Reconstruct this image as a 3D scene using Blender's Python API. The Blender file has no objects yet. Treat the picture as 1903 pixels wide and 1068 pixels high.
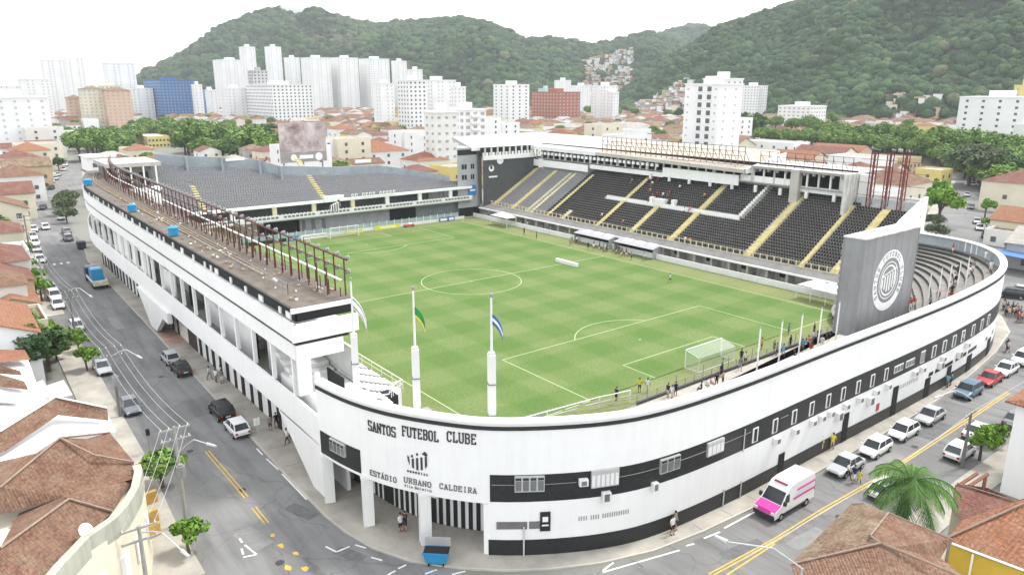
import bpy, bmesh, math, random
import numpy as np
from mathutils import Vector, Matrix, noise
rnd = random.Random(7)
rad = math.radians
# ------------------------------------------------------------------ camera
CX, CY, CZ = -108.007, 75.031, 34.292
YAW, PIT, ROL, FPX = -0.663731, -0.263790, 0.000983, 1374.105
CW, CH = 1903.0, 1068.0
scene = bpy.context.scene
_f = np.array([math.cos(PIT)*math.cos(YAW), math.cos(PIT)*math.sin(YAW), math.sin(PIT)])
_r = np.cross(_f, [0, 0, 1]); _r /= np.linalg.norm(_r)
_u = np.cross(_r, _f)
_r, _u = math.cos(ROL)*_r+math.sin(ROL)*_u, -math.sin(ROL)*_r+math.cos(ROL)*_u
cam_d = bpy.data.cameras.new("camera"); cam = bpy.data.objects.new("camera", cam_d)
scene.collection.objects.link(cam); scene.camera = cam
cam.matrix_world = Matrix(((_r[0], _u[0], -_f[0], CX), (_r[1], _u[1], -_f[1], CY), (_r[2], _u[2], -_f[2], CZ), (0, 0, 0, 1)))
cam_d.sensor_width = 36.0; cam_d.lens = 36.0*FPX/CW
cam_d.clip_start = 0.5; cam_d.clip_end = 12000
# ------------------------------------------------------------------ sky, sun, exposure
SUN_EL, SUN_AZ = 58.0, 262.0     # azimuth: direction towards the sun, degrees from +X counter-clockwise
world = bpy.data.worlds.new("World"); scene.world = world; world.use_nodes = True
nt = world.node_tree; bgn = nt.nodes['Background']
sky = nt.nodes.new('ShaderNodeTexSky'); sky.sky_type = 'NISHITA'; sky.sun_disc = False
sky.sun_elevation = rad(SUN_EL); sky.sun_rotation = rad(90-SUN_AZ); sky.dust_density = 1.0; sky.air_density = 1.0
hsv = nt.nodes.new('ShaderNodeHueSaturation'); hsv.inputs['Saturation'].default_value = 0.22
nt.links.new(sky.outputs[0], hsv.inputs['Color'])
cloud = nt.nodes.new('ShaderNodeMix'); cloud.data_type = 'RGBA'; cloud.inputs[0].default_value = .62      # thin bright cloud deck over the whole sky
cloud.inputs[7].default_value = (7.4, 7.6, 7.9, 1)
nt.links.new(hsv.outputs[0], cloud.inputs[6]); nt.links.new(cloud.outputs[2], bgn.inputs['Color'])
bgn.inputs['Strength'].default_value = 0.135
sd = bpy.data.lights.new("sun", 'SUN'); sd.energy = 1.75; sd.angle = rad(10); sd.color = (1.0, .97, .92)
sun = bpy.data.objects.new("sun", sd); scene.collection.objects.link(sun)
_sv = Vector((math.cos(rad(SUN_EL))*math.cos(rad(SUN_AZ)), math.cos(rad(SUN_EL))*math.sin(rad(SUN_AZ)), math.sin(rad(SUN_EL))))
sun.rotation_euler = _sv.to_track_quat('Z', 'Y').to_euler(); sun.location = (0, 0, 300)
scene.view_settings.view_transform = 'Standard'; scene.view_settings.look = 'None'
scene.view_settings.gamma = 1.0; scene.view_settings.exposure = 1.25
scene.cycles.max_bounces = 5; scene.cycles.diffuse_bounces = 3; scene.cycles.glossy_bounces = 2
scene.cycles.transmission_bounces = 2; scene.cycles.volume_bounces = 0; scene.cycles.transparent_max_bounces = 8
scene.cycles.caustics_reflective = False; scene.cycles.caustics_refractive = False
# ------------------------------------------------------------------ photo geometry helpers
def ray(px, py):
    return _f+_r*(px-CW/2)/FPX-_u*(py-CH/2)/FPX
def P(px, py, z=0.0):                       # photo pixel -> point at height z
    d = ray(px, py); s = (z-CZ)/d[2]
    return (CX+s*d[0], CY+s*d[1], z)
def PX(px, py, X):                          # photo pixel -> point on plane x = X
    d = ray(px, py); s = (X-CX)/d[0]; return (X, CY+s*d[1], CZ+s*d[2])
def PD(px, py, D):                          # photo pixel -> point at horizontal distance D
    d = ray(px, py); s = D/math.hypot(d[0], d[1]); return (CX+s*d[0], CY+s*d[1], CZ+s*d[2])
def pj(x, y, z):
    d = np.array([x-CX, y-CY, z-CZ]); q = d@_f
    return (CW/2+FPX*(d@_r)/q, CH/2-FPX*(d@_u)/q, q)
# ------------------------------------------------------------------ materials
MATS = {}
def mat(name, col, rough=.85, var=.12, scale=1.5, bump=0.0, bscale=8, metal=0.0, spec=.3, streak=0.0, coords='Object', col2=None, attr=False):
    if name in MATS: return name
    m = bpy.data.materials.new(name); m.use_nodes = True; t = m.node_tree; N = t.nodes; L = t.links
    b = N['Principled BSDF']; b.inputs['Roughness'].default_value = rough; b.inputs['Metallic'].default_value = metal
    b.inputs['Specular IOR Level'].default_value = spec
    if len(col) == 3: col = (*col, 1)
    tc = N.new('ShaderNodeTexCoord')
    base = None
    if var > 0 or col2:
        nz = N.new('ShaderNodeTexNoise'); nz.inputs['Scale'].default_value = scale; nz.inputs['Detail'].default_value = 5
        nz.inputs['Roughness'].default_value = .65
        L.new(tc.outputs[coords], nz.inputs['Vector'])
        rp = N.new('ShaderNodeValToRGB'); rp.color_ramp.elements[0].position = .32; rp.color_ramp.elements[1].position = .68
        c2 = col2 if col2 else tuple(min(1, c*(1+var)) for c in col[:3])
        c1 = tuple(c*(1-var) for c in col[:3]) if not col2 else col[:3]
        rp.color_ramp.elements[0].color = (*c1, 1); rp.color_ramp.elements[1].color = (*c2[:3], 1)
        L.new(nz.outputs[0], rp.inputs[0]); base = rp.outputs[0]
        if streak > 0:
            mp = N.new('ShaderNodeMapping'); mp.inputs['Scale'].default_value = (1.2, 1.2, .12)
            L.new(tc.outputs[coords], mp.inputs[0]); n2 = N.new('ShaderNodeTexNoise'); n2.inputs['Scale'].default_value = 1.6; n2.inputs['Detail'].default_value = 6
            L.new(mp.outputs[0], n2.inputs['Vector']); r2 = N.new('ShaderNodeValToRGB')
            r2.color_ramp.elements[0].position = .38; r2.color_ramp.elements[0].color = (1-streak,)*3+(1,)
            r2.color_ramp.elements[1].position = .55; r2.color_ramp.elements[1].color = (1, 1, 1, 1)
            L.new(n2.outputs[0], r2.inputs[0]); mx = N.new('ShaderNodeMix'); mx.data_type = 'RGBA'; mx.blend_type = 'MULTIPLY'
            mx.inputs[0].default_value = 1; L.new(base, mx.inputs[6]); L.new(r2.outputs[0], mx.inputs[7]); base = mx.outputs[2]
    if attr:
        at = N.new('ShaderNodeAttribute'); at.attribute_name = 'tint'
        mx = N.new('ShaderNodeMix'); mx.data_type = 'RGBA'; mx.blend_type = 'MULTIPLY'; mx.inputs[0].default_value = 1
        if base: L.new(base, mx.inputs[6])
        else: mx.inputs[6].default_value = col
        L.new(at.outputs['Color'], mx.inputs[7]); base = mx.outputs[2]
    if base: L.new(base, b.inputs['Base Color'])
    else: b.inputs['Base Color'].default_value = col
    if bump > 0:
        n3 = N.new('ShaderNodeTexNoise'); n3.inputs['Scale'].default_value = bscale; n3.inputs['Detail'].default_value = 4
        L.new(tc.outputs[coords], n3.inputs['Vector']); bp_ = N.new('ShaderNodeBump'); bp_.inputs['Strength'].default_value = min(1, bump); bp_.inputs['Distance'].default_value = .1*max(1, bump)
        L.new(n3.outputs[0], bp_.inputs['Height']); L.new(bp_.outputs[0], b.inputs['Normal'])
    MATS[name] = m
    return name
def tile_mat(name, c1, c2, c3, tw=.28, tl=.42, moss=.35):
    """clay roof tiles on the planar UV (u along the eave, v up the slope), in metres"""
    m = bpy.data.materials.new(name); m.use_nodes = True; t = m.node_tree; N = t.nodes; L = t.links
    b = N['Principled BSDF']; b.inputs['Roughness'].default_value = .9; b.inputs['Specular IOR Level'].default_value = .2
    uv = N.new('ShaderNodeUVMap'); uv.uv_map = 'UVMap'
    br = N.new('ShaderNodeTexBrick'); br.offset = 0.0; br.inputs['Scale'].default_value = 1.0
    br.inputs['Brick Width'].default_value = tw; br.inputs['Row Height'].default_value = tl; br.inputs['Mortar Size'].default_value = .03
    br.inputs['Mortar Smooth'].default_value = .6; br.inputs['Bias'].default_value = 0
    br.inputs['Color1'].default_value = (*c1, 1); br.inputs['Color2'].default_value = (*c2, 1); br.inputs['Mortar'].default_value = tuple(x*.58 for x in c1)+(1,)
    L.new(uv.outputs[0], br.inputs['Vector'])
    nz = N.new('ShaderNodeTexNoise'); nz.inputs['Scale'].default_value = .55; nz.inputs['Detail'].default_value = 7; nz.inputs['Roughness'].default_value = .7
    L.new(uv.outputs[0], nz.inputs['Vector'])
    rp = N.new('ShaderNodeValToRGB'); rp.color_ramp.elements[0].position = .4; rp.color_ramp.elements[0].color = (0, 0, 0, 1)
    rp.color_ramp.elements[1].position = .7; rp.color_ramp.elements[1].color = (moss*2, )*3+(1,)
    L.new(nz.outputs[0], rp.inputs[0])
    mx = N.new('ShaderNodeMix'); mx.data_type = 'RGBA'; L.new(rp.outputs[0], mx.inputs[0]); L.new(br.outputs['Color'], mx.inputs[6]); mx.inputs[7].default_value = (*c3, 1)
    n2 = N.new('ShaderNodeTexNoise'); n2.inputs['Scale'].default_value = 5; n2.inputs['Detail'].default_value = 5; L.new(uv.outputs[0], n2.inputs['Vector'])
    r2 = N.new('ShaderNodeValToRGB'); r2.color_ramp.elements[0].position = .3; r2.color_ramp.elements[0].color = (.6, .6, .6, 1); r2.color_ramp.elements[1].position = .7; r2.color_ramp.elements[1].color = (1.25, 1.25, 1.2, 1)
    L.new(n2.outputs[0], r2.inputs[0]); m2 = N.new('ShaderNodeMix'); m2.data_type = 'RGBA'; m2.blend_type = 'MULTIPLY'; m2.inputs[0].default_value = 1
    L.new(mx.outputs[2], m2.inputs[6]); L.new(r2.outputs[0], m2.inputs[7]); L.new(m2.outputs[2], b.inputs['Base Color'])
    wv = N.new('ShaderNodeTexWave'); wv.bands_direction = 'X'; wv.inputs['Scale'].default_value = 1/tw/2*1.0; wv.inputs['Distortion'].default_value = .3
    wv.inputs['Detail'].default_value = 1
    L.new(uv.outputs[0], wv.inputs['Vector'])
    bm_ = N.new('ShaderNodeBump'); bm_.inputs['Strength'].default_value = .5; bm_.inputs['Distance'].default_value = .08
    ad = N.new('ShaderNodeMath'); ad.operation = 'ADD'; L.new(wv.outputs[1], ad.inputs[0]); L.new(n2.outputs[0], ad.inputs[1]); L.new(ad.outputs[0], bm_.inputs['Height'])
    L.new(bm_.outputs[0], b.inputs['Normal'])
    MATS[name] = m
    return name
W = mat('white_paint', (.79, .79, .78), .7, .03, .25, streak=.03)
W2 = mat('white_plaster', (.72, .72, .70), .85, .05, .3, streak=.04)
WD = mat('dirty_white', (.60, .59, .56), .85, .14, .6, streak=.3)
BLK = mat('black_tile', (.022, .023, .024), .35, .2, 3)
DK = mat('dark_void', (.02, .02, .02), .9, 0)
GLS = mat('window_glass', (.03, .035, .04), .12, 0, spec=.6)
GLD = mat('dusty_glass', (.14, .15, .155), .3, .3, .5, spec=.5)
ALU = mat('aluminium', (.55, .55, .55), .45, .05, 2, metal=.4)
STL = mat('grey_steel', (.28, .28, .28), .5, .1, 2, metal=.3)
RST = mat('rusty_steel', (.10, .036, .026), .85, .3, 3)
REDS = mat('red_oxide_steel', (.15, .035, .03), .75, .25, 2)
CON = mat('concrete', (.30, .29, .27), .9, .14, .5, bump=.3, bscale=6)
CONL = mat('light_concrete', (.44, .42, .38), .9, .12, .35, bump=.2, bscale=5)
CONR = mat('dark_concrete', (.17, .165, .16), .9, .2, .5, bump=.2, streak=.0)
PAV = mat('pavement_concrete', (.36, .335, .29), .92, .2, .33, bump=.3, bscale=4)
def asphalt(name, c, k):
    mat(name, c, .93, .14, .12, bump=.35, bscale=14); m = MATS[name]; t = m.node_tree; N = t.nodes; L = t.links; b = N['Principled BSDF']; src = b.inputs['Base Color'].links[0].from_socket
    tc = N.new('ShaderNodeTexCoord'); wn = N.new('ShaderNodeTexNoise'); wn.inputs['Scale'].default_value = .5; wn.inputs['Detail'].default_value = 6; L.new(tc.outputs['Object'], wn.inputs['Vector'])
    va = N.new('ShaderNodeVectorMath'); va.operation = 'MULTIPLY_ADD'; va.inputs[1].default_value = (2.4, 2.4, 0); L.new(wn.outputs['Color'], va.inputs[0]); L.new(tc.outputs['Object'], va.inputs[2])
    vo = N.new('ShaderNodeTexVoronoi'); vo.feature = 'DISTANCE_TO_EDGE'; vo.inputs['Scale'].default_value = .16; L.new(va.outputs[0], vo.inputs['Vector'])
    r1 = N.new('ShaderNodeValToRGB'); r1.color_ramp.elements[0].position = .0; r1.color_ramp.elements[0].color = (.74, .74, .74, 1); r1.color_ramp.elements[1].position = .010; r1.color_ramp.elements[1].color = (1, 1, 1, 1); L.new(vo.outputs[0], r1.inputs[0])
    v2 = N.new('ShaderNodeTexVoronoi'); v2.inputs['Scale'].default_value = .11; L.new(va.outputs[0], v2.inputs['Vector']); sp = N.new('ShaderNodeSeparateColor'); L.new(v2.outputs['Color'], sp.inputs[0])
    r2 = N.new('ShaderNodeMapRange'); r2.inputs['To Min'].default_value = 1-k; r2.inputs['To Max'].default_value = 1+k*.6; L.new(sp.outputs[0], r2.inputs[0])
    mp = N.new('ShaderNodeMapping'); mp.inputs['Scale'].default_value = (.10, .9, 1); L.new(tc.outputs['Object'], mp.inputs[0]); n3 = N.new('ShaderNodeTexNoise'); n3.inputs['Scale'].default_value = 1.0; n3.inputs['Detail'].default_value = 5; L.new(mp.outputs[0], n3.inputs['Vector'])
    r3 = N.new('ShaderNodeValToRGB'); r3.color_ramp.elements[0].position = .33; r3.color_ramp.elements[0].color = (.78, .78, .78, 1); r3.color_ramp.elements[1].position = .55; r3.color_ramp.elements[1].color = (1.04, 1.04, 1.03, 1); L.new(n3.outputs[0], r3.inputs[0])
    for o_ in (r1.outputs[0], r2.outputs[0], r3.outputs[0]):
        mx = N.new('ShaderNodeMix'); mx.data_type = 'RGBA'; mx.blend_type = 'MULTIPLY'; mx.inputs[0].default_value = 1; L.new(src, mx.inputs[6]); L.new(o_, mx.inputs[7]); src = mx.outputs[2]
    L.new(src, b.inputs['Base Color']); return name
ASP = asphalt('asphalt', (.192, .190, .187), .10); ASP2 = asphalt('patched_asphalt', (.175, .173, .17), .13)
YEL = mat('yellow_steps', (.58, .51, .26), .85, .15, 1.2)
CRM = mat('cream_steps', (.62, .57, .38), .85, .15, 1.2)
YLINE = mat('road_yellow', (.60, .40, .07), .8, .2, 3)
WLINE = mat('road_white', (.66, .66, .64), .8, .15, 3)
PLINE = mat('pitch_white', (.42, .52, .30), .9, .1, 2)
SEATM = mat('black_seat', (.018, .018, .02), .55, .1, 5)
SEATG = mat('grey_seat', (.27, .272, .28), .6, .15, 2)
BLU = mat('blue_plastic', (.02, .22, .50), .5, .08, 2)
BLUT = mat('blue_tank', (.03, .25, .46), .45, .06, 2)
RUBBER = mat('rubber', (.015, .015, .015), .8, 0)
CHR = mat('rim_metal', (.45, .45, .46), .35, 0, metal=.7)
HEADL = mat('lamp_lens', (.7, .7, .68), .2, 0, spec=.6)
TAILL = mat('tail_lens', (.35, .01, .01), .3, 0)
WOOD = mat('bark', (.11, .085, .06), .95, .3, 3, bump=.5)
SKIN = mat('skin', (.40, .23, .15), .7, .05, 5)
SKIN2 = mat('dark_skin', (.16, .085, .055), .7, .05, 5)
HAIR = mat('dark_hair', (.02, .015, .012), .7, 0)
T1 = tile_mat('brown_tiles', (.205, .105, .072), (.155, .085, .06), (.29, .21, .15))
T2 = tile_mat('old_tiles', (.21, .125, .085), (.15, .10, .075), (.31, .25, .175), moss=.5)
T3 = tile_mat('orange_tiles', (.34, .145, .085), (.25, .115, .07), (.32, .21, .14), moss=.25)
T4 = tile_mat('red_tiles', (.22, .09, .07), (.17, .075, .06), (.28, .2, .16), moss=.25)
FIB = mat('fibre_cement', (.33, .31, .28), .9, .18, .5)
# ------------------------------------------------------------------ mesh builder
class MB:
    def __init__(s): s.v = []; s.f = []; s.fm = []; s.ml = []; s.noalign = False
    def mi(s, m):
        if m not in s.ml: s.ml.append(m)
        return s.ml.index(m)
    def poly(s, pts, m):
        n = len(s.v); s.v.extend([tuple(float(c) for c in p) for p in pts]); s.f.append(tuple(range(n, n+len(pts)))); s.fm.append(s.mi(m)); return s
    def box(s, x0, y0, z0, x1, y1, z1, m):
        if x0 > x1: x0, x1 = x1, x0
        if y0 > y1: y0, y1 = y1, y0
        if z0 > z1: z0, z1 = z1, z0
        n = len(s.v); s.v += [(x0, y0, z0), (x1, y0, z0), (x1, y1, z0), (x0, y1, z0), (x0, y0, z1), (x1, y0, z1), (x1, y1, z1), (x0, y1, z1)]
        k = s.mi(m)
        for f in ((0, 3, 2, 1), (4, 5, 6, 7), (0, 1, 5, 4), (1, 2, 6, 5), (2, 3, 7, 6), (3, 0, 4, 7)): s.f.append(tuple(n+i for i in f)); s.fm.append(k)
        return s
    def obox(s, cx, cy, z0, lx, ly, h, rot, m):
        c, q = math.cos(rot), math.sin(rot); n = len(s.v); k = s.mi(m)
        for z in (z0, z0+h):
            for a, b in ((-1, -1), (1, -1), (1, 1), (-1, 1)):
                x, y = a*lx/2, b*ly/2; s.v.append((cx+x*c-y*q, cy+x*q+y*c, z))
        for f in ((0, 3, 2, 1), (4, 5, 6, 7), (0, 1, 5, 4), (1, 2, 6, 5), (2, 3, 7, 6), (3, 0, 4, 7)): s.f.append(tuple(n+i for i in f)); s.fm.append(k)
        return s
    def prism(s, pts, z0, z1, m, mtop=None):
        n = len(s.v); k = s.mi(m); q = len(pts)
        a = sum(pts[i][0]*pts[(i+1) % q][1]-pts[(i+1) % q][0]*pts[i][1] for i in range(q))
        if a < 0: pts = pts[::-1]
        s.v += [(p[0], p[1], z0) for p in pts]+[(p[0], p[1], z1) for p in pts]
        s.f.append(tuple(n+i for i in range(q))[::-1]); s.fm.append(k)
        s.f.append(tuple(n+q+i for i in range(q))); s.fm.append(s.mi(mtop) if mtop else k)
        for i in range(q):
            j = (i+1) % q; s.f.append((n+i, n+j, n+q+j, n+q+i)); s.fm.append(k)
        return s
    def slab(s, quad, t, m, mside=None):        # thick plate below a planar polygon
        n = len(s.v); k = s.mi(m); q = len(quad); ks = s.mi(mside) if mside else k
        s.v += [tuple(p) for p in quad]+[(p[0], p[1], p[2]-t) for p in quad]
        a = sum(quad[i][0]*quad[(i+1) % q][1]-quad[(i+1) % q][0]*quad[i][1] for i in range(q))
        top = tuple(range(n, n+q)); bot = tuple(range(n+q, n+2*q))
        if a < 0: top = top[::-1]
        else: bot = bot[::-1]
        s.f += [top, bot]; s.fm += [k, ks]
        for i in range(q):
            j = (i+1) % q; s.f.append((n+i, n+j, n+q+j, n+q+i) if a < 0 else (n+j, n+i, n+q+i, n+q+j)); s.fm.append(ks)
        return s
    def tube(s, p0, p1, r, m, n=6, r2=None, caps=True):
        p0 = Vector(p0); p1 = Vector(p1); d = (p1-p0)
        if d.length < 1e-6: return s
        d.normalize(); a = d.orthogonal().normalized(); b = d.cross(a); r2 = r if r2 is None else r2
        o = len(s.v); k = s.mi(m)
        for p, rr in ((p0, r), (p1, r2)):
            for i in range(n):
                t = 2*math.pi*i/n; q = p+(a*math.cos(t)+b*math.sin(t))*rr; s.v.append(tuple(q))
        for i in range(n):
            j = (i+1) % n; s.f.append((o+i, o+j, o+n+j, o+n+i)); s.fm.append(k)
        if caps: s.f.append(tuple(o+i for i in range(n))[::-1]); s.f.append(tuple(o+n+i for i in range(n))); s.fm += [k, k]
        return s
    def path(s, pts, r, m, n=5):
        for a, b in zip(pts[:-1], pts[1:]): s.tube(a, b, r, m, n, caps=False)
        return s
    def ball(s, c, r, m, seg=8, rings=5, sz=1.0):
        o = len(s.v); k = s.mi(m)
        for i in range(rings+1):
            ph = math.pi*i/rings
            for j in range(seg):
                t = 2*math.pi*j/seg; s.v.append((c[0]+r*math.sin(ph)*math.cos(t), c[1]+r*math.sin(ph)*math.sin(t), c[2]+r*sz*math.cos(ph)))
        for i in range(rings):
            for j in range(seg):
                j2 = (j+1) % seg; s.f.append((o+i*seg+j, o+(i+1)*seg+j, o+(i+1)*seg+j2, o+i*seg+j2)); s.fm.append(k)
        return s
    def strip(s, A, B, m, closed=False):        # quads between two equal polylines
        n = len(s.v); q = len(A); s.v += [tuple(p) for p in A]+[tuple(p) for p in B]; k = s.mi(m)
        for i in range(q if closed else q-1):
            j = (i+1) % q; s.f.append((n+i, n+j, n+q+j, n+q+i)); s.fm.append(k)
        return s
    def mesh(s, name, inv=None, uv=True, smooth=False):
        me = bpy.data.meshes.new(name)
        v = s.v
        me.from_pydata(v, [], s.f); 
        for m in s.ml: me.materials.append(MATS[m])
        me.polygons.foreach_set('material_index', s.fm)
        if smooth: me.polygons.foreach_set('use_smooth', [True]*len(s.f))
        if uv and len(s.f) < 60000:
            ul = me.uv_layers.new(name='UVMap'); co = np.array(v); nl = len(me.loops)
            vi = np.zeros(nl, dtype=np.int64); me.loops.foreach_get('vertex_index', vi)
            nor = np.zeros(len(s.f)*3); me.polygons.foreach_get('normal', nor); nor = nor.reshape(-1, 3)
            lt = np.zeros(len(s.f), dtype=np.int64); me.polygons.foreach_get('loop_total', lt)
            ln = np.repeat(nor, lt, axis=0); h = np.hypot(ln[:, 0], ln[:, 1])
            ux = np.where(h > 1e-3, -ln[:, 1]/np.maximum(h, 1e-6), 1.0); uy = np.where(h > 1e-3, ln[:, 0]/np.maximum(h, 1e-6), 0.0)
            vx = -ln[:, 2]*uy; vy = ln[:, 2]*ux; vz = h
            p = co[vi]; U = p[:, 0]*ux+p[:, 1]*uy; V = p[:, 0]*vx+p[:, 1]*vy+p[:, 2]*vz
            ul.data.foreach_set('uv', np.stack([U, V], 1).ravel())
        if inv is not None: me.transform(inv)
        me.update()
        return me
    def build(s, name, parent=None, origin=None, smooth=False, uv=True):
        inv = None
        if parent is not None: inv = world_inv(parent)
        elif origin is not None: inv = Matrix.Translation(-Vector(origin))
        o = bpy.data.objects.new(name, s.mesh(name, inv, uv, smooth)); scene.collection.objects.link(o)
        if parent is not None: o.parent = parent
        elif origin is not None: o.location = origin
        return o
def world_inv(o):
    m = Matrix.Identity(4)
    while o is not None:
        m = (Matrix.Translation(o.location) @ o.rotation_euler.to_matrix().to_4x4() @ Matrix.Diagonal((*o.scale, 1))) @ m; o = o.parent
    return m.inverted()
def tag(o, label, cat, group=None, kind=None):
    if label: o['label'] = label
    if cat: o['category'] = cat
    if group: o['group'] = group
    if kind: o['kind'] = kind
    return o
def thing(name, label, cat, loc, rz=0, group=None):
    o = bpy.data.objects.new(name, None); o.empty_display_size = .5; scene.collection.objects.link(o)
    o.location = loc; o.rotation_euler = (0, 0, rz); tag(o, label, cat, group); return o
def struct(o): o['kind'] = 'structure'; return o
KIDS = {}
def kids(o):
    if o.name not in KIDS: KIDS[o.name] = list(o.children)
    return KIDS[o.name]
def dup(o, loc=None, rz=None, sc=None, parent=None):
    c = o.copy(); scene.collection.objects.link(c)
    if parent is not None: c.parent = parent
    if loc is not None: c.location = loc
    if rz is not None: c.rotation_euler = (0, 0, rz)
    if sc is not None: c.scale = sc if hasattr(sc, '__len__') else (sc, sc, sc)
    for ch in kids(o): dup(ch, parent=c)
    return c
def setmat(o, idx, m):                        # object-level material so copies can share a mesh
    o.material_slots[idx].link = 'OBJECT'; o.material_slots[idx].material = MATS[m]
ORD = ['nearest', 'second nearest', 'third nearest', 'fourth nearest', 'fifth nearest', 'sixth nearest', 'seventh nearest', 'eighth nearest', 'ninth nearest', 'tenth nearest']
def ordw(i):
    if i < 10: return ORD[i]
    n = i+1; suf = 'th' if 10 < n % 100 < 14 else {1: 'st', 2: 'nd', 3: 'rd'}.get(n % 10, 'th'); return f'{n}{suf} nearest'
PENDING = []
LAND = []                                     # (photo x, y, phrase) of landmarks used to point at repeats
def later(o, kind, pos=None): PENDING.append((o, kind, pos))
def resolve_labels():
    bucket = {}
    for o, kind, pos in PENDING:
        x, y, q = pj(*(pos if pos else tuple(o.location)))
        best = min(LAND, key=lambda l: math.hypot(x-l[0], (y-l[1])*1.6))
        dx, dy = x-best[0], y-best[1]
        side = ('right' if dx > 0 else 'left') if abs(dx) > abs(dy)*.8 else ('above' if dy < 0 else 'below')
        ph = {'right': 'right of', 'left': 'left of', 'above': 'beyond', 'below': 'in front of'}[side]
        bucket.setdefault((kind, ph, best[2]), []).append((math.hypot(dx, dy), o))
    for (kind, ph, lm), L in bucket.items():
        L.sort(key=lambda a: a[0])
        for i, (_, o) in enumerate(L):
            o['label'] = f'{kind} {ph} {lm}' if len(L) == 1 else f'{kind} {ph} {lm}, {ordw(i)}'+(' to it' if len(f'{kind} {ph} {lm}'.split()) < 13 else '')
# ================================================================== setting: ground, roads, pavements
GRD = mat('city_ground', (.24, .23, .205), .95, .3, .02, bump=0, col2=(.17, .175, .15))
g = MB(); g.poly([(-900, -5000, 0), (6500, -5000, 0), (6500, 5000, 0), (-900, 5000, 0)], GRD)
struct(g.build('ground', uv=False))
def ribbon(name, L, R, z, m, kind='structure', thick=0.0):
    b = MB()
    if thick:
        A = [(p[0], p[1], z) for p in L]; B = [(p[0], p[1], z) for p in R]
        b.strip(B, A, m); b.strip(A, [(p[0], p[1], 0) for p in L], m); b.strip([(p[0], p[1], 0) for p in R], B, m)
        b.poly([A[0], B[0], (*R[0][:2], 0), (*L[0][:2], 0)], m); b.poly([B[-1], A[-1], (*L[-1][:2], 0), (*R[-1][:2], 0)], m)
    else: b.strip([(p[0], p[1], z) for p in R], [(p[0], p[1], z) for p in L], m)
    o = b.build(name, uv=False); o['kind'] = kind; return o
# left street (kerbs from the photograph's kerb lines)
Lk = [(-120, 58), (-80, 55), (-70, 50.5), (-66, 51.2), (-62.2, 52.9), (-58.9, 53.6), (-48, 53.9), (-22, 53.6), (0, 53.3), (40, 52.9), (62, 52.6), (80, 50.4), (110, 49), (158, 43), (199, 33), (255, 19), (330, 0)]
Rk = [(-120, 72), (-80, 66), (-70, 64.5), (-66, 64.2), (-62.2, 64), (-57, 63.8), (-48.6, 63.7), (-22, 62.7), (0, 62.3), (40, 61.5), (62, 60.3), (85, 58.9), (106, 57.6), (158, 53.6), (199, 45.5), (255, 33), (330, 15)]
ribbon('left_street', Lk, Rk, .006, ASP)
# front corner and right street
RkR = [(-66, 52.2), (-68.7, 49.6), (-70.9, 47.1), (-73, 44), (-75.1, 40), (-76.3, 36), (-76.9, 31), (-77.2, 25), (-77.3, 16), (-77.2, 6), (-77.0, -5), (-76.5, -16), (-75.8, -24), (-74.6, -34), (-72.4, -46), (-68, -56), (-62, -61), (-56, -63)]
RkF = [(-80, 66), (-84.5, 60), (-86, 52), (-86.3, 47.1), (-86.2, 44), (-86, 40), (-85.9, 36), (-85.8, 31), (-85.6, 25), (-85.5, 16), (-85.4, 6), (-85.5, -5), (-85.8, -16), (-86, -24), (-86.5, -40), (-88, -60), (-89, -80), (-90, -100)]
ribbon('right_street', RkR, RkF, .010, ASP)
ribbon('junction_paving', [(-62, 53.1), (-66, 51.3), (-68.5, 48.9)], [(-64, 66), (-82, 64), (-84.5, 58)], .014, ASP)
# the square and the street beyond the curved end
b = MB(); b.poly([(-74.5, -34, .014), (-91, -60, .014), (-90, -100, .014), (-58, -104, .014), (-49, -64, .014), (-62, -61, .014), (-68.6, -55, .014)], ASP2); struct(b.build('square_paving', uv=False))
ribbon('back_street', [(-49, -62), (-32, -112), (-11, -170), (10, -232), (30, -300)], [(-62, -72), (-46, -120), (-25, -178), (-3, -240), (16, -306)], .018, ASP)
for k, (L, R) in enumerate([([(20, 61.9), (30, 80), (45, 130)], [(10, 62.1), (20, 82), (34, 132)])]): ribbon('side_street', L, R, .020, ASP)
# pavements (12 cm kerbs)
def offs(poly, d):
    out = []
    for i, p in enumerate(poly):
        a = poly[max(0, i-1)]; c = poly[min(len(poly)-1, i+1)]; dx, dy = c[0]-a[0], c[1]-a[1]; l = math.hypot(dx, dy)
        out.append((p[0]-dy/l*d, p[1]+dx/l*d))
    return out
# stadium pavement: from kerb inward under the walls
pav = MB(); kerbL = [p for p in Lk if p[0] >= -62.5][:-6]
kerbAll = [(80, 50.6), (62, 52.6), (40, 52.9), (0, 53.3), (-22, 53.6), (-48, 53.9), (-55.7, 53.9), (-58.9, 53.6), (-62.2, 52.9), (-65.4, 51.4), (-68.5, 48.9), (-70.7, 46.5), (-72.6, 43.8), (-74.4, 40.3), (-75.8, 36), (-76.5, 31), (-76.9, 25), (-77, 16), (-77, 8), (-76.8, -5), (-76.3, -16), (-75.5, -24), (-74.3, -34), (-72.2, -45), (-68.2, -53), (-62, -57.5), (-55, -59), (-47, -59.5)]
inn = [(80, 46), (62, 47), (40, 47), (0, 47), (-22, 47), (-47, 47), (-50, 47), (-54, 46.5), (-57, 46), (-60, 44.5), (-62, 42), (-64, 40), (-65, 38), (-66, 36), (-67, 34), (-68, 30), (-68, 25), (-68, 16), (-68, 8), (-68, -5), (-68, -16), (-67, -24), (-66, -30), (-64, -36), (-62, -42), (-58, -46), (-53, -47), (-47, -47)]
pav.strip([(p[0], p[1], .12) for p in kerbAll], [(p[0], p[1], .12) for p in inn], PAV)
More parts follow.
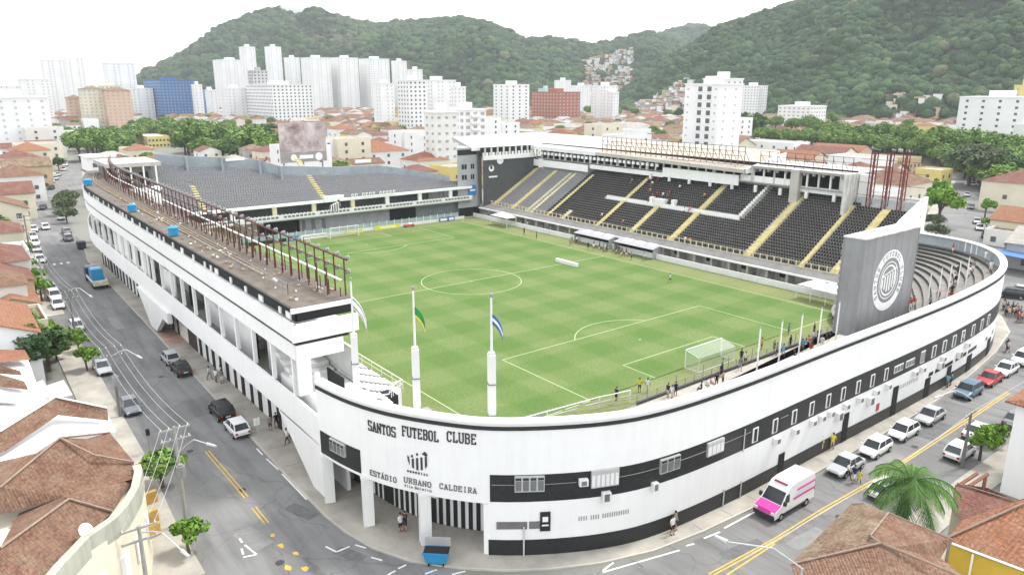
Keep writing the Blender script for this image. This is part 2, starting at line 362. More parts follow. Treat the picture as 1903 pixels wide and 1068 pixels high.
pav.strip([(p[0], p[1], 0) for p in kerbAll], [(p[0], p[1], .12) for p in kerbAll], CONL)
struct(pav.build('stadium_pavement', uv=False))
b = MB(); A = kerbAll; B_ = offs(kerbAll, .16)
b.strip([(p[0], p[1], .126) for p in A], [(p[0], p[1], .126) for p in B_], CONL); struct(b.build('kerb_edge', uv=False))
wk = [(-57.5, 63.9), (-48.6, 63.8), (-37, 63.1), (-22, 62.8), (8, 62.3)]
ribbon('west_pavement', [(p[0], p[1]) for p in wk], [(p[0], p[1]+3.4) for p in wk], .12, PAV, thick=1)
wk = [(22, 62.0), (40, 61.6), (62, 60.4), (85, 59.0), (106, 57.7), (158, 53.7), (199, 45.6), (255, 33.1)]
ribbon('west_pavement', wk, [(p[0], p[1]+3.2) for p in wk], .12, PAV, thick=1)
wk = [(-85.9, 44), (-85.9, 31), (-85.7, 25), (-85.6, 16), (-85.5, 6), (-85.6, -5), (-85.9, -16), (-86.1, -24), (-86.6, -40), (-88.1, -58)]
ribbon('right_pavement', wk, [(p[0]-2.6, p[1]) for p in wk], .12, PAV, thick=1)
wk = [(-48.7, -63), (-31.7, -112), (-10.7, -170), (10.3, -232)]
ribbon('back_pavement', [(p[0]+2.6, p[1]) for p in wk], wk, .12, PAV, thick=1)
# painted road markings
mk = MB()
def line(mb, a, c, w, z, m):
    d = Vector((c[0]-a[0], c[1]-a[1], 0)); l = d.length
    if l < 1e-4: return
    d.normalize(); n = Vector((-d.y, d.x, 0))*w/2
    mb.poly([(a[0]-n.x, a[1]-n.y, z), (c[0]-n.x, c[1]-n.y, z), (c[0]+n.x, c[1]+n.y, z), (a[0]+n.x, a[1]+n.y, z)], m)
for o in (-.16, .16): line(mk, (-38, 58.1+o), (-48.8, 57.95+o), .11, .024, YLINE); line(mk, (-50.8, 58.0+o), (-53.8, 58.0+o), .11, .024, YLINE)
for p in ((507, 995), (522, 1013), (549, 1028), (535, 1054), (566, 1056)):
    q = P(*p); mk.poly([(q[0]+rnd.uniform(.2, .5)*math.cos(a), q[1]+rnd.uniform(.15, .3)*math.sin(a), .024) for a in np.linspace(0, 6.28, 8)[:-1]], YLINE)
yr = [P(1320, 1068), P(1440, 1003), P(1530, 947), P(1630, 890), (-80.8, -4), (-80.6, -20)]
for o in (-.14, .14):
    for a, c in zip(yr[:-1], yr[1:]): line(mk, (a[0]+o, a[1]), (c[0]+o, c[1]), .12, .024, YLINE)
line(mk, P(1350, 1068), P(1440, 1010), .13, .024, YLINE)
struct(mk.build('yellow_road_markings', uv=False))
mk = MB()
for a, c in [((477, 833), (488, 845)), ((495, 852), (518, 873)), ((524, 880), (570, 928)), ((1120, 1063), (1263, 1022)), ((1275, 1014), (1290, 1010)), ((1308, 1000), (1338, 988)), ((1346, 981), (1404, 950)), ((445, 1000), (450, 1008)), ((449, 1019), (452, 1030)), ((455, 1012), (477, 1030)), ((477, 1030), (452, 1035)), ((605, 1015), (625, 1025)), ((625, 1025), (650, 1015)), ((690, 1035), (710, 1041)), ((740, 1056), (755, 1049)), ((1120, 1060), (1140, 1045)), ((720, 1068), (735, 1060)), ((790, 1066), (812, 1058)), ((840, 1067), (865, 1061)), ((660, 1012), (680, 1018))]:
    line(mk, P(*a), P(*c), .16, .026, WLINE)
for k in range(3): line(mk, (61.5, 56.0+k*1.2), (63.0, 56.0+k*1.2), .45, .026, WLINE)
struct(mk.build('white_road_markings', uv=False))
# tar patches, manholes and a reddish pavement repair
PT = mat('tar_patch', (.135, .135, .136), .92, .2, 1.5); PT2 = mat('old_patch', (.23, .225, .22), .93, .15, 1.0); IRN = mat('iron_cover', (.05, .05, .05), .6, .2, 6)
mk = MB()
for px, py, w, l, m, a in ((330, 665, 1.6, 5, PT2, 0), (350, 640, 2.2, 3.2, PT, .1), (295, 600, 1.2, 6, PT2, 0), (420, 880, 1.4, 4.5, PT2, .1), (560, 950, 1.2, 3.0, PT, .3), (650, 1030, 1.0, 2.6, PT, .4), (250, 560, 1.4, 5, PT, 0), (1500, 1000, 1.2, 4, PT2, 1.5), (1640, 860, 1.4, 6, PT2, 1.5), (1740, 800, 1.8, 5, PT, 1.5), (1380, 1020, 1.0, 4, PT, 1.4), (215, 600, 1.2, 7, PT2, 0), (470, 1000, 1.6, 3.4, PT2, .2)):
    q = P(px, py); c, s = math.cos(a), math.sin(a); pts = []
    for u, v in ((-.5, -.5), (.1, -.56), (.5, -.45), (.53, .1), (.48, .5), (-.1, .54), (-.52, .46)): pts.append((q[0]+u*l*c-v*w*s, q[1]+u*l*s+v*w*c, .0222))
    mk.poly(pts, m)
for px, py in ((450, 910), (353, 838), (300, 700), (1560, 960), (1700, 830), (520, 1045)):
    q = P(px, py); mk.poly([(q[0]+.34*math.cos(a), q[1]+.34*math.sin(a), .0226) for a in np.linspace(0, 6.28, 13)[:-1]], IRN)
struct(mk.build('road_patches', uv=False))
mk = MB(); q = P(318, 628, .12); mk.poly([(q[0]-3.4, q[1]-1.2, .128), (q[0]+2.6, q[1]-1.3, .128), (q[0]+3.2, q[1]+.9, .128), (q[0]-2.6, q[1]+1.1, .128)], mat('red_pavement', (.42, .25, .19), .93, .2, .8))
for k in range(24): x = -46+k*4.4; mk.poly([(x, 50.8, .125), (x+.07, 50.8, .125), (x+.07, 53.4, .125), (x, 53.4, .125)], CONR)
for k in range(20): y = 38-k*3.6; mk.poly([(-76.6, y, .125), (-75.4, y, .125), (-75.4, y+.07, .125), (-76.6, y+.07, .125)], CONR)
struct(mk.build('pavement_joints', uv=False))
# ================================================================== pitch
def pitch_mat():
    m = bpy.data.materials.new('mown_grass'); m.use_nodes = True; t = m.node_tree; N = t.nodes; L = t.links
    b = N['Principled BSDF']; b.inputs['Roughness'].default_value = .9; b.inputs['Specular IOR Level'].default_value = .15
    tc = N.new('ShaderNodeTexCoord'); sp = N.new('ShaderNodeSeparateXYZ'); L.new(tc.outputs['Object'], sp.inputs[0])
    nz0 = N.new('ShaderNodeTexNoise'); nz0.inputs['Scale'].default_value = .35; L.new(tc.outputs['Object'], nz0.inputs['Vector'])
    def band(src, off):
        a = N.new('ShaderNodeMath'); a.operation = 'MULTIPLY_ADD'; a.inputs[1].default_value = 2*math.pi/9.5; a.inputs[2].default_value = off
        L.new(src, a.inputs[0]); c = N.new('ShaderNodeMath'); c.operation = 'COSINE'; L.new(a.outputs[0], c.inputs[0])
        d = N.new('ShaderNodeMath'); d.operation = 'MULTIPLY_ADD'; d.inputs[1].default_value = 1.5; d.inputs[2].default_value = .5; d.use_clamp = True; L.new(c.outputs[0], d.inputs[0]); return d.outputs[0]
    bx_ = band(sp.outputs[0], 2*math.pi*2.6/9.5); by_ = band(sp.outputs[1], 2*math.pi*2.7/9.5)
    s = N.new('ShaderNodeMath'); s.operation = 'ADD'; L.new(bx_, s.inputs[0]); L.new(by_, s.inputs[1])
    n1 = N.new('ShaderNodeTexNoise'); n1.inputs['Scale'].default_value = .09; n1.inputs['Detail'].default_value = 6; L.new(tc.outputs['Object'], n1.inputs['Vector'])
    s2 = N.new('ShaderNodeMath'); s2.operation = 'MULTIPLY_ADD'; s2.inputs[1].default_value = 1.7; L.new(n1.outputs[0], s2.inputs[0]); L.new(s.outputs[0], s2.inputs[2])
    rp = N.new('ShaderNodeValToRGB'); mr = N.new('ShaderNodeMapRange'); mr.inputs['From Min'].default_value = .3; mr.inputs['From Max'].default_value = 3.1
    L.new(s2.outputs[0], mr.inputs[0]); L.new(mr.outputs[0], rp.inputs[0])
    rp.color_ramp.elements[0].color = (.158, .202, .076, 1); rp.color_ramp.elements[1].color = (.082, .154, .034, 1)
    e = rp.color_ramp.elements.new(.45); e.color = (.120, .180, .053, 1)
    n2 = N.new('ShaderNodeTexNoise'); n2.inputs['Scale'].default_value = 3.0; n2.inputs['Detail'].default_value = 8; L.new(tc.outputs['Object'], n2.inputs['Vector'])
    r2 = N.new('ShaderNodeValToRGB'); r2.color_ramp.elements[0].position = .25; r2.color_ramp.elements[0].color = (.80, .80, .80, 1); r2.color_ramp.elements[1].position = .75; r2.color_ramp.elements[1].color = (1.15, 1.12, 1.1, 1)
    L.new(n2.outputs[0], r2.inputs[0]); mx = N.new('ShaderNodeMix'); mx.data_type = 'RGBA'; mx.blend_type = 'MULTIPLY'; mx.inputs[0].default_value = 1
    L.new(rp.outputs[0], mx.inputs[6]); L.new(r2.outputs[0], mx.inputs[7])
    # worn, drier turf near the goals, benches and corners
    vm = N.new('ShaderNodeVectorMath'); vm.operation = 'ABSOLUTE'; L.new(tc.outputs['Object'], vm.inputs[0]); s3 = N.new('ShaderNodeSeparateXYZ'); L.new(vm.outputs[0], s3.inputs[0])
    ed = N.new('ShaderNodeMapRange'); ed.inputs['From Min'].default_value = 32.5; ed.inputs['From Max'].default_value = 36; L.new(s3.outputs[1], ed.inputs[0])
    e2 = N.new('ShaderNodeMapRange'); e2.inputs['From Min'].default_value = 50.5; e2.inputs['From Max'].default_value = 54; L.new(s3.outputs[0], e2.inputs[0])
    mxx = N.new('ShaderNodeMath'); mxx.operation = 'MAXIMUM'; L.new(ed.outputs[0], mxx.inputs[0]); L.new(e2.outputs[0], mxx.inputs[1])
    ml = N.new('ShaderNodeMath'); ml.operation = 'MULTIPLY'; L.new(mxx.outputs[0], ml.inputs[0]); L.new(n2.outputs[0], ml.inputs[1])
    m3 = N.new('ShaderNodeMix'); m3.data_type = 'RGBA'; L.new(ml.outputs[0], m3.inputs[0]); L.new(mx.outputs[2], m3.inputs[6]); m3.inputs[7].default_value = (.22, .21, .10, 1)
    L.new(m3.outputs[2], b.inputs['Base Color'])
    MATS['mown_grass'] = m; return 'mown_grass'
GR = pitch_mat()
b = MB(); b.poly([(-56.2, -41, .05), (57, -41, .05), (57, 38.5, .05), (-56.2, 38.5, .05)], GR); struct(b.build('pitch', uv=False))
b = MB(); b.poly([(-68, -48, .03), (62, -48, .03), (62, 49, .03), (-68, 49, .03)], CON); struct(b.build('stadium_floor', uv=False))
HL, HW = 52.35, 33.96
mk = MB(); zl = .056; lw = .11
def rect(x0, y0, x1, y1):
    for a, c in (((x0, y0), (x1, y0)), ((x1, y0), (x1, y1)), ((x1, y1), (x0, y1)), ((x0, y1), (x0, y0))): line(mk, a, c, lw, zl, PLINE)
rect(-HL, -HW, HL, HW); line(mk, (0, -HW), (0, HW), lw, zl, PLINE)
for s in (-1, 1): rect(s*HL, -20.16, s*(HL-16.5), 20.16); rect(s*HL, -9.16, s*(HL-5.5), 9.16)
def arc(cx, cy, r, a0, a1, n=40):
    pts = [(cx+r*math.cos(a0+(a1-a0)*i/n), cy+r*math.sin(a0+(a1-a0)*i/n)) for i in range(n+1)]
    for a, c in zip(pts[:-1], pts[1:]): line(mk, a, c, lw, zl, PLINE)
arc(0, 0, 9.15, 0, 2*math.pi, 80)
aa = math.acos(5.5/9.15)
arc(-HL+11, 0, 9.15, -aa, aa, 20); arc(HL-11, 0, 9.15, math.pi-aa, math.pi+aa, 20)
for p in ((0, 0), (-HL+11, 0), (HL-11, 0)): mk.poly([(p[0]+.16*math.cos(a), p[1]+.16*math.sin(a), zl+.002) for a in np.linspace(0, 6.28, 11)[:-1]], PLINE)
struct(mk.build('pitch_lines', uv=False))
# goals
NET = bpy.data.materials.new('goal_net'); NET.use_nodes = True
_t = NET.node_tree; _b = _t.nodes['Principled BSDF']; _b.inputs['Base Color'].default_value = (.7, .7, .7, 1); _b.inputs['Alpha'].default_value = .22
MATS['goal_net'] = NET
def goal(x, s, label):
    t = thing('goal', label, 'goal', (x, 0, .05), 0, 'goals on the pitch')
    f = MB()
    for y in (-3.66, 3.66): f.tube((x, y, .05), (x, y, 2.49), .07, W, 8)
    f.tube((x, -3.66, 2.49), (x, 3.66, 2.49), .07, W, 8); f.build('goal_frame', t)
    n = MB(); bk = x+s*2.1
    n.poly([(x, -3.6, 2.45), (x, 3.6, 2.45), (bk, 3.6, 1.9), (bk, -3.6, 1.9)], 'goal_net'); n.poly([(bk, -3.6, 1.9), (bk, 3.6, 1.9), (bk, 3.6, .06), (bk, -3.6, .06)], 'goal_net')
    for y in (-3.6, 3.6): n.poly([(x, y, 2.45), (bk, y, 1.9), (bk, y, .06), (x, y, .06)], 'goal_net')
    o = n.build('goal_net', t)
    sp = MB()
    for y in (-3.66, 3.66): sp.tube((x, y, 2.45), (bk, y, 1.92), .03, W, 5); sp.tube((bk, y, 1.92), (bk, y, .06), .03, W, 5); sp.tube((x, y, .09), (bk, y, .09), .03, W, 5)
    sp.tube((bk, -3.66, .09), (bk, 3.66, .09), .03, W, 5); sp.build('net_support', t)
goal(-HL, -1, 'white football goal with net at the near end of the pitch')
goal(HL, 1, 'white football goal at the far end, before the boards')
for x, y in ((-HL, HW), (-HL, -HW), (HL, -HW), (HL, HW)):
    t = thing('corner_flag', None, 'corner flag', (x, y, .05), 0, 'corner flags'); later(t, 'yellow corner flag')
    MB().tube((x, y, .05), (x, y, 1.55), .03, W, 5).build('pole', t); MB().slab([(x, y, 1.5), (x+.3, y+.1, 1.45), (x+.3, y+.1, 1.25), (x, y, 1.2)], .01, YEL).build('flag', t)
t = thing('pitch_banner', 'long white inflatable board lying across the grass near halfway', 'banner', (-.8, -22.8, .05))
b = MB(); b.box(-3.9, -23.1, .05, 2.3, -22.5, .75, W); b.build('board', t); MB().box(-3.95, -23.2, .03, -3.6, -22.4, .12, STL).build('foot', t); MB().box(2.0, -23.2, .03, 2.35, -22.4, .12, STL).build('foot', t)
LAND += [(1320, 655, 'the near goal'), (640, 435, 'the far goal')]
# ================================================================== outline of the curved facade
OUTL = [(-53.5, 52.9), (-56.3, 52.5), (-58.9, 51.9), (-61.6, 50.9), (-64, 49.6), (-66.4, 48.0), (-68.4, 46.3), (-70.3, 43.9), (-72.1, 41.0), (-73.3, 38.5), (-74.2, 35.7), (-74.8, 31.5), (-75.1, 26), (-75.2, 20), (-75.2, 10), (-75.3, 0), (-75.3, -10), (-75.1, -18), (-74.6, -26), (-73.7, -33), (-71.9, -39.5), (-69.3, -45.2), (-65.8, -49.6), (-61.5, -52.4), (-56, -53.4), (-50, -53.4)]
def catmull(pts, n=6):
    out = []; p = [pts[0]]+list(pts)+[pts[-1]]
    for i in range(1, len(p)-2):
        a, b_, c, d = [np.array(q, float) for q in p[i-1:i+3]]
        for k in range(n):
            t = k/n; out.append(tuple(.5*((2*b_)+(-a+c)*t+(2*a-5*b_+4*c-d)*t*t+(-a+3*b_-3*c+d)*t**3)))
    out.append(tuple(pts[-1])); return out
OD = catmull(OUTL, 8)
OS = [0.0]
for a, c in zip(OD[:-1], OD[1:]): OS.append(OS[-1]+math.hypot(c[0]-a[0], c[1]-a[1]))
OS = np.array(OS); OX = np.array([p[0] for p in OD]); OY = np.array([p[1] for p in OD])
def at(s, off=0.0):                            # point on outline at arc length s, off > 0 = outwards
    x = np.interp(s, OS, OX); y = np.interp(s, OS, OY); e = .3
    dx = np.interp(s+e, OS, OX)-np.interp(s-e, OS, OX); dy = np.interp(s+e, OS, OY)-np.interp(s-e, OS, OY); l = math.hypot(dx, dy)
    return (x+dy/l*off, y-dx/l*off)
# outward is to the left side of the camera's street: check sign once
_p = at(60, 1.0); SGN = 1.0 if _p[0] < at(60, 0)[0] else -1.0
def out(s, off=0.0): return at(s, off*SGN)
def out_ang(s):
    a = out(s-.2); c = out(s+.2); return math.atan2(c[1]-a[1], c[0]-a[0])
def s_at(px, z):
    best = min(range(0, 1300), key=lambda i: abs(pj(*out(i*.1), z)[0]-px) + (0 if i*.1 < 118 else 1e6)); return best*.1
SA0, SA1 = 0.0, OS[6*8]      # text wall
SE = OS[-1]
def wallstrip(mb, s0, s1, z0, z1, off, th, m, n=None, mtop=None):
    n = n or max(2, int((s1-s0)/1.2)); ss = np.linspace(s0, s1, n+1)
    O = [out(s, off) for s in ss]; I = [out(s, off-th) for s in ss]
    mb.strip([(p[0], p[1], z0) for p in I], [(p[0], p[1], z1) for p in I], m)
    mb.strip([(p[0], p[1], z1) for p in O], [(p[0], p[1], z0) for p in O], m)
    mb.strip([(p[0], p[1], z1) for p in I], [(p[0], p[1], z1) for p in O], mtop or m)
    mb.strip([(p[0], p[1], z0) for p in O], [(p[0], p[1], z0) for p in I], m)
    for k in (0, -1): mb.poly([(*O[k], z0), (*O[k], z1), (*I[k], z1), (*I[k], z0)], m)
fac = thing('stadium_entrance_building', 'long curved white facade with black tiled bands, club lettering and striped gate', 'stadium facade', (-70, 44, 0))
b = MB(); wallstrip(b, SA0, SA1, 4.45, 10.95, 0, .35, W); wallstrip(b, SA1, SE, 0, 10.95, 0, .35, W)
a0 = out(SA1); a1 = out(SA1, -4.2); b.slab([(a0[0], a0[1], 4.4), (a1[0], a1[1], 4.4), (a1[0]+.3, a1[1]+.2, 4.4), (a0[0]+.3, a0[1]+.2, 4.4)], 4.4, W)
b.build('wall', fac)
b = MB(); wallstrip(b, SA0, SE, 10.95, 11.1, .12, .85, W, 110); b.build('coping', fac)
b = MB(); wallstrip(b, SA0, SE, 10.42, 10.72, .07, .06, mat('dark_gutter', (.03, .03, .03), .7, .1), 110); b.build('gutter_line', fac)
b = MB(); wallstrip(b, SA1+.15, SE-2, 4.63, 6.85, .025, .02, BLK, 90); b.build('black_tiled_band', fac)
b = MB(); sb0, sb1 = s_at(597, 5.5), s_at(671, 5.5); wallstrip(b, sb0, sb1, 4.72, 6.75, .025, .02, BLK, 8); b.build('black_tiled_band', fac)
b = MB(); wallstrip(b, SA1+.02, SE-2, 0, 1.42, .05, .045, BLK, 90); b.build('black_tiled_base', fac)
# recessed gate with black stripes
GP = [(-47, 49.6), (-50, 49.4), (-54.8, 49.0), (-59, 48.3), (-62.2, 47.2), (-65.5, 44.9), (-67.2, 43.0), (-68.0, 41.0)]
GD = catmull(GP, 6)
b = MB(); b.strip([(p[0], p[1], 0) for p in GD], [(p[0], p[1], 4.5) for p in GD], W); b.strip([(p[0]+.3, p[1]-.3, 4.5) for p in GD], [(p[0]+.3, p[1]-.3, 0) for p in GD], W)
b.build('gate_wall', fac)
gs = [0.0]
for a, c in zip(GD[:-1], GD[1:]): gs.append(gs[-1]+math.hypot(c[0]-a[0], c[1]-a[1]))
def gat(s):
    x = np.interp(s, gs, [p[0] for p in GD]); y = np.interp(s, gs, [p[1] for p in GD]); e = .2
    dx = np.interp(s+e, gs, [p[0] for p in GD])-np.interp(s-e, gs, [p[0] for p in GD]); dy = np.interp(s+e, gs, [p[1] for p in GD])-np.interp(s-e, gs, [p[1] for p in GD])
    return x, y, math.atan2(dy, dx)
s = 8.6; k = 0
while s < gs[-1]-.6:
    x, y, a = gat(s); wdt = .34
    if k in (3, 10): wdt = .95
    nx, ny = math.sin(a), -math.cos(a)
    if nx > 0: nx, ny = -nx, -ny
    MB().obox(x+nx*.03, y+ny*.03, .12, wdt, .05, 3.85 if wdt < .5 else 2.2, a, BLK).build('gate_stripe', fac)
    s += .40+wdt/2 if wdt > .5 else .64
    k += 1
for s in (3.2, 5.6, 7.4):
    x, y, a = gat(s); MB().obox(x-.03, y+.05, .12, 1.1, .06, 2.6, a, BLK).build('door', fac)
# soffit over the gate
b = MB(); ss = np.linspace(0, SA1, 14); O = [out(s, -.3) for s in ss]; I = [gat(gs[-1]*(i/13)*.93+.0)[:2] for i in range(14)]
b.strip([(p[0], p[1], 4.5) for p in O], [(p[0], p[1], 4.5) for p in I], W2); b.strip([(p[0], p[1], 4.75) for p in I], [(p[0], p[1], 4.75) for p in O], CON); b.build('gate_soffit', fac)
for (x, y) in ((-53.9, 52.5), (-59.1, 51.5), (-64.1, 49.2)):
    MB().obox(x, y, .1, .85, .85, 4.6, rad(-20), W2).build('pillar', fac)
    MB().obox(x, y, 4.3, 1.0, 1.0, .3, rad(-20), W2).build('pillar_cap', fac)
# windows, shutters and air conditioners on the black band
def on_wall(mb, s, z0, w, h, off, th, m):
    x, y = out(s, off-th/2); mb.obox(x, y, z0, w, th, h, out_ang(s), m); return mb
def win_alu(s, z0, w, h, panes, shut=False):
    f = MB(); on_wall(f, s, z0, w, h, .20, .2, ALU); o = f.build('window', fac)
    g_ = MB()
    for i in range(panes):
        pw = w/panes; on_wall(g_, s-w/2+pw*(i+.5), z0+.1, pw-.12, h-.45, .23, .05, GLD if not shut else W2); on_wall(g_, s-w/2+pw*(i+.5), z0+h-.3, pw-.12, .2, .23, .05, GLS if not shut else ALU)
    g_.build('pane', o)
def win_small(s, z0, w=.95, h=1.3, wide=False):
    w *= .82; f = MB(); on_wall(f, s, z0, w, h, .08, .06, W2); o = f.build('window', fac); g_ = MB()
    if wide:
        for i in range(3): on_wall(g_, s-w/3+w/3*i, z0+.12, w/3-.14, h-.24, .10, .04, GLD)
    else: on_wall(g_, s, z0+.08, w*.55, h-.16, .10, .04, GLS)
    g_.build('pane', o)
def ac(s, z0, w=.8, h=.6):
    w *= .85; h *= .85; f = MB(); on_wall(f, s, z0, w, h, .42, .38, W2); o = f.build('air_conditioner', fac); g_ = MB(); on_wall(g_, s, z0+.08, w*.6, h-.16, .45, .04, CONR); g_.build('grille', o)
win_alu(s_at(985, 6), 5.55, 2.2, 1.25, 4); win_alu(s_at(1124, 6), 5.5, 2.2, 1.4, 6, True); win_alu(s_at(1243, 6), 5.5, 2.0, 1.2, 3); win_alu(s_at(1328, 6), 5.5, 2.0, 1.2, 4, True)
win_alu(s_at(630, 6), 5.6, 2.0, 1.1, 4)
ac(s_at(1084, 6), 5.85); ac(s_at(1124, 4.7), 4.3, .8, .9); ac(s_at(1213, 4.7), 4.3, .6, .8)
for x in (1403, 1440, 1475, 1507, 1538, 1566, 1594, 1621, 1646): win_small(s_at(x, 5.6), 4.9, .95, 1.35)
for x in (1669, 1691): win_small(s_at(x, 5.6), 5.2, 2.4, .8, True)
for x in (1714, 1735, 1754, 1772, 1789, 1808, 1824, 1836): win_small(s_at(x, 5.6), 4.9, 1.3, 1.4, x in (1714,))
for x in (1440, 1475, 1507, 1525, 1541, 1570, 1595, 1625, 1648, 1697, 1712, 1750, 1795): ac(s_at(x, 4.1), 3.85, .85, .65)
for x in (1556, 1614, 1745, 1780): ac(s_at(x, 3.3), 3.0, 1.1, 1.0)
for x0, x1 in ((1738, 1771), (1776, 1796), (1799, 1815), (1832, 1842), (1726, 1734)):
    b = MB(); wallstrip(b, s_at(x0, 3), s_at(x1, 3), 2.6, 3.05, .03, .03, GLS, 4); b.build('strip_window', fac)
for x, w, h in ((1451, .9, 2.3), (1569, 1.0, 3.1), (1660, 1.1, 3.4), (1722, 1.3, 2.4), (1762, 1.2, 2.4), (1800, 1.6, 2.2), (1836, 1.6, 2.4)):
    b = MB(); on_wall(b, s_at(x, 1.5), .1, w, h, .08, .06, DK); b.build('door', fac)
for x in (974, 1344, 1375): b = MB(); s_ = s_at(x, 1.5); p = out(s_, .12); b.tube((p[0], p[1], .1), (p[0], p[1], 2.6 if x < 1000 else 1.7), .06, WD, 6); b.build('downpipe', fac)
b = MB(); p = out(s_at(1381, 5.5), .1); b.tube((p[0], p[1], 4.5), (p[0], p[1], 6.6), .05, WD, 6); b.build('downpipe', fac)
b = MB()
for s0, s1 in ((SA1+.3, s_at(961, 6.2)), (s_at(1010, 6.2), s_at(1070, 6.2)), (s_at(1148, 6.2), s_at(1226, 6.2)), (s_at(1262, 6.2), s_at(1314, 6.2)), (s_at(1343, 6.2), s_at(1395, 6.2)), (s_at(1450, 6.2), s_at(1465, 6.2))):
    ss = np.linspace(s0, s1, 9); b.path([(*out(s, .05), 6.05) for s in ss], .025, CON, 4)
b.build('cable_conduit', fac)
# grey lettering panels on the lower wall
b = MB(); on_wall(b, s_at(951, 3), 2.35, 2.3, .62, .03, .03, CONR); b.build('glass_block_window', fac)
b = MB(); on_wall(b, s_at(993, 3), 2.35, .8, .62, .03, .03, CONR); b.build('glass_block_window', fac)
b = MB(); on_wall(b, s_at(1014, 3), 2.15, .78, 1.6, .10, .08, BLK); so = b.build('sign_panel', fac); b = MB(); on_wall(b, s_at(1014, 3), 2.95, .42, .42, .125, .02, W); on_wall(b, s_at(1014, 3), 2.6, .5, .12, .125, .02, W); b.build('sign_emblem', so)
b = MB()
for i in range(22):
    if i in (4, 9): continue
    s_ = s_at(1076, 3)+i*.19; on_wall(b, s_, 2.75, .09, .38, .02, .015, CON); 
b.build('faded_lettering', fac)
b = MB()
for i in range(11): on_wall(b, s_at(1668, 3)+i*.45, 2.9, .22, .5, .02, .015, ALU)
b.build('faded_lettering', fac)
# --- lettering: slab-serif strokes on a 4 x 6 grid
FONT = {'S': [(4, 5, 4, 6), (4, 6, 0, 6), (0, 6, 0, 3.3), (0, 3.3, 4, 2.7), (4, 2.7, 4, 0), (4, 0, 0, 0), (0, 0, 0, 1)], 'A': [(0, 0, 2, 6), (2, 6, 4, 0), (.8, 2, 3.2, 2), (-.5, 0, .9, 0), (3.1, 0, 4.5, 0)],
 'N': [(0, 0, 0, 6), (0, 6, 4, 0), (4, 0, 4, 6), (-.5, 0, .6, 0), (3.4, 6, 4.6, 6)], 'T': [(0, 6, 4, 6), (2, 0, 2, 6), (1.3, 0, 2.7, 0), (0, 6, 0, 5), (4, 6, 4, 5)], 'O': [(0, 1, 0, 5), (0, 5, 1, 6), (1, 6, 3, 6), (3, 6, 4, 5), (4, 5, 4, 1), (4, 1, 3, 0), (3, 0, 1, 0), (1, 0, 0, 1)],
 'F': [(0.4, 0, .4, 6), (0, 6, 4, 6), (.4, 3.2, 3, 3.2), (-.2, 0, 1.4, 0), (4, 6, 4, 5)], 'U': [(0, 6, 0, 1), (0, 1, 1, 0), (1, 0, 3, 0), (3, 0, 4, 1), (4, 1, 4, 6), (-.5, 6, .6, 6), (3.4, 6, 4.5, 6)], 'E': [(.4, 0, .4, 6), (0, 6, 4, 6), (.4, 3.2, 3, 3.2), (0, 0, 4, 0), (4, 6, 4, 5), (4, 0, 4, 1)],
 'B': [(.4, 0, .4, 6), (0, 6, 3.2, 6), (3.2, 6, 4, 5.2), (4, 5.2, 4, 4), (4, 4, 3, 3.2), (.4, 3.2, 3, 3.2), (3, 3.2, 4, 2.4), (4, 2.4, 4, .8), (4, .8, 3.2, 0), (0, 0, 3.2, 0)], 'L': [(.6, 0, .6, 6), (0, 6, 1.4, 6), (0, 0, 4, 0), (4, 0, 4, 1.2)],
 'C': [(4, 5, 3, 6), (3, 6, 1, 6), (1, 6, 0, 5), (0, 5, 0, 1), (0, 1, 1, 0), (1, 0, 3, 0), (3, 0, 4, 1), (4, 6, 4, 4.6)], 'D': [(.4, 0, .4, 6), (0, 6, 3, 6), (3, 6, 4, 5), (4, 5, 4, 1), (4, 1, 3, 0), (0, 0, 3, 0)], 'I': [(2, 0, 2, 6), (1.2, 0, 2.8, 0), (1.2, 6, 2.8, 6)],
 'R': [(.4, 0, .4, 6), (0, 6, 3.2, 6), (3.2, 6, 4, 5.2), (4, 5.2, 4, 4), (4, 4, 3, 3.2), (.4, 3.2, 3, 3.2), (2, 3.2, 4.2, 0), (-.2, 0, 1.2, 0)], 'M': [(0, 0, 0, 6), (0, 6, 2, 2.5), (2, 2.5, 4, 6), (4, 6, 4, 0)], 'V': [(0, 6, 2, 0), (2, 0, 4, 6)],
 'i': [(2, 0, 2, 4), (2, 5, 2, 5.4)], 'l': [(2, 0, 2, 6)], 'a': [(0, 0, 4, 0), (4, 0, 4, 4), (4, 4, 1, 4), (0, 0, 0, 2), (0, 2, 4, 2)], 'e': [(0, 0, 4, 0), (0, 0, 0, 4), (0, 4, 4, 4), (4, 4, 4, 2), (4, 2, 0, 2)], 'm': [(0, 0, 0, 4), (0, 4, 4, 4), (2, 4, 2, 0), (4, 4, 4, 0)], 'r': [(0.5, 0, .5, 4), (.5, 3, 3.5, 4)], 'o': [(0, 0, 4, 0), (4, 0, 4, 4), (4, 4, 0, 4), (0, 4, 0, 0)], "'": [(1.6, 6.8, 3, 8)]}
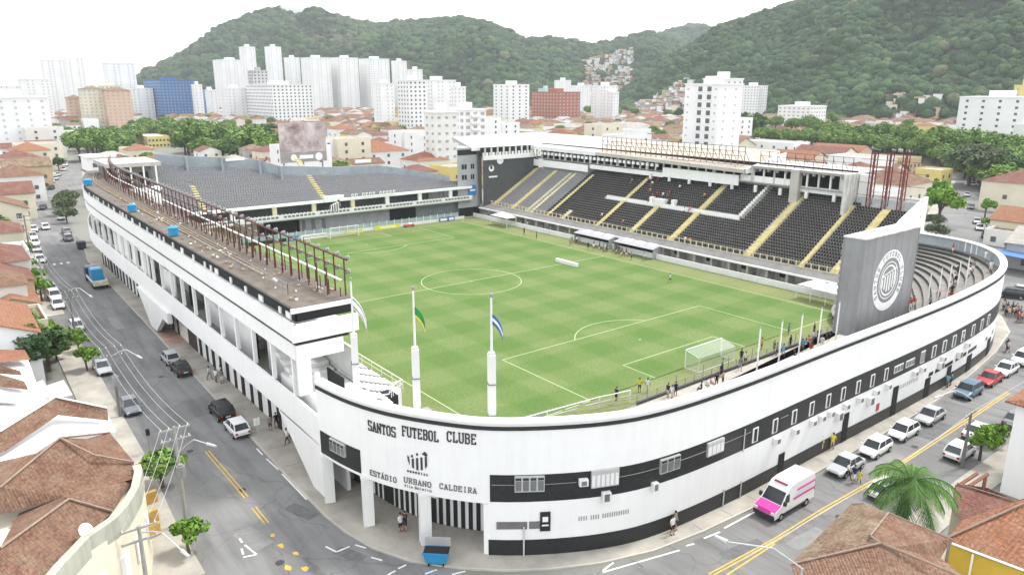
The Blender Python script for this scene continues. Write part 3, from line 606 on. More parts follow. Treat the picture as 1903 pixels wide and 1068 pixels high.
def glyph(mb, ch, place, w, h, t, m):
    for (x0, y0, x1, y1) in FONT.get(ch, []):
        dx, dy = (x1-x0)*w/4, (y1-y0)*h/6; l = math.hypot(dx, dy)
        if l < 1e-6: continue
        nx, ny = -dy/l*t/2, dx/l*t/2; ex, ey = dx/l*t*.4, dy/l*t*.4
        ax, ay, cx_, cy_ = x0*w/4-ex, y0*h/6-ey, x1*w/4+ex, y1*h/6+ey
        q = [(ax+nx, ay+ny), (ax-nx, ay-ny), (cx_-nx, cy_-ny), (cx_+nx, cy_+ny)]
        A = [place(u, v, .045) for u, v in q]; n = len(mb.v); mb.v += A+[place(u, v, .0) for u, v in q]; k = mb.mi(m)
        for f in ((0, 1, 2, 3), (0, 4, 5, 1), (1, 5, 6, 2), (2, 6, 7, 3), (3, 7, 4, 0)): mb.f.append(tuple(n+i for i in f)); mb.fm.append(k)
def text_curve(txt, px0, px1, z0, z1, h, t, m, name, wr=.62, zc=0.0):
    s0, s1 = s_at(px0, z0), s_at(px1, z1); mb = MB(); adv = (s1-s0)/(len(txt)-.25); w = min(adv*.62, h*wr*1.2)
    acc = None
    for i, ch in enumerate(txt):
        if ch == ' ': continue
        base = ch; sL = s0+adv*i; z = z0+(z1-z0)*i/len(txt)
        def place(u, v, o, sL=sL, z=z): x, y = out(sL+u, .01+o); return (x, y, z+v)
        if ch == 'Á': glyph(mb, 'A', place, w, h, t, m); glyph(mb, "'", place, w, h, t, m)
        else: glyph(mb, ch, place, w, h, t, m)
    return mb.build(name, fac, uv=False)
LET = mat('dark_lettering', (.045, .045, .045), .6, .05)
LETG = mat('grey_lettering', (.12, .12, .12), .6, .05)
for wd, p0, p1, z_ in (('SANTOS', 685, 735, 8.82), ('FUTEBOL', 748, 816, 9.08), ('CLUBE', 832, 886, 9.25)): text_curve(wd, p0, p1, z_, z_, .76, .10, LET, 'lettering')
for wd, p0, p1, z_ in (('ESTÁDIO', 689, 737, 4.95), ('URBANO', 751, 801, 5.18), ('CALDEIRA', 818, 887, 5.25)): text_curve(wd, p0, p1, z_, z_, .42, .055, LETG, 'lettering')
text_curve('Vila', 753, 767, 4.80, 4.80, .19, .035, CON, 'lettering'); text_curve('Belmiro', 771, 803, 4.80, 4.80, .19, .035, CON, 'lettering')
text_curve('MEMORIAL', 757, 796, 6.12, 6.12, .13, .035, LET, 'lettering')
# club shield on the text wall
def shield(place, w, h, parent, name):
    # polygons in a unit frame: x -1..1, y 0..1.2
    def lift(pts, o, m, mb): mb.poly([place(x*w/2, y*h, o) for x, y in pts], m)
    outl = [(-1, .62), (-.95, .35), (-.75, .15), (-.4, .03), (0, -.03), (.4, .03), (.75, .15), (.95, .35), (1, .62), (.98, 1.0), (.86, 1.08)]
    fr = MB(); lift([(-1, .62), (-.95, .35), (-.75, .15), (-.4, .03), (0, -.03), (.4, .03), (.75, .15), (.95, .35), (1, .62), (.95, .98), (.8, 1.0)], .01, W, fr); o = fr.build(name, parent, uv=False)
    st = MB(); edge = [(-1, .62), (-.95, .35), (-.75, .15), (-.4, .03), (0, -.03), (.4, .03), (.75, .15), (.95, .35), (1, .62)]
    low = lambda x: float(np.interp(x, [p[0] for p in edge], [p[1] for p in edge])); top = lambda x: .50+(x+1)*.19
    for x0 in (-.98, -.56, -.14, .28, .70):
        x1 = x0+.22; lift([(x0, low(x0)+.02), (x1, low(x1)+.02), (x1, top(x1)), (x0, top(x0))], .03, LET, st)
    lift([(.42, .95), (.9, .82), (.98, .98), (.72, 1.12)], .03, LET, st); lift([(-1, .6), (-.9, .5), (-.75, .62), (-.95, .74)], .03, LET, st); lift([(-.62, .66), (-.42, .66), (-.42, .82), (-.62, .78)], .03, LET, st); lift([(-.1, .80), (.1, .84), (.06, .97), (-.12, .92)], .03, LET, st)
    st.build('emblem_stripes', o, uv=False); return o
sc = s_at(777, 7.3)
shield(lambda u, v, o: (*out(sc+u, .012+o), 6.42+v), 1.75, 1.5, fac, 'emblem')
# flagpole piers and flags on the coping
def flagmesh(cols, w, h, droop):
    mb = MB(); n = 8
    for j, (a, c, m) in enumerate(cols):
        for i in range(n):
            u0, u1 = i/n, (i+1)/n
            def pt(u, v): return (math.sin(u*7)*.12*u, u*w*.55, -v*h-u*u*droop-u*.3)
            mb.poly([pt(u0, a), pt(u1, a), pt(u1, c), pt(u0, c)], m)
    return mb
FLG = mat('flag_green', (.03, .25, .06), .8, .1, 4); FLY = mat('flag_yellow', (.7, .55, .03), .8, .1, 4); FLB = mat('flag_blue', (.05, .12, .38), .8, .1, 4)
for (x, y, z1, cols, lab) in ((-57.2, 51.0, 20.4, [(0, .2, W), (.2, .3, LET), (.3, .8, W), (.8, .9, LET), (.9, 1, W)], 'leftmost tall flagpole on white pier with white and black flag'),
                        (-62.8, 48.8, 20.5, [(0, .25, FLG), (.25, .75, FLG), (.75, 1, FLY)], 'middle tall flagpole on white pier with green and yellow flag'),
                        (-67.2, 45.0, 20.3, [(0, .35, FLB), (.35, .65, W), (.65, 1, FLB)], 'rightmost tall flagpole on white pier with blue and white flag')):
    t = thing('flagpole', lab, 'flagpole', (x, y, 11), 0, 'flagpoles above the entrance')
    b = MB(); b.obox(x, y, 10.9, .64, .52, 4.7, rad(-25), W2); b.obox(x, y, 15.4, .45, .45, .35, rad(-25), WD); b.obox(x, y, 13.3, .78, .64, .06, rad(-25), CONR); b.build('pier', t)
    MB().tube((x, y, 15.4), (x, y, z1-.4), .10, W2, 8, .07).build('pole', t)
    MB().tube((x, y, z1-.4), (x, y, z1-.15), .10, STL, 8).build('finial', t)
    fm = flagmesh(cols, *((2.0, 1.0, 1.6) if x > -60 else (1.5, .8, .9))); R_ = Matrix.Translation((x, y, z1-1.6)) @ Matrix.Rotation(rad(138), 4, 'Z')
    fm.v = [tuple(R_ @ Vector(q)) for q in fm.v]; fm.build('flag', t, uv=False)
LAND += [(655, 640, 'the leftmost flagpole'), (773, 660, 'the middle flagpole'), (912, 660, 'the rightmost flagpole')]
for k, y in enumerate((19.8, 16.4, 13.1, 9.8, 6.6, -13.6, -16.6, -19.6, -22.6, -25.8)):
    s_ = min(np.linspace(40, 110, 700), key=lambda q: abs(out(q)[1]-y)); p = out(s_, -2.4)
    t = thing('terrace_pole', None, 'pole', (p[0], p[1], 9.0), 0, 'thin white poles behind the coping'); later(t, 'thin white pole behind coping', (p[0], p[1], 13))
    MB().tube((p[0], p[1], 8.4), (p[0], p[1], 13.9), .085, W2, 6, .06).build('shaft', t)
    MB().ball((p[0], p[1], 13.95), .09, STL, 6, 4).build('knob', t)
# ================================================================== left grandstand (roofed, white) along the left street
ls = thing('left_grandstand', 'long white grandstand with brown flat roof beside the left street', 'grandstand', (-48, 50, 0))
LO = [(-48.5, 52.5), (-20, 52.5), (10, 52.5), (40, 52.5), (52, 52.3), (60, 51.7), (68, 50.6), (76, 49.0), (84, 47.2)]
def L_(p, d): return offs(p, -d)         # inwards (towards the pitch)
def bandwall(mb, line_, z0, z1, d, th, m, mtop=None):
    O = L_(line_, d); I = L_(line_, d+th)
    mb.strip([(p[0], p[1], z0) for p in O], [(p[0], p[1], z1) for p in O], m); mb.strip([(p[0], p[1], z1) for p in I], [(p[0], p[1], z0) for p in I], m)
    mb.strip([(p[0], p[1], z1) for p in O], [(p[0], p[1], z1) for p in I], mtop or m); mb.strip([(p[0], p[1], z0) for p in I], [(p[0], p[1], z0) for p in O], m)
    for k in (0, -1): mb.poly([(*O[k], z0), (*O[k], z1), (*I[k], z1), (*I[k], z0)], m)
LF = [(-53.6, 52.6)]+LO
b = MB(); bandwall(b, [(-53.4, 52.5)]+LO, 0, 4.9, 1.9, .3, W); b.build('ground_wall', ls)
b = MB(); bandwall(b, LF, 4.9, 7.55, -.05, .22, W); b.build('parapet', ls)
b = MB(); bandwall(b, LF, 4.7, 4.9, .2, 6.0, CON); b.build('first_floor', ls)
b = MB(); bandwall(b, LO, 11.2, 12.62, -.0, .3, W); b.build('fascia', ls)
b = MB(); bandwall(b, LO, 12.62, 13.12, .06, .2, BLK); b.build('ventilation_strip', ls)
sl = MB(); 
x = -48
while x < 56: sl.box(x, 52.45, 12.84, x+1.5, 52.47, 12.90, ALU); x += 1.9
sl.build('ventilation_louvre', ls)
b = MB(); bandwall(b, [(-49.3, 52.7)]+LO[1:], 13.12, 14.7, -.1, .3, W, W2); b.box(-49.3, 46.7, 13.12, -49.05, 52.9, 14.7, W); b.build('upper_box', ls)
b = MB(); bandwall(b, LO, 12.9, 13.12, .0, 6.1, W2); b.build('box_floor', ls)
b = MB(); bandwall(b, LO, 14.7, 15.7, .30, .1, DK); b.box(-48.5, 46.9, 14.7, -48.4, 52.2, 15.45, DK); b.build('window_strip', ls)
for i in range(46):
    x = -47.6+i*2.25
    if x > 52: break
    if i % 2 or i % 5 == 0: MB().box(x, 52.21, 14.7, x+(.55 if i % 3 else 1.1), 52.32, 15.3, W2).build('window_post', ls)
# roof slab with brown, weathered surface
RF = mat('weathered_roof', (.095, .080, .066), .95, 0, .5, col2=(.185, .155, .125), bump=.3, bscale=5)
b = MB(); O = L_(LO, .12); I = L_(LO, 5.7)
b.strip([(p[0], p[1], 16.0) for p in O], [(p[0], p[1], 16.1) for p in I], RF); b.strip([(p[0], p[1], 15.62) for p in I], [(p[0], p[1], 15.78) for p in O], CON)
b.strip([(p[0], p[1], 15.78) for p in O], [(p[0], p[1], 16.0) for p in O], CONR); b.strip([(p[0], p[1], 16.1) for p in I], [(p[0], p[1], 15.62) for p in I], CONR)
b.poly([(*O[0], 15.78), (*O[0], 16), (*I[0], 16.1), (*I[0], 15.62)], CONR); b.poly([(*O[-1], 15.78), (*O[-1], 16), (*I[-1], 16.1), (*I[-1], 15.62)], CONR); b.build('roof', ls)
b = MB(); b.box(-48.62, 46.9, 15.5, -48.42, 52.6, 15.92, W); b.build('roof_fascia', ls)
# pipes and conduits lying along the roof
PIP = mat('roof_pipe', (.34, .26, .18), .8, .2, 2)
for d, w, x0, x1 in ((2.15, .10, -38, 80), (2.6, .08, -34, 80), (3.05, .07, -30, 60)):
    b = MB(); q = [p for p in L_(catmull(LO, 6), d) if x0 < p[0] < x1]; b.path([(p[0], p[1], 16.16) for p in q], w, PIP, 5); b.build('roof_pipe', ls)
b = MB(); 
for i in range(26):
    x = -44+i*1.2; b.tube((x, 51.0, 16.0), (x, 51.0, 17.0), .03, STL, 4)
b.path([(-44, 51.0, 17.0), (-14, 51.0, 17.0)], .03, STL, 4); b.path([(-44, 51.0, 16.5), (-14, 51.0, 16.5)], .02, STL, 4)
for i in range(5): b.tube((-44, 48.4+i*.65, 16.05), (-44, 48.4+i*.65, 17.0), .03, STL, 4)
b.path([(-44, 48.4, 17.0), (-44, 51.0, 17.0)], .03, STL, 4); b.build('roof_railing', ls)
MB().box(-48.7, 51.2, 7.9, -48.4, 52.44, 11.2, W).build('end_wall', ls); MB().box(-48.7, 48.0, 11.2, -48.4, 52.44, 12.6, W).build('end_beam', ls); MB().box(-48.62, 47.4, 12.62, -48.4, 52.42, 13.1, BLK).build('end_strip', ls)
rr_ = random.Random(4); b = MB()
for i in range(150): x = rr_.uniform(-47.5, 30); y = rr_.uniform(47.1, 51.9); s_ = rr_.uniform(.08, .28); b.box(x, y, 16.05, x+s_*rr_.uniform(.6, 2.5), y+s_, 16.16+s_*.3, PIP if i % 3 else W2)
b.build('roof_debris', ls)['kind'] = 'stuff'
for i in range(60):
    x = -47.8+i*1.45; MB().tube((x, 47.6+(i % 3)*.45, 16.05), (x, 47.6+(i % 3)*.45, 16.9+(i*7 % 5)*.28), .055, RST, 4).build('roof_stub', ls)
# ground floor door openings
xs = []; x = -46.5
while x < 56:
    if not (-9 < x < -1): xs.append(x)
    x += 2.75
for i, x in enumerate(xs):
    w = 1.05 if i % 2 else .8
    if x < -44.5: continue
    o = MB().box(x, 50.61, .12, x+w, 50.68, 3.9, DK).build('doorway', ls)
MB().box(-8.6, 50.61, .12, -4.6, 50.7, 3.2, mat('brown_gate', (.07, .045, .04), .8, .2)).build('gate', ls)
# columns of the open upper floor
for i in range(21):
    x = -52.6+i*5.15
    MB().box(x, 52.05, 7.5, x+.34, 52.42, 11.25, W).build('column', ls)
b = MB(); bandwall(b, LF[1:], 4.9, 11.2, 5.4, .25, W2); b.build('back_wall', ls)
# infilled bays, stair balustrades and dark openings of the upper floor
for (x0, x1, z0, z1, y, m, nm) in ((8, 30, 7.5, 11.2, 52.0, W2, 'infill_wall'), (-3, 3.5, 7.5, 9.6, 51.2, W2, 'infill_wall'), (-19, -10, 7.5, 11.2, 49.5, W, 'infill_wall'), (-31, -20, 7.5, 10.2, 50.4, W2, 'infill_wall'), (-38, -33, 7.5, 10.6, 49.6, W2, 'infill_wall'), (30, 50, 7.5, 8.8, 51.4, W, 'infill_wall')):
    MB().box(x0, y-.15, z0-2.5, x1, y, z1, m).build(nm, ls)
for x in (13, 19, 26, 33, 38, 44): MB().box(x, 52.01, 8.0, x+1.1, 52.06, 10.3 if x != 26 else 9.2, DK).build('window', ls)
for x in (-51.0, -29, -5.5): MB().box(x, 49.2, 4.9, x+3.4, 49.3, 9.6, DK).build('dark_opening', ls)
b = MB()
for k in range(12): b.box(-52.5+k*1.1, 47.4, 4.9+k*.42, -51.4+k*1.1, 51.4, 5.3+k*.42, W2)
b.build('inner_stair', ls)
b = MB()
for k in range(10): b.box(-26+k*1.1, 47.6, 4.9+k*.42, -24.9+k*1.1, 50.2, 5.3+k*.42, W2)
b.build('inner_stair', ls)
# white stair enclosures that come down to the pavement
b = MB(); b.poly([(-43.5, 52.66, 4.9), (-53.2, 52.66, 4.9), (-53.2, 52.66, 0), (-51.0, 52.66, 0)], W); b.poly([(-51.0, 52.3, 0), (-53.2, 52.3, 0), (-53.2, 52.3, 4.9), (-43.5, 52.3, 4.9)], W); b.poly([(-43.5, 52.3, 4.9), (-43.5, 52.66, 4.9), (-51.0, 52.66, 0), (-51.0, 52.3, 0)], W2)
b.poly([(-53.2, 52.66, 4.9), (-53.2, 52.3, 4.9), (-53.2, 52.3, 0), (-53.2, 52.66, 0)], W); b.build('stair_balustrade', ls)
b = MB(); pr = [(-4.5, 4.9), (-4.5, 3.4), (-1.5, 3.4), (3.2, 0.4), (6.5, 0.4), (13.5, 4.9)]
b.poly([(x, 53.0, z) for x, z in pr], W); b.poly([(x, 52.4, z) for x, z in pr][::-1], W)
for a, c in zip(pr, pr[1:]+pr[:1]): b.poly([(a[0], 53.0, a[1]), (a[0], 52.4, a[1]), (c[0], 52.4, c[1]), (c[0], 53.0, c[1])], W2)
b.build('stair_balustrade', ls)
# seating deck facing the pitch
b = MB(); ny = 12
for k in range(ny):
    y0 = 38.6+k*.75; b.box(max(-53, -42-k*1.15), y0, .3, 60, y0+.76, 2.75+k*.42, W)
b.build('seating_tiers', ls)
b = MB()
for k in range(ny):
    for i in range(34):
        x = max(-53, -42-k*1.15)+.4+i*.62; b.box(x, 38.9+k*.75, 2.75+k*.42, x+.42, 39.2+k*.75, 3.15+k*.42, W2 if (i*7+k*3) % 5 else CONR)
o = b.build('white_seats', ls); o['kind'] = 'stuff'
MB().box(-53.2, 47.3, 4.9, -42, 51.6, 7.9, W).build('upper_deck', ls)
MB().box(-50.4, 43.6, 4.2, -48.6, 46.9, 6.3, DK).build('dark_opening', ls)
b = MB()
for (a, c) in (((-42, 38.5), (-53.2, 46.0)), ((-53.2, 46.0), (-53.2, 51.4)), ((-49, 47.2), (-42, 47.2))):
    z = 3.9 if a[1] < 40 else 8.0
    z2 = 8.6 if c[1] > 45 else 3.9
    b.tube((*a, z), (*c, z2), .05, W, 5); b.tube((*a, z-.5), (*c, z2-.5), .03, W, 4)
    for i in range(9): t_ = i/8; b.tube((a[0]+(c[0]-a[0])*t_, a[1]+(c[1]-a[1])*t_, z-1.1+(z2-z)*t_), (a[0]+(c[0]-a[0])*t_, a[1]+(c[1]-a[1])*t_, z+(z2-z)*t_), .03, W, 4)
b.build('deck_railing', ls)
for k in range(7): b = MB(); b.box(-54+k*1.6, 36.2, .1+k*.05, -52.9+k*1.6, 40.6, .55, SEATM if k % 2 else CON); b.build('black_bench', ls)
RAIL = mat('cream_rail', (.62, .62, .50), .6, .05)
b = MB(); b.path([(-42.2, 38.5, 3.9), (60, 38.5, 3.9)], .05, RAIL, 5); b.path([(-42.2, 38.5, 3.35), (60, 38.5, 3.35)], .035, RAIL, 5)
for i in range(42): b.tube((-42.2+i*2.4, 38.5, 2.4), (-42.2+i*2.4, 38.5, 3.9), .04, RAIL, 5)
b.tube((-42.2, 38.5, 3.9), (-42.2, 41.5, 3.9), .05, RAIL, 5); b.build('front_railing', ls)
# blue water tanks on the roof
for px, py, r_ in ((246, 387, 1.3), (323, 431, 1.3), (164, 338, 1.6)):
    r_ *= .54; q = P(px, py+6, 16.1); t = thing('water_tank', None, 'water tank', q, 0, 'blue tanks on the stand roof'); later(t, 'blue water tank on brown roof')
    MB().tube(q, (q[0], q[1], 17.1), r_*.85, BLUT, 12, r_*.95).build('tank', t); MB().tube((q[0], q[1], 17.1), (q[0], q[1], 17.3), r_, BLUT, 12, r_*.5).build('lid', t)
# floodlight rows on rusty posts along the inner roof edge
def floodpost(h, arm):
    t = thing('floodlight_post', None, 'floodlight', (0, 0, 0), 0, 'rusty floodlight posts on the left roof')
    MB().tube((0, 0, 0), (0, 0, h), .07, RST, 5).build('post', t)
    for z in ((h*.98, h*.62) if arm else ()):
        l = MB(); l.tube((0, -.12, z), (0, -.45, z+.05), .19, mat('lamp_housing', (.19, .19, .19), .45, .1), 10, .22); l.tube((0, -.46, z+.05), (0, -.48, z+.05), .23, HEADL, 10); l.tube((0, 0, z), (0, -.2, z), .08, STL, 5); l.build('lamp', t)
    return t
FA, FB = floodpost(3.5, True), floodpost(2.6, False)
inner = L_(catmull(LO, 8), 5.35); second = L_(catmull(LO, 8), 4.2)
def along(poly, d):
    for a, c in zip(poly[:-1], poly[1:]):
        l = math.hypot(c[0]-a[0], c[1]-a[1])
        if d <= l: t = d/l; return a[0]+(c[0]-a[0])*t, a[1]+(c[1]-a[1])*t, math.atan2(c[1]-a[1], c[0]-a[0])
        d -= l
    return None
n = 0
for i in range(58):
    q = along(inner, .6+i*2.15)
    if not q: break
    o = FA if i == 0 else dup(FA); o.location = (q[0], q[1], 16.08); o.rotation_euler = (0, 0, q[2]); later(o, 'rusty floodlight post at roof edge', (q[0], q[1], 18.5))
for i in range(56):
    q = along(second, 1.9+i*2.15)
    if not q: break
    o = FB if i == 0 else dup(FB); o.location = (q[0], q[1], 16.06); o.rotation_euler = (0, 0, q[2]); later(o, 'short rusty post on roof', (q[0], q[1], 17.5))
fr = thing('floodlight_rail', 'rusty steel rails linking the floodlight posts along the brown roof', 'rail', (-48, 47, 16))
b = MB(); q = [(p[0], p[1]) for p in inner]; b.path([(p[0], p[1], 19.5) for p in q], .09, RST, 5); b.path([(p[0], p[1], 18.5) for p in q], .05, RST, 5); b.build('upper_rail', fr)
b = MB(); q = [(p[0], p[1]) for p in L_(catmull(LO, 8), 4.8)]; b.path([(p[0], p[1], 17.7) for p in q], .11, W2, 5); b.build('white_cable_tray', fr)
LAND += [(440, 470, 'the left stand roof'), (240, 385, 'the roof tanks')]
# ================================================================== right grandstand
rs = thing('right_grandstand', 'grandstand of black seats with cream stairs and white boxes on the right', 'grandstand', (0, -45, 0))
RZ = lambda y: 3.3+(-45-y)*.575
rows = 26
def risers(mb, x0, x1, m, n0=0, n1=rows, dy=.75):
    for k in range(n0, n1):
        y0 = -45-k*dy; z = 3.3+k*dy*.575
        mb.poly([(x0, y0, z), (x1, y0, z), (x1, y0-dy, z), (x0, y0-dy, z)][::-1], m); mb.poly([(x0, y0, z-dy*.575), (x1, y0, z-dy*.575), (x1, y0, z), (x0, y0, z)], m)
b = MB(); risers(b, -50, 33, CONL); risers(b, 33, 55, CONL, 0, 21); 
b.poly([(-50, -45, 0), (55, -45, 0), (55, -45, 3.3), (-50, -45, 3.3)], CON); b.build('seating_tiers', rs)
b = MB(); b.poly([(-50.2, -45, 0), (-50.2, -45, 5.0), (-50.2, -55, 12.3), (-50.2, -63.5, 15.6), (-50.2, -64.5, 15.6), (-50.2, -64.5, 0)][::-1], W)
b.poly([(-49.8, -45, 0), (-49.8, -45, 5.0), (-49.8, -55, 12.3), (-49.8, -63.5, 15.6), (-49.8, -64.5, 15.6), (-49.8, -64.5, 0)], W)
for a, c in (((-45, 5.0), (-55, 12.3)), ((-55, 12.3), (-63.5, 15.6)), ((-63.5, 15.6), (-64.5, 15.6))): b.poly([(-50.2, a[0], a[1]), (-49.8, a[0], a[1]), (-49.8, c[0], c[1]), (-50.2, c[0], c[1])], W)
b.poly([(-50.2, -64.5, 0), (-49.8, -64.5, 0), (-49.8, -64.5, 15.6), (-50.2, -64.5, 15.6)], W2); b.build('end_wall', rs)
b = MB(); b.box(-50, -64.9, 0, 56, -64.6, 15.0, W2); b.build('rear_wall', rs)
# stairs: (x, first row, last row, width, colour)
STX = [(-44.6, 0, 22, 1.5, YEL), (-38.2, 0, 22, .7, YEL), (-27.0, 0, 25, 1.3, YEL), (-8.2, 0, 24, 1.3, YEL), (3.0, 0, 12, 1.1, YEL), (13.5, 0, 23, 1.2, YEL), (25.6, 0, 4, .9, CRM), (37.6, 0, 21, .8, CRM), (39.6, 0, 21, .5, CRM), (45.6, 0, 21, 1.2, YEL), (53.6, 0, 21, 1.4, YEL), (31.2, 0, 21, .9, YEL)]
for x, n0, n1, w, m in STX:
    b = MB()
    for k in range(n0, n1):
        y0 = -45-k*.75; z = 3.3+k*.75*.575
        b.box(x-w/2, y0-.76, z-.1, x+w/2, y0, z+.24, m); b.box(x-w/2, y0-.38, z+.24, x+w/2, y0-.76, z+.44, m)
    b.box(x+w/2-.08, -45, 3.3, x+w/2, -44.9, 4.2, m); b.build('stairway', rs)
# vomitory and lateral gangway
b = MB(); b.box(-18.5, -54.25, 8.2, 19.5, -53.95, 8.95, W); b.build('gangway_wall', rs)
MB().box(1.6, -55.6, 8.1, 4.6, -53.9, 9.9, W2).build('vomitory', rs); MB().box(5.2, -55.4, 8.1, 6.1, -54.3, 10.1, W).build('vomitory_wing', rs); MB().box(-1.2, -55.4, 8.1, -.3, -54.3, 10.1, W).build('vomitory_wing', rs)
for k in range(13): MB().box(-19.0, -54.4-k*.75, 8.9+k*.43, -18.4, -54.0-k*.75, 9.5+k*.43, W).build('aisle_block', rs)
# seats
def seatmb(m=SEATM, x=0, y=0, z=0, mb=None):
    mb = mb or MB(); mb.box(x-.19, y-.02, z+.22, x+.19, y+.30, z+.30, m); mb.box(x-.19, y-.09, z+.26, x+.19, y-.02, z+.62, m); return mb
spots = []
for k in range(rows):
    y = -45-k*.75-.52; z = 3.3+k*.75*.575
    x = -49.4
    while x < 54.5:
        lim = 22 if x < -39.5 else (25 if x < 33 else 21)
        if k < lim and not any(abs(x-s[0]) < s[3]/2+.2 and s[1] <= k < s[2] for s in STX) and not (k in (11, 12) and -19 < x < 20) and not (abs(x-18.9*-1) < .5 and k > 11): spots.append((x, y, z))
        x += .54
spots.sort(key=lambda p: (p[0]-CX)**2+(p[1]-CY)**2)
so = seatmb(x=spots[0][0], y=spots[0][1], z=spots[0][2]).build('seat', rs, uv=False)
for p in spots[1:100]:
    c = so.copy(); scene.collection.objects.link(c); c.location = so.location+Vector(p)-Vector(spots[0]); c.parent = rs
bk = MB(); bg_ = MB()
for p in spots[100:]: seatmb(SEATM if p[0] < 33 else SEATG, *p, mb=(bk if p[0] < 33 else bg_))
o = bk.build('black_seats', rs, uv=False); o['kind'] = 'stuff'; o = bg_.build('grey_seats', rs, uv=False); o['kind'] = 'stuff'
# front railing, walkway roof, recess with white wall
b = MB(); b.path([(-48, -44.8, 4.35), (55, -44.8, 4.35)], .05, CRM, 5); b.path([(-48, -44.8, 3.4), (55, -44.8, 3.4)], .05, CRM, 5); b.build('front_rail', rs)
for i in range(70): MB().box(-48+i*1.48, -44.9, 3.2, -47.84+i*1.48, -44.7, 4.4, CRM).build('rail_post', rs)
b = MB(); b.slab([(-48, -44.7, 3.35), (56, -44.7, 3.35), (56, -41.6, 2.75), (-48, -41.6, 2.75)], .18, CONR, W); b.build('walkway_canopy', rs)
b = MB(); b.box(-48, -41.75, 2.45, 56, -41.55, 2.78, W); b.build('canopy_edge', rs)
b = MB(); b.box(-50, -40.75, 0, 57, -40.45, 1.15, W2); b.build('pitch_wall', rs)
b = MB(); b.box(-48, -44.9, 0, 56, -44.6, 2.6, WD); b.build('recess_wall', rs)
for i in range(24):
    x = -46+i*4.1
    if -6 < x < 14: continue
    MB().box(x, -44.5, 0, x+.5, -42.2, 2.6, CONL).build('recess_pier', rs)
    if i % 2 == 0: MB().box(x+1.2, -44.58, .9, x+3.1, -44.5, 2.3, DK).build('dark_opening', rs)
# hospitality boxes
def zone(x0, x1, z0, z1, y, m, nm, th=.3): return MB().box(x0, y-th, z0, x1, y, z1, m).build(nm, rs)
zone(-13, 8, 14.1, 16.3, -60.6, W, 'box_parapet'); zone(8, 33, 13.9, 15.3, -60.9, W, 'box_parapet'); zone(33, 57, 13.0, 14.8, -60.2, W, 'box_parapet')
zone(-25.5, -13, 15.0, 16.5, -61.2, W, 'box_parapet'); zone(-37.5, -25.5, 14.3, 15.4, -61.2, W2, 'box_parapet')
b = MB(); b.box(-37.5, -64.5, 15.0, 57, -60.9, 15.25, CON); b.build('box_floor', rs)
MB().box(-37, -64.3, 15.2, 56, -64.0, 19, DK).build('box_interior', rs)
for i in range(38):
    x = -36+i*2.45
    if x > 55: break
    MB().box(x, -61.4, 15.2, x+(.35 if i % 4 else .8), -61.1, 18.2, W2 if i % 2 else WD).build('box_post', rs)
for i in range(9): x = -35+i*5.8; MB().box(x, -60.9, 13.2, x+.6, -60.5, 14.6, W2).build('box_bracket', rs)
MB().box(-27.2, -61.6, 12.0, -25.4, -60.2, 18.6, CONL).build('pylon', rs)
MB().box(-37.9, -64.5, 9.0, -37.3, -58.6, 18.8, WD).build('pylon', rs)
b = MB(); 
for i in range(30): x = 9+i*1.5; b.box(x, -60.4, 16.3, x+.8, -60.0, 17.0, W)
b.build('press_desks', rs)['kind'] = 'stuff'
# roofs
WR = mat('white_metal_roof', (.44, .435, .42), .55, .1, .3, streak=.1)
RR = mat('stained_roof', (.34, .28, .21), .7, 0, .4, col2=(.46, .43, .38))
F_ = [(57.5, -40.5, 18.7), (57, -60, 18.4), (30, -60, 18.3), (10, -59.5, 18.1), (-15.5, -59.5, 17.7)]; B_ = [(76, -46.6, 20.4), (78, -80, 20.5), (42, -80, 20.5), (14, -80, 20.4), (-10, -80, 20.3)]
b = MB(); b.strip(F_[:3], B_[:3], WR); b.strip([(p[0], p[1], p[2]-.9) for p in F_[:3]], F_[:3], W2); b.poly([F_[0], B_[0], (*B_[0][:2], 19.5), (*F_[0][:2], 17.9)], CONL); b.build('curved_roof', rs)
b = MB(); b.strip(F_[2:], B_[2:], RR); b.strip([(p[0], p[1], p[2]-.75) for p in F_[2:]], F_[2:], CONL); b.poly([F_[-1], (*F_[-1][:2], 17), (*B_[-1][:2], 19.3), B_[-1]], W); b.build('stained_roof', rs)
b = MB(); b.poly([(-15.6, -59.2, 17.9), (-15.6, -74, 20.6), (-15.6, -74, 17.5), (-15.6, -59.2, 16.9)][::-1], W); b.poly([(-15.2, -59.2, 17.9), (-15.2, -74, 20.6), (-15.2, -74, 17.5), (-15.2, -59.2, 16.9)], W); b.poly([(-15.6, -59.2, 17.9), (-15.2, -59.2, 17.9), (-15.2, -74, 20.6), (-15.6, -74, 20.6)], W); b.build('roof_gable', rs)
b = MB(); b.slab([(-16, -60.4, 18.6), (-16, -73, 18.9), (-37.8, -73, 18.9), (-37.8, -60.4, 18.6)], .5, WD, CON); b.build('low_roof', rs)
# steel lattice for hoardings on the roofs
def lattice(x0, x1, y, z0, z1, nx, nz, m, r, nm, par):
    for i in range(nx+1):
        x = x0+(x1-x0)*i/nx; b = MB(); b.tube((x, y, z0), (x, y, z1), r, m, 4); b.tube((x, y, z0+(z1-z0)*.8), (x, y-2.4, z0), r*.7, m, 4); b.build(nm+'_post', par)
    for j in range(nz+1):
        z = z0+(z1-z0)*j/nz; MB().tube((x0, y, z), (x1, y, z), r*.8, m, 4).build(nm+'_rail', par)
LT = mat('brown_lattice', (.15, .10, .08), .85, .2)
h = thing('roof_hoarding_frame', 'tall brown steel lattice standing on the stained white roof', 'steel frame', (7, -62, 18))
lattice(-13.5, 29, -61.5, 18.3, 22.2, 26, 4, LT, .08, 'frame', h)
h2 = thing('roof_hoarding_frame', 'low rusty steel lattice on the lower roof of right stand', 'steel frame', (-27, -62, 18.7))
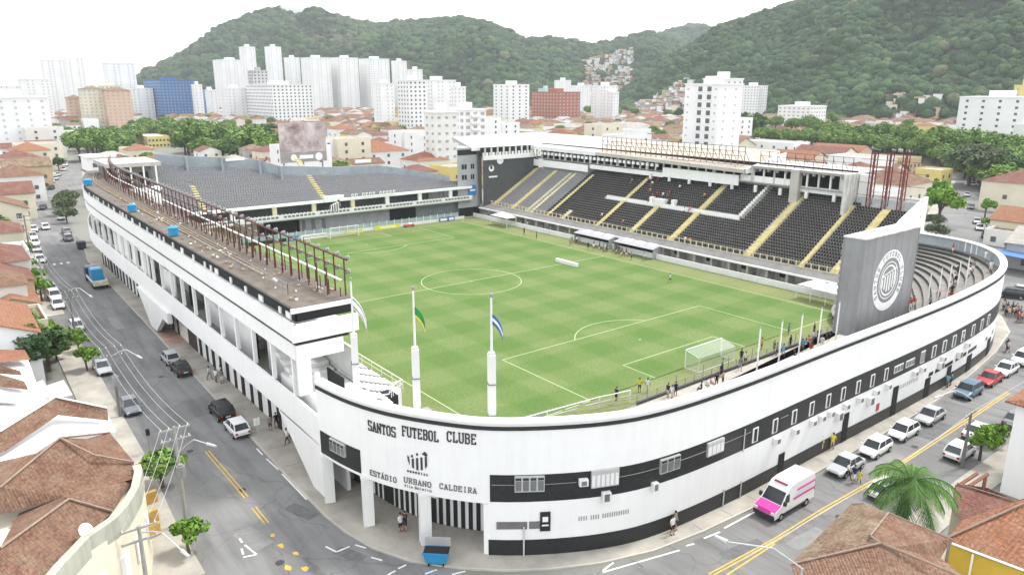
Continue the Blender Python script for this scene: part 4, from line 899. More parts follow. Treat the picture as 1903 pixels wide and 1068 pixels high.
lattice(-37, -17, -62.0, 18.7, 21.6, 10, 3, RST, .06, 'frame', h2)
for i in range(10): o = MB().obox(-36+i*2.0, -60.9, 17.6, .5, .5, .6, 0, STL); o.build('lamp', h2)
# red steel towers at the near end of the right stand
for k, (x, y) in enumerate(((-40.7, -61.9), (-43.6, -61.9), (-46.4, -61.9))):
    t = thing('red_steel_tower', ['farthest', 'middle', 'nearest'][k]+' of three red steel towers behind the black seats', 'steel tower', (x, y, 12.6), 0, 'red steel towers')
    for dx, dy in ((-.35, 0), (.35, 0), (-.35, -1), (.35, -1)): MB().tube((x+dx, y+dy, 12.6), (x+dx, y+dy, 22.8), .11, REDS, 4).build('leg', t)
    b = MB()
    for i in range(9):
        z = 13+i*1.15; b.tube((x-.35, y, z), (x+.35, y, z), .04, REDS, 4); b.tube((x-.35, y, z), (x+.35, y, z+1.1), .03, REDS, 4); b.tube((x-.35, y, z), (x-.35, y-1, z+1.1), .03, REDS, 4)
    b.build('bracing', t)
t = thing('red_steel_rails', 'horizontal red rails joining the three red steel towers', 'rail', (-45, -61.9, 13))
for z in (15, 17.3, 19.6, 21.6): MB().tube((-50.5, -61.9, z), (-38.5, -61.9, z), .05, REDS, 4).build('rail', t)
b = MB()
for i in range(4): b.box(-50+i*3.0, -62.6, 12.3, -47.2+i*3.0, -62.4, 14.5, mat('grey_panel', (.42, .44, .45), .6, .15, .7))
b.box(-50.2, -62.5, 11.9, -38, -62.3, 12.4, RST); b.build('back_screen', rs)
MB().box(-40.3, -64, 12, -38.2, -62.7, 18.6, W).build('white_screen', rs)
LAND += [(1260, 430, 'the black seats'), (1640, 340, 'the red towers')]
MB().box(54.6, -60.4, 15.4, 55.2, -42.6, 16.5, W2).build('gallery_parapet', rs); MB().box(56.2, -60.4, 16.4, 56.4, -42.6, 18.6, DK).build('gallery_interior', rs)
for i in range(9): MB().box(54.8, -60.2+i*2.1, 16.5, 55.1, -59.8+i*2.1, 18.6, WD).build('gallery_post', rs)
for i in range(16): MB().box(55.3, -59.9+i*1.1, 16.5, 55.6, -59.3+i*1.1, 17.3, W2).build('gallery_seat', rs)
# dark gable wall, corner tower
b = MB(); b.box(55, -62, 3, 55.4, -42.8, 15.4, mat('charcoal_wall', (.075, .077, .08), .85, .1, .6)); o = b.build('gable_wall', rs)
RING = MB()
def disc(mb, c, r, m, ax, n=20, r0=0):
    pts = []
    for i in range(n):
        a0, a1 = 2*math.pi*i/n, 2*math.pi*(i+1)/n
        f = lambda a, r_: (c[0], c[1]+r_*math.cos(a), c[2]+r_*math.sin(a)) if ax == 'x' else (c[0]+r_*math.cos(a), c[1], c[2]+r_*math.sin(a))
        mb.poly([f(a0, r0), f(a0, r), f(a1, r), f(a1, r0)] if r0 else [c, f(a0, r), f(a1, r)], m)
disc(RING, (54.96, -48.3, 15.2), 1.15, W, 'x'); disc(RING, (54.96, -45.3, 13.1), .9, W, 'x'); RING.box(54.93, -45.6, 12.9, 54.95, -44.9, 13.9, BLK); RING.box(54.93, -47.3, 10.6, 54.97, -44.4, 11.0, W); RING.build('wall_emblem', rs)
tw = thing('corner_tower', 'grey concrete corner block with windows and blue sign between the two stands', 'tower', (61, -41, 0))
TWM = mat('tower_grey', (.36, .37, .38), .85, .08, .5)
b = MB(); b.prism([(58, -36.2), (58, -42.6), (60.5, -46), (70, -50), (70, -44.5)], 2.6, 18.7, TWM); b.build('tower_wall', tw)
b = MB(); b.prism([(58.6, -37), (58.6, -42.4), (61, -45.5), (69, -49.5), (69, -44.6)], 0, 2.6, DK); b.build('undercroft', tw)
for z in (13.0, 10.2): 
    for y, w_ in ((-38.4, 1.6), (-41.1, 1.1)): f = MB().box(57.96, y-w_/2, z, 58.03, y+w_/2, z+1.3, GLS).build('window', tw); MB().box(57.94, y-.04, z, 57.99, y+.04, z+1.3, ALU).build('mullion', f)
MB().box(57.9, -42.5, 16.8, 58.05, -36.3, 18.2, DK).build('dark_opening', tw)
bs = MB(); q = PX(882, 344, 57.2); bs.box(57.6, -41.9, 5.9, 57.8, -39.6, 8.6, BLU); sg = bs.build('blue_sign', tw); bs = MB(); bs.box(57.55, -41.6, 7.05, 57.58, -39.9, 7.5, W); bs.build('sign_lettering', sg)
LAND += [(868, 330, 'the corner tower')]
# ================================================================== far grandstand
fs = thing('far_grandstand', 'wide bank of grey seats with white fascias behind the far goal', 'grandstand', (58, 0, 0))
SL = .56; FX, FZ = 57.6, 8.25
def on_tier(px, py):
    d = ray(px, py); s = (FZ+SL*(CX-FX)-CZ)/(d[2]-SL*d[0]); return (CX+s*d[0], CY+s*d[1], CZ+s*d[2])
BW = [on_tier(*p) for p in ((288, 306), (345, 310), (410, 311), (480, 316), (520, 327), (620, 326), (700, 322), (760, 326), (835, 338))]
BY = [p[1] for p in BW][::-1]; BX = [p[0] for p in BW][::-1]
def back_x(y): return float(np.interp(y, BY, BX))
y_lo, y_hi = -40.5, BW[0][1]+2
b = MB(); bs = MB(); seats = []
for k in range(32):
    x0 = FX+k*.8; z = FZ+k*.8*SL
    ys = [y for y in np.linspace(y_lo, y_hi, 120) if back_x(y) > x0-.4]
    if len(ys) < 2: continue
    a, c = min(ys), max(ys); a = max(a, y_lo)
    b.poly([(x0, a, z), (x0+.8, a, z), (x0+.8, c, z), (x0, c, z)], CONR if k % 2 else CON); b.poly([(x0, a, z-.8*SL), (x0, a, z), (x0, c, z), (x0, c, z-.8*SL)], CON)
    y = a+.4
    while y < c-.3:
        if back_x(y) > x0+.4 and not (abs(y-1.9) < .75) and not (abs(y-29.5) < .6 and k < 12): seats.append((x0+.2, y, z))
        y += .56
b.build('seating_tiers', fs)
seats.sort(key=lambda p: (p[0]-CX)**2+(p[1]-CY)**2)
def seat_x(mb, p): x, y, z = p; mb.box(x, y-.2, z+.2, x+.4, y+.2, z+.3, SEATG); mb.box(x+.4, y-.2, z+.28, x+.48, y+.2, z+.7, SEATG)
m0 = MB(); seat_x(m0, seats[0]); so = m0.build('seat', fs, uv=False)
for p in seats[1:100]: c = so.copy(); scene.collection.objects.link(c); c.location = so.location+Vector(p)-Vector(seats[0]); c.parent = fs
m0 = MB()
for p in seats[100:]: seat_x(m0, p)
o = m0.build('grey_seats', fs, uv=False); o['kind'] = 'stuff'
for yc, n1, w in ((1.9, 20, 1.3), (29.5, 11, 1.1)):
    b = MB()
    for k in range(n1): x0 = FX+k*.8; z = FZ+k*.8*SL; b.box(x0, yc-w/2, z-.1, x0+.8, yc+w/2, z+.25, YEL)
    b.build('stairway', fs)
GW = mat('blue_grey_wall', (.30, .33, .36), .8, .15, .4)
b = MB(); T_ = [(p[0], p[1], p[2]-1) for p in BW]; U_ = [(p[0], p[1], p[2]+(2.4 if i < 5 else (2.1 if i < 7 else 1.6))) for i, p in enumerate(BW)]
b.strip(U_, T_, GW); b.strip([(p[0]+.4, p[1], p[2]) for p in U_], U_, WD); b.strip([(p[0]+.4, p[1], 0) for p in U_], [(p[0]+.4, p[1], p[2]) for p in U_], WD); b.build('back_wall', fs)
for i in (1, 2, 3, 4): p = BW[i]; MB().box(p[0]-1.6, p[1]-.2, p[2]-1.0, p[0]+.2, p[1]+.2, p[2]+2.45, GW).build('buttress', fs)
for px in (435, 664): q = on_tier(px, 309); MB().box(back_x(q[1])-.5, q[1]-2.2, q[2]+1.4 if px < 500 else q[2]+1.2, back_x(q[1])-.4, q[1]+2.2, q[2]+2.0, W).build('wall_sign', fs)
b = MB(); b.box(57.2, -40.4, 7.85, 57.75, 32, 8.45, W); b.build('tier_edge', fs)
b = MB(); b.box(56.9, -40.2, 4.85, 57.1, 34, 6.0, W2); b.build('box_parapet', fs)
for i in range(74): y = -39+i*.98; (MB().box(56.86, y, 5.3, 56.9, y+.7, 5.75, GLD).build('parapet_panel', fs)) if i % 9 != 8 else None
b = MB(); b.box(57, -40.2, 4.6, 63, 34, 4.85, CON); b.build('box_floor', fs)
MB().box(62.5, -40, 4.8, 62.8, 34, 8.0, mat('box_back', (.16, .165, .16), .9, .2, .5)).build('box_back_wall', fs)
for y in (-34, -24.5, -15, -5.5, 4.5, 14, 23.5): MB().box(57.3, y, 4.85, 57.9, y+1.0, 8.0, CRM if y in (4.5, 14, -5.5) else W2).build('pier', fs)
b = MB()
for i in range(80): b.box(58.3, -39+i*.9, 5.1, 58.6, -38.6+i*.9, 5.95, W2)
b.build('box_seats', fs)['kind'] = 'stuff'
MB().box(59.6, -40, 0, 59.9, -24, 4.6, mat('blue_grey_panel', (.20, .22, .235), .8, .12, .5)).build('lower_wall', fs)
MB().box(60.1, -24, 0, 60.4, -16, 4.6, DK).build('lower_opening', fs); MB().box(59.4, -16, 0, 59.7, 8, 4.6, mat('grey_wall', (.33, .34, .35), .85, .15, .5)).build('lower_wall', fs)
MB().box(60.2, 8, 0, 60.5, 18, 4.6, DK).build('lower_opening', fs); MB().box(60.0, 18, 0, 60.3, 36, 4.6, mat('tan_wall', (.42, .36, .27), .9, .15, .5)).build('lower_wall', fs)
for y in (2, 4.6, 7): MB().box(59.3, y-.4, .3, 59.42, y+.5, 3.8, CONR).build('door', fs)
# supporters' lettering row on the tier edge and club shield
b = MB()
for i in range(13):
    if i in (2, 7): continue
    b.box(57.0, -12.6+(12-i)*.95-4, 8.5, 57.12, -12.0+(12-i)*.95-4, 9.35, W); b.box(56.98, -12.45+(12-i)*.95-4, 8.7, 57.0, -12.2+(12-i)*.95-4, 9.15, CONR)
b.build('edge_lettering', fs)
shield(lambda u, v, o: (56.8-o, 0.0-u, 5.6+v), 2.8, 2.5, fs, 'club_shield')
b = MB(); b.box(57, -2.6, 7.9, 57.9, 2.4, 9.3, W); b.build('shield_canopy', fs)
# glass railing and boards at the far end
t = thing('far_glass_railing', 'low white wall with glass panels behind the far goal', 'railing', (56.4, 0, 0))
b = MB(); b.box(56.2, -37, 0, 56.45, 33, .75, W2); b.build('kerb_wall', t)
for i in range(32): y = -35+i*2.15; MB().box(56.25, y, .75, 56.35, y+.12, 2.1, W).build('post', t)
for i in range(31): y = -34.85+i*2.15; MB().box(56.29, y, .8, 56.32, y+2.0, 1.85, mat('pale_glass', (.32, .40, .40), .25, .1, .5)).build('glass_panel', t)
def board(name, x0, y0, x1, y1, z1, cols, lab, cat='advertising board', zb=.05):
    t = thing(name, lab, cat, ((x0+x1)/2, (y0+y1)/2, zb), 0, 'advertising boards at the far end')
    n = len(cols); a = math.atan2(y1-y0, x1-x0); L = math.hypot(x1-x0, y1-y0)
    MB().obox((x0+x1)/2, (y0+y1)/2, zb, L, .12, z1-zb, a, cols[0][0]).build('board', t)
    b = MB(); nx, ny = math.sin(a), -math.cos(a)
    if nx > 0: nx, ny = -nx, -ny
    for m, u0, u1, v0, v1 in cols[1:]:
        cx_, cy_ = x0+(x1-x0)*(u0+u1)/2+nx*.08, y0+(y1-y0)*(u0+u1)/2+ny*.08; b.obox(cx_, cy_, zb+(z1-zb)*v0, L*(u1-u0), .03, (z1-zb)*(v1-v0), a, m)
    if len(cols) > 1: b.build('board_print', t)
    return t
GRN = mat('board_green', (.03, .30, .13), .6, .1); YLG = mat('board_yellow', (.60, .62, .06), .6, .1); LBL = mat('board_light', (.62, .72, .68), .6, .1); RDB = mat('board_red', (.42, .10, .07), .6, .1); NAV = mat('board_navy', (.03, .07, .30), .6, .1)
board('advertising_board', 55.6, -28.6, 55.6, -33.4, 1.15, [(NAV, 0, 0, 0, 0), (W, .06, .5, .2, .8), (W, .62, .94, .2, .8)], 'blue and white board near the far right corner')
board('advertising_board', 55.3, -9.5, 55.3, -16.5, 1.1, [(YLG, 0, 0, 0, 0), (W, .2, .85, .3, .65)], 'bright yellow board right of the far goal')
board('advertising_board', 55.3, -1.5, 55.3, -6.2, .9, [(YLG, 0, 0, 0, 0), (W, .1, .7, .3, .6)], 'yellow and white board behind the far goal net')
board('advertising_board', 55.3, 9.5, 55.3, 3.2, 1.1, [(W, 0, 0, 0, 0), (STL, .05, .95, .5, .62)], 'white board left of the far goal')
board('advertising_board', 55.3, 12.5, 55.3, 10, 1.2, [(mat('board_teal', (.05, .25, .36), .6, .1), 0, 0, 0, 0), (W, .2, .5, .3, .7)], 'small teal and white board left of the far goal')
board('advertising_board', 55.3, 24, 55.3, 13, 1.0, [(GRN, 0, 0, 0, 0), (BLK, .2, .98, .1, .9), (W, .4, .9, .75, .88)], 'long black board with green end under the left floodlights')
board('advertising_board', 55.3, 33, 55.3, 25, 1.0, [(LBL, 0, 0, 0, 0), (GRN, .7, .98, 0, .95)], 'pale green board at the far left corner')
t = thing('stretcher_cart', 'small red and white stretcher cart behind the far goal line', 'cart', (54.6, -19, .05)); MB().box(54.2, -20.2, .3, 55, -17.4, .7, RDB).build('bed', t); MB().box(54.4, -19.6, .7, 54.9, -18.6, .95, W).build('blanket', t)
for x in (54.3, 54.9):
    for y in (-19.9, -17.7): MB().tube((x-.04, y, .3), (x+.04, y, .3), .25, RUBBER, 8).build('wheel', t)
# ================================================================== near-end terrace behind the facade
tr = thing('curved_terrace', 'stepped grey concrete terrace inside the curved white facade', 'terrace', (-65, -20, 0))
NR = 20
oi = [i for i in range(0, len(OS)) if OD[i][1] < 24 or OD[i][0] > -60 and OD[i][1] < 0]
oi = oi[::2]
INN = []
for i in oi:
    x, y = OD[i]; 
    if y > -24: INN.append((-60.8, y))
    else:
        t_ = min(1, max(0, (OS[i]-OS[oi[0]]-48)/38)); a = t_*math.pi*.5; INN.append((-60.8+10.5*math.sin(a)*1.0, -24-12*(1-math.cos(a))-t_*3.5))
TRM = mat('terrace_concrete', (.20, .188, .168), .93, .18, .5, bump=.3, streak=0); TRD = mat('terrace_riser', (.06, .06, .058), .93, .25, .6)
b = MB(); OO = [out(OS[i], -.35) for i in oi]
for k in range(NR):
    f0, f1 = k/NR, (k+1)/NR; z = 9.35-k*(9.35-.9)/NR; zn = 9.35-(k+1)*(9.35-.9)/NR
    A = [(o[0]+(q[0]-o[0])*f0, o[1]+(q[1]-o[1])*f0, z) for o, q in zip(OO, INN)]; B = [(o[0]+(q[0]-o[0])*f1, o[1]+(q[1]-o[1])*f1, z) for o, q in zip(OO, INN)]
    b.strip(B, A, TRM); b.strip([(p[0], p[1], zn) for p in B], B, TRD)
b.poly([(*OO[0], 0), (*OO[0], 9.35), (INN[0][0], INN[0][1], .9), (INN[0][0], INN[0][1], 0)], WD); b.build('steps', tr)
b = MB(); A = [out(OS[i], -.36) for i in oi]; 
b.strip([(p[0], p[1], 9.3) for p in A], [(p[0], p[1], 10.95) for p in A], GW); b.build('blue_parapet_face', tr)
b = MB(); b.poly([(-61.2, -24, .35), (-61.2, 31, .35), (-57, 33, .35), (-57, -36, .35), (-55, -38, .35)], PAV); b.build('walkway', tr)
# steel railing between terrace and pitch
t = thing('goal_end_railing', 'dark steel railing along the near end between spectators and grass', 'railing', (-56.6, 0, 0))
b = MB(); gl = [(-56.6, -34), (-56.6, 17), (-55.2, 21), (-53.5, 27), (-53.0, 33)]
for a, c in zip(gl[:-1], gl[1:]):
    for z in (.5, 1.0, 1.35): b.tube((*a, z), (*c, z), .035, STL, 4)
b.build('rails', t)
for i in range(32): y = -34+i*1.65; MB().tube((-56.6, y, .03), (-56.6, y, 1.4 if i % 3 else 2.2), .045, STL, 4).build('post', t)
b = MB(); b.box(-56.5, -34, .03, -56.35, 17, .55, CONR); b.build('base_rail', t)
t = thing('white_rail', 'white tubular rail at the near left corner of the pitch', 'railing', (-54.3, 22, 0))
b = MB(); wl = [(-55.4, 17), (-54.6, 21), (-53.9, 28), (-53.4, 33)]
for a, c in zip(wl[:-1], wl[1:]): b.tube((*a, 1.5), (*c, 1.5), .06, W, 6); b.tube((*a, .9), (*c, .9), .04, W, 5)
b.build('rails', t)
for p in wl: MB().tube((*p, .03), (*p, 1.55), .07, W, 6).build('post', t)
# ================================================================== big sign tower with round seal
bb = thing('seal_billboard', 'tall grey panelled sign block bearing a round white club seal', 'billboard', (-71, -7, 8))
BBX = -71.6
c1 = PX(1587, 623, BBX); c2 = PX(1686, 583, BBX); c3 = PX(1604, 448, BBX)
y0, y1, zb, zt = c1[1], c2[1], min(c1[2], c2[2])-.3, c3[2]
BBM = mat('grey_cladding', (.26, .262, .265), .7, .10, .4, streak=.10)
b = MB(); b.box(BBX, y1, zb, BBX+2.3, y0, zt, BBM); b.build('sign_body', bb)
b = MB(); b.box(BBX-.08, y1-.08, zt, BBX+2.4, y0+.08, zt+.14, WD)
for (x, y) in ((BBX, y0), (BBX, y1), (BBX+2.3, y0)): b.tube((x, y, zb), (x, y, zt), .09, STL, 5)
b.build('sign_frame', bb)
for i in range(8): yy = y1+(y0-y1)*(i+.5)/8; MB().box(BBX-.015, yy-.02, zb, BBX-.0, yy+.02, zt, STL).build('panel_joint', bb)
b = MB()
for i in range(14): b.box(BBX+2.3, y0+.0, zb+.4+i*.7, BBX+2.45, y0+.1, zb+.75+i*.7, STL)
b.build('side_cleats', bb)
sy, sz = (y0+y1)/2-.1, (zb+zt)/2+.1; R0 = 3.42
def ringx(r0, r1, m, o, nm, par=bb, n=40):
    b = MB()
    for i in range(n):
        a, c = 2*math.pi*i/n, 2*math.pi*(i+1)/n
        f = lambda t_, r_: (BBX-o, sy-r_*math.cos(t_), sz+r_*math.sin(t_))
        b.poly([f(a, r0), f(a, r1), f(c, r1), f(c, r0)], m)
    return b.build(nm, par, uv=False)
ringx(2.52, R0, W, .03, 'seal_ring'); ringx(2.0, 2.12, W, .03, 'seal_inner_ring')
b = MB(); words = 'SANTOS FUTEBOL CLUBE'
for i, ch in enumerate(words):
    if ch == ' ': continue
    a0_ = math.pi*1.18-i*math.pi*1.36/(len(words)-1)
    def place(u, v, o, a0_=a0_):
        r_ = 2.74+v; a_ = a0_-(u-.2)/3.0; return (BBX-.035-o*.3, sy-r_*math.cos(a_), sz+r_*math.sin(a_))
    glyph(b, ch, place, .30, .44, .08, BBM)
b.build('seal_lettering', bb, uv=False)
b = MB()
for x0_, w_ in ((-1.5, .3), (-.95, .3), (-.4, .3), (.15, .3), (.7, .3), (1.2, .25)):
    top_ = .9 if abs(x0_) < 1 else .6; bot_ = -1.35+.5*abs(x0_+.15)
    b.poly([(BBX-.03, sy-x0_, sz+bot_), (BBX-.03, sy-x0_-w_, sz+bot_), (BBX-.03, sy-x0_-w_, sz+top_+.22*(x0_+1.5)-.3), (BBX-.03, sy-x0_, sz+top_+.22*(x0_+1.5)-.35)], W)
b.poly([(BBX-.03, sy+1.6, sz+.35), (BBX-.03, sy-1.5, sz+1.05), (BBX-.03, sy-1.5, sz+1.35), (BBX-.03, sy+1.6, sz+.65)], W)
b.build('seal_shield', bb, uv=False)
ringx(1.55, 1.75, W, .02, 'seal_crown_ring')
LAND += [(1640, 530, 'the seal billboard')]
# ================================================================== benches, parasols and dugouts by the right touchline
DUG = mat('grey_canopy', (.33, .33, .34), .6, .1, 1)
for k, x in enumerate((9.5, -3.2)):
    t = thing('dugout', ['far', 'near'][k]+' of two roofed team benches beside the right touchline', 'dugout', (x, -39.5, 0), 0, 'team benches')
    MB().slab([(x-5.6, -42.6, 2.9), (x+5.6, -42.6, 2.9), (x+5.6, -39.2, 2.2), (x-5.6, -39.2, 2.2)], .1, DUG).build('roof', t)
    for i in range(3): MB().slab([(x-4.6+i*3.4, -41.9, 2.81), (x-2.6+i*3.4, -41.9, 2.81), (x-3.0+i*3.4, -40.3, 2.49), (x-5.0+i*3.4, -40.3, 2.49)], .02, W).build('roof_light', t)
    MB().box(x-5.5, -42.4, 0, x+5.5, -42.2, 2.6, DK).build('back_panel', t)
    for i in (0, 1): MB().poly([(x-5.5+i*11, -42.3, 0), (x-5.5+i*11, -39.4, 0), (x-5.5+i*11, -39.4, 2.1), (x-5.5+i*11, -42.3, 2.7)], DUG).build('side_panel', t)
    for i in range(14): MB().box(x-5.1+i*.75, -41.6, .4, x-4.6+i*.75, -41.1, 1.3, BLK).build('seat', t)
def parasol_tent(x, y, w, lab):
    t = thing('canopy_tent', lab, 'tent', (x, y, 0), 0, 'white tents by the right touchline')
    b = MB(); c = [(x-w, y-1.5, 2.5), (x+w, y-1.5, 2.5), (x+w, y+1.5, 2.5), (x-w, y+1.5, 2.5)]
    for i in range(4): b.poly([c[i], c[(i+1) % 4], (x, y, 3.7)], W)
    b.build('canopy', t)
    for q in c: MB().tube((q[0], q[1], 0), q, .05, W, 5).build('pole', t)
for k, (px, py) in enumerate(((1518, 526), (1545, 533), (935, 398))):
    q = P(px, py, 3.0); parasol_tent(q[0], q[1], 2.6 if k < 2 else 3.5, ['left of two white tents before the billboard side', 'right of two white tents before the billboard side', 'wide white tent near the corner tower'][k])
# ================================================================== trees
def leaf_mat(name, c1, c2):
    m = bpy.data.materials.new(name); m.use_nodes = True; t = m.node_tree; N = t.nodes; L = t.links
    b = N['Principled BSDF']; b.inputs['Roughness'].default_value = .75; b.inputs['Specular IOR Level'].default_value = .25
    at = N.new('ShaderNodeAttribute'); at.attribute_name = 'tint'; sp = N.new('ShaderNodeSeparateColor'); L.new(at.outputs['Color'], sp.inputs[0])
    mx = N.new('ShaderNodeMix'); mx.data_type = 'RGBA'; L.new(sp.outputs[0], mx.inputs[0]); mx.inputs[6].default_value = (*c1, 1); mx.inputs[7].default_value = (*c2, 1)
    L.new(mx.outputs[2], b.inputs['Base Color']); MATS[name] = m; return name
LF1 = leaf_mat('leaves_mid', (.058, .12, .022), (.19, .29, .06)); LF2 = leaf_mat('leaves_bright', (.08, .17, .02), (.20, .36, .045)); LF3 = leaf_mat('leaves_dull', (.045, .07, .03), (.12, .15, .07))
LF4 = leaf_mat('leaves_dark', (.022, .055, .016), (.065, .12, .03)); LFP = leaf_mat('palm_leaves', (.04, .10, .025), (.13, .24, .05))
def arr_mesh(name, V, F, m, tint=None, smooth=False):
    me = bpy.data.meshes.new(name); nv = len(V); nf, k = F.shape
    me.vertices.add(nv); me.vertices.foreach_set('co', V.astype(np.float32).ravel()); me.loops.add(nf*k); me.loops.foreach_set('vertex_index', F.astype(np.int32).ravel())
    me.polygons.add(nf); me.polygons.foreach_set('loop_start', np.arange(0, nf*k, k, dtype=np.int32)); me.polygons.foreach_set('loop_total', np.full(nf, k, dtype=np.int32))
    if smooth: me.polygons.foreach_set('use_smooth', np.ones(nf, dtype=bool))
    me.materials.append(MATS[m]); me.update(calc_edges=True)
    if tint is not None:
        a = me.color_attributes.new('tint', 'FLOAT_COLOR', 'POINT'); c = np.ones((nv, 4), np.float32); c[:, :3] = tint if tint.ndim == 2 else tint[:, None]; a.data.foreach_set('color', c.ravel())
    return me
def crown_mesh(seed, rx, rz, nclump, nleaf, ls, m, zc):
    r = np.random.RandomState(seed); C = []
    for i in range(nclump):
        d = r.normal(size=3); d /= np.linalg.norm(d); d[2] = abs(d[2])*.9-.25; q = r.uniform(.45, .95)
        C.append(d*q*np.array([rx, rx, rz]))
    C = np.array(C); cr = r.uniform(.26, .46, nclump)*rx
    V = []; T = []
    ct = r.uniform(.1, .8, nclump)
    for i in range(nclump):
        d = r.normal(size=(nleaf, 3)); d /= np.linalg.norm(d, axis=1)[:, None]; p = C[i]+d*cr[i]*r.uniform(.75, 1.08, (nleaf, 1))*np.array([1, 1, .75])
        nrm = d+r.normal(size=(nleaf, 3))*.45; nrm /= np.linalg.norm(nrm, axis=1)[:, None]
        a = np.cross(nrm, r.normal(size=(nleaf, 3))); a /= np.linalg.norm(a, axis=1)[:, None]; b = np.cross(nrm, a); s = r.uniform(.6, 1.3, (nleaf, 1))*ls
        q = np.stack([p-a*s-b*s*.6, p+a*s-b*s*.5, p+a*s*.8+b*s*.7, p-a*s*.9+b*s*.6], 1); V.append(q.reshape(-1, 3))
        T.append(np.repeat(np.clip(ct[i]+r.uniform(-.25, .25, nleaf), 0, 1), 4))
    V = np.concatenate(V); T = np.concatenate(T); V[:, 2] += zc
    return arr_mesh('crown', V, np.arange(len(V)).reshape(-1, 4), m, T), C
def tree_proto(name, seed, h, rx, rz, nc, nl, ls, m):
    t = thing(name, None, 'tree', (0, 0, 0)); zc = h-rz
    me, C = crown_mesh(seed, rx, rz, nc, nl, ls, m, zc); c = bpy.data.objects.new('crown', me); scene.collection.objects.link(c); c.parent = t
    b = MB(); b.tube((0, 0, -.1), (.1, 0, zc*.55), .045*h, WOOD, 8, .03*h); rr = random.Random(seed)
    for i in range(6):
        q = C[i % len(C)]; b.tube((.1, 0, zc*.5), (q[0]*.8, q[1]*.8, zc+q[2]*.7), .02*h, WOOD, 5, .006*h)
    b.build('trunk', t); return t
TR = {}
specs = {'mid': (LF1, 8.5, 4.2, 3.0, 26, 75, .36), 'mid2': (LF1, 9.5, 5.4, 3.2, 34, 75, .38), 'bright': (LF2, 4.2, 1.7, 1.5, 16, 70, .2), 'bright2': (LF2, 9.0, 3.4, 4.0, 30, 80, .33), 'dull': (LF3, 9, 5.6, 3.4, 30, 60, .36), 'dark': (LF4, 9, 4.0, 4.0, 28, 75, .36), 'bush': (LF1, 3.0, 1.6, 1.5, 12, 60, .22)}
USED = {}
def plant(kind, x, y, s=1.0, name=None, lab=None, cat='tree', group='trees in the city', z=0, sz=None, landmark=None):
    if kind not in TR: m, h, rx, rz, nc, nl, ls = specs[kind]; TR[kind] = tree_proto({'bush': 'bush'}.get(kind, 'broadleaf_tree'), hash(kind) % 1000 if False else sum(map(ord, kind)), h, rx, rz, nc, nl, ls, m); o = TR[kind]
    else: o = dup(TR[kind])
    if name: o.name = name
    o.location = (x, y, z); o.rotation_euler = (0, 0, rnd.uniform(0, 6.28)); o.scale = (s*rnd.uniform(.92, 1.08), s*rnd.uniform(.92, 1.08), (sz or s)*rnd.uniform(.92, 1.08))
    o['category'] = cat; o['group'] = group
    adj = {'mid': 'green round-crowned tree', 'mid2': 'broad green tree', 'bright': 'small bright green tree', 'bright2': 'tall bright green tree', 'dull': 'wide dull olive tree', 'dark': 'dark green tree', 'bush': 'green bush'}[kind]
    if lab: o['label'] = lab
    else: later(o, adj)
    return o
def PP(kind, px, py, s=1.0, **k):
    if k.get('cat') is None and 'lab' not in k: s *= 1.45 if px < 520 else 1.3
    q = P(px, py); return plant(kind, q[0], q[1], s, **k)
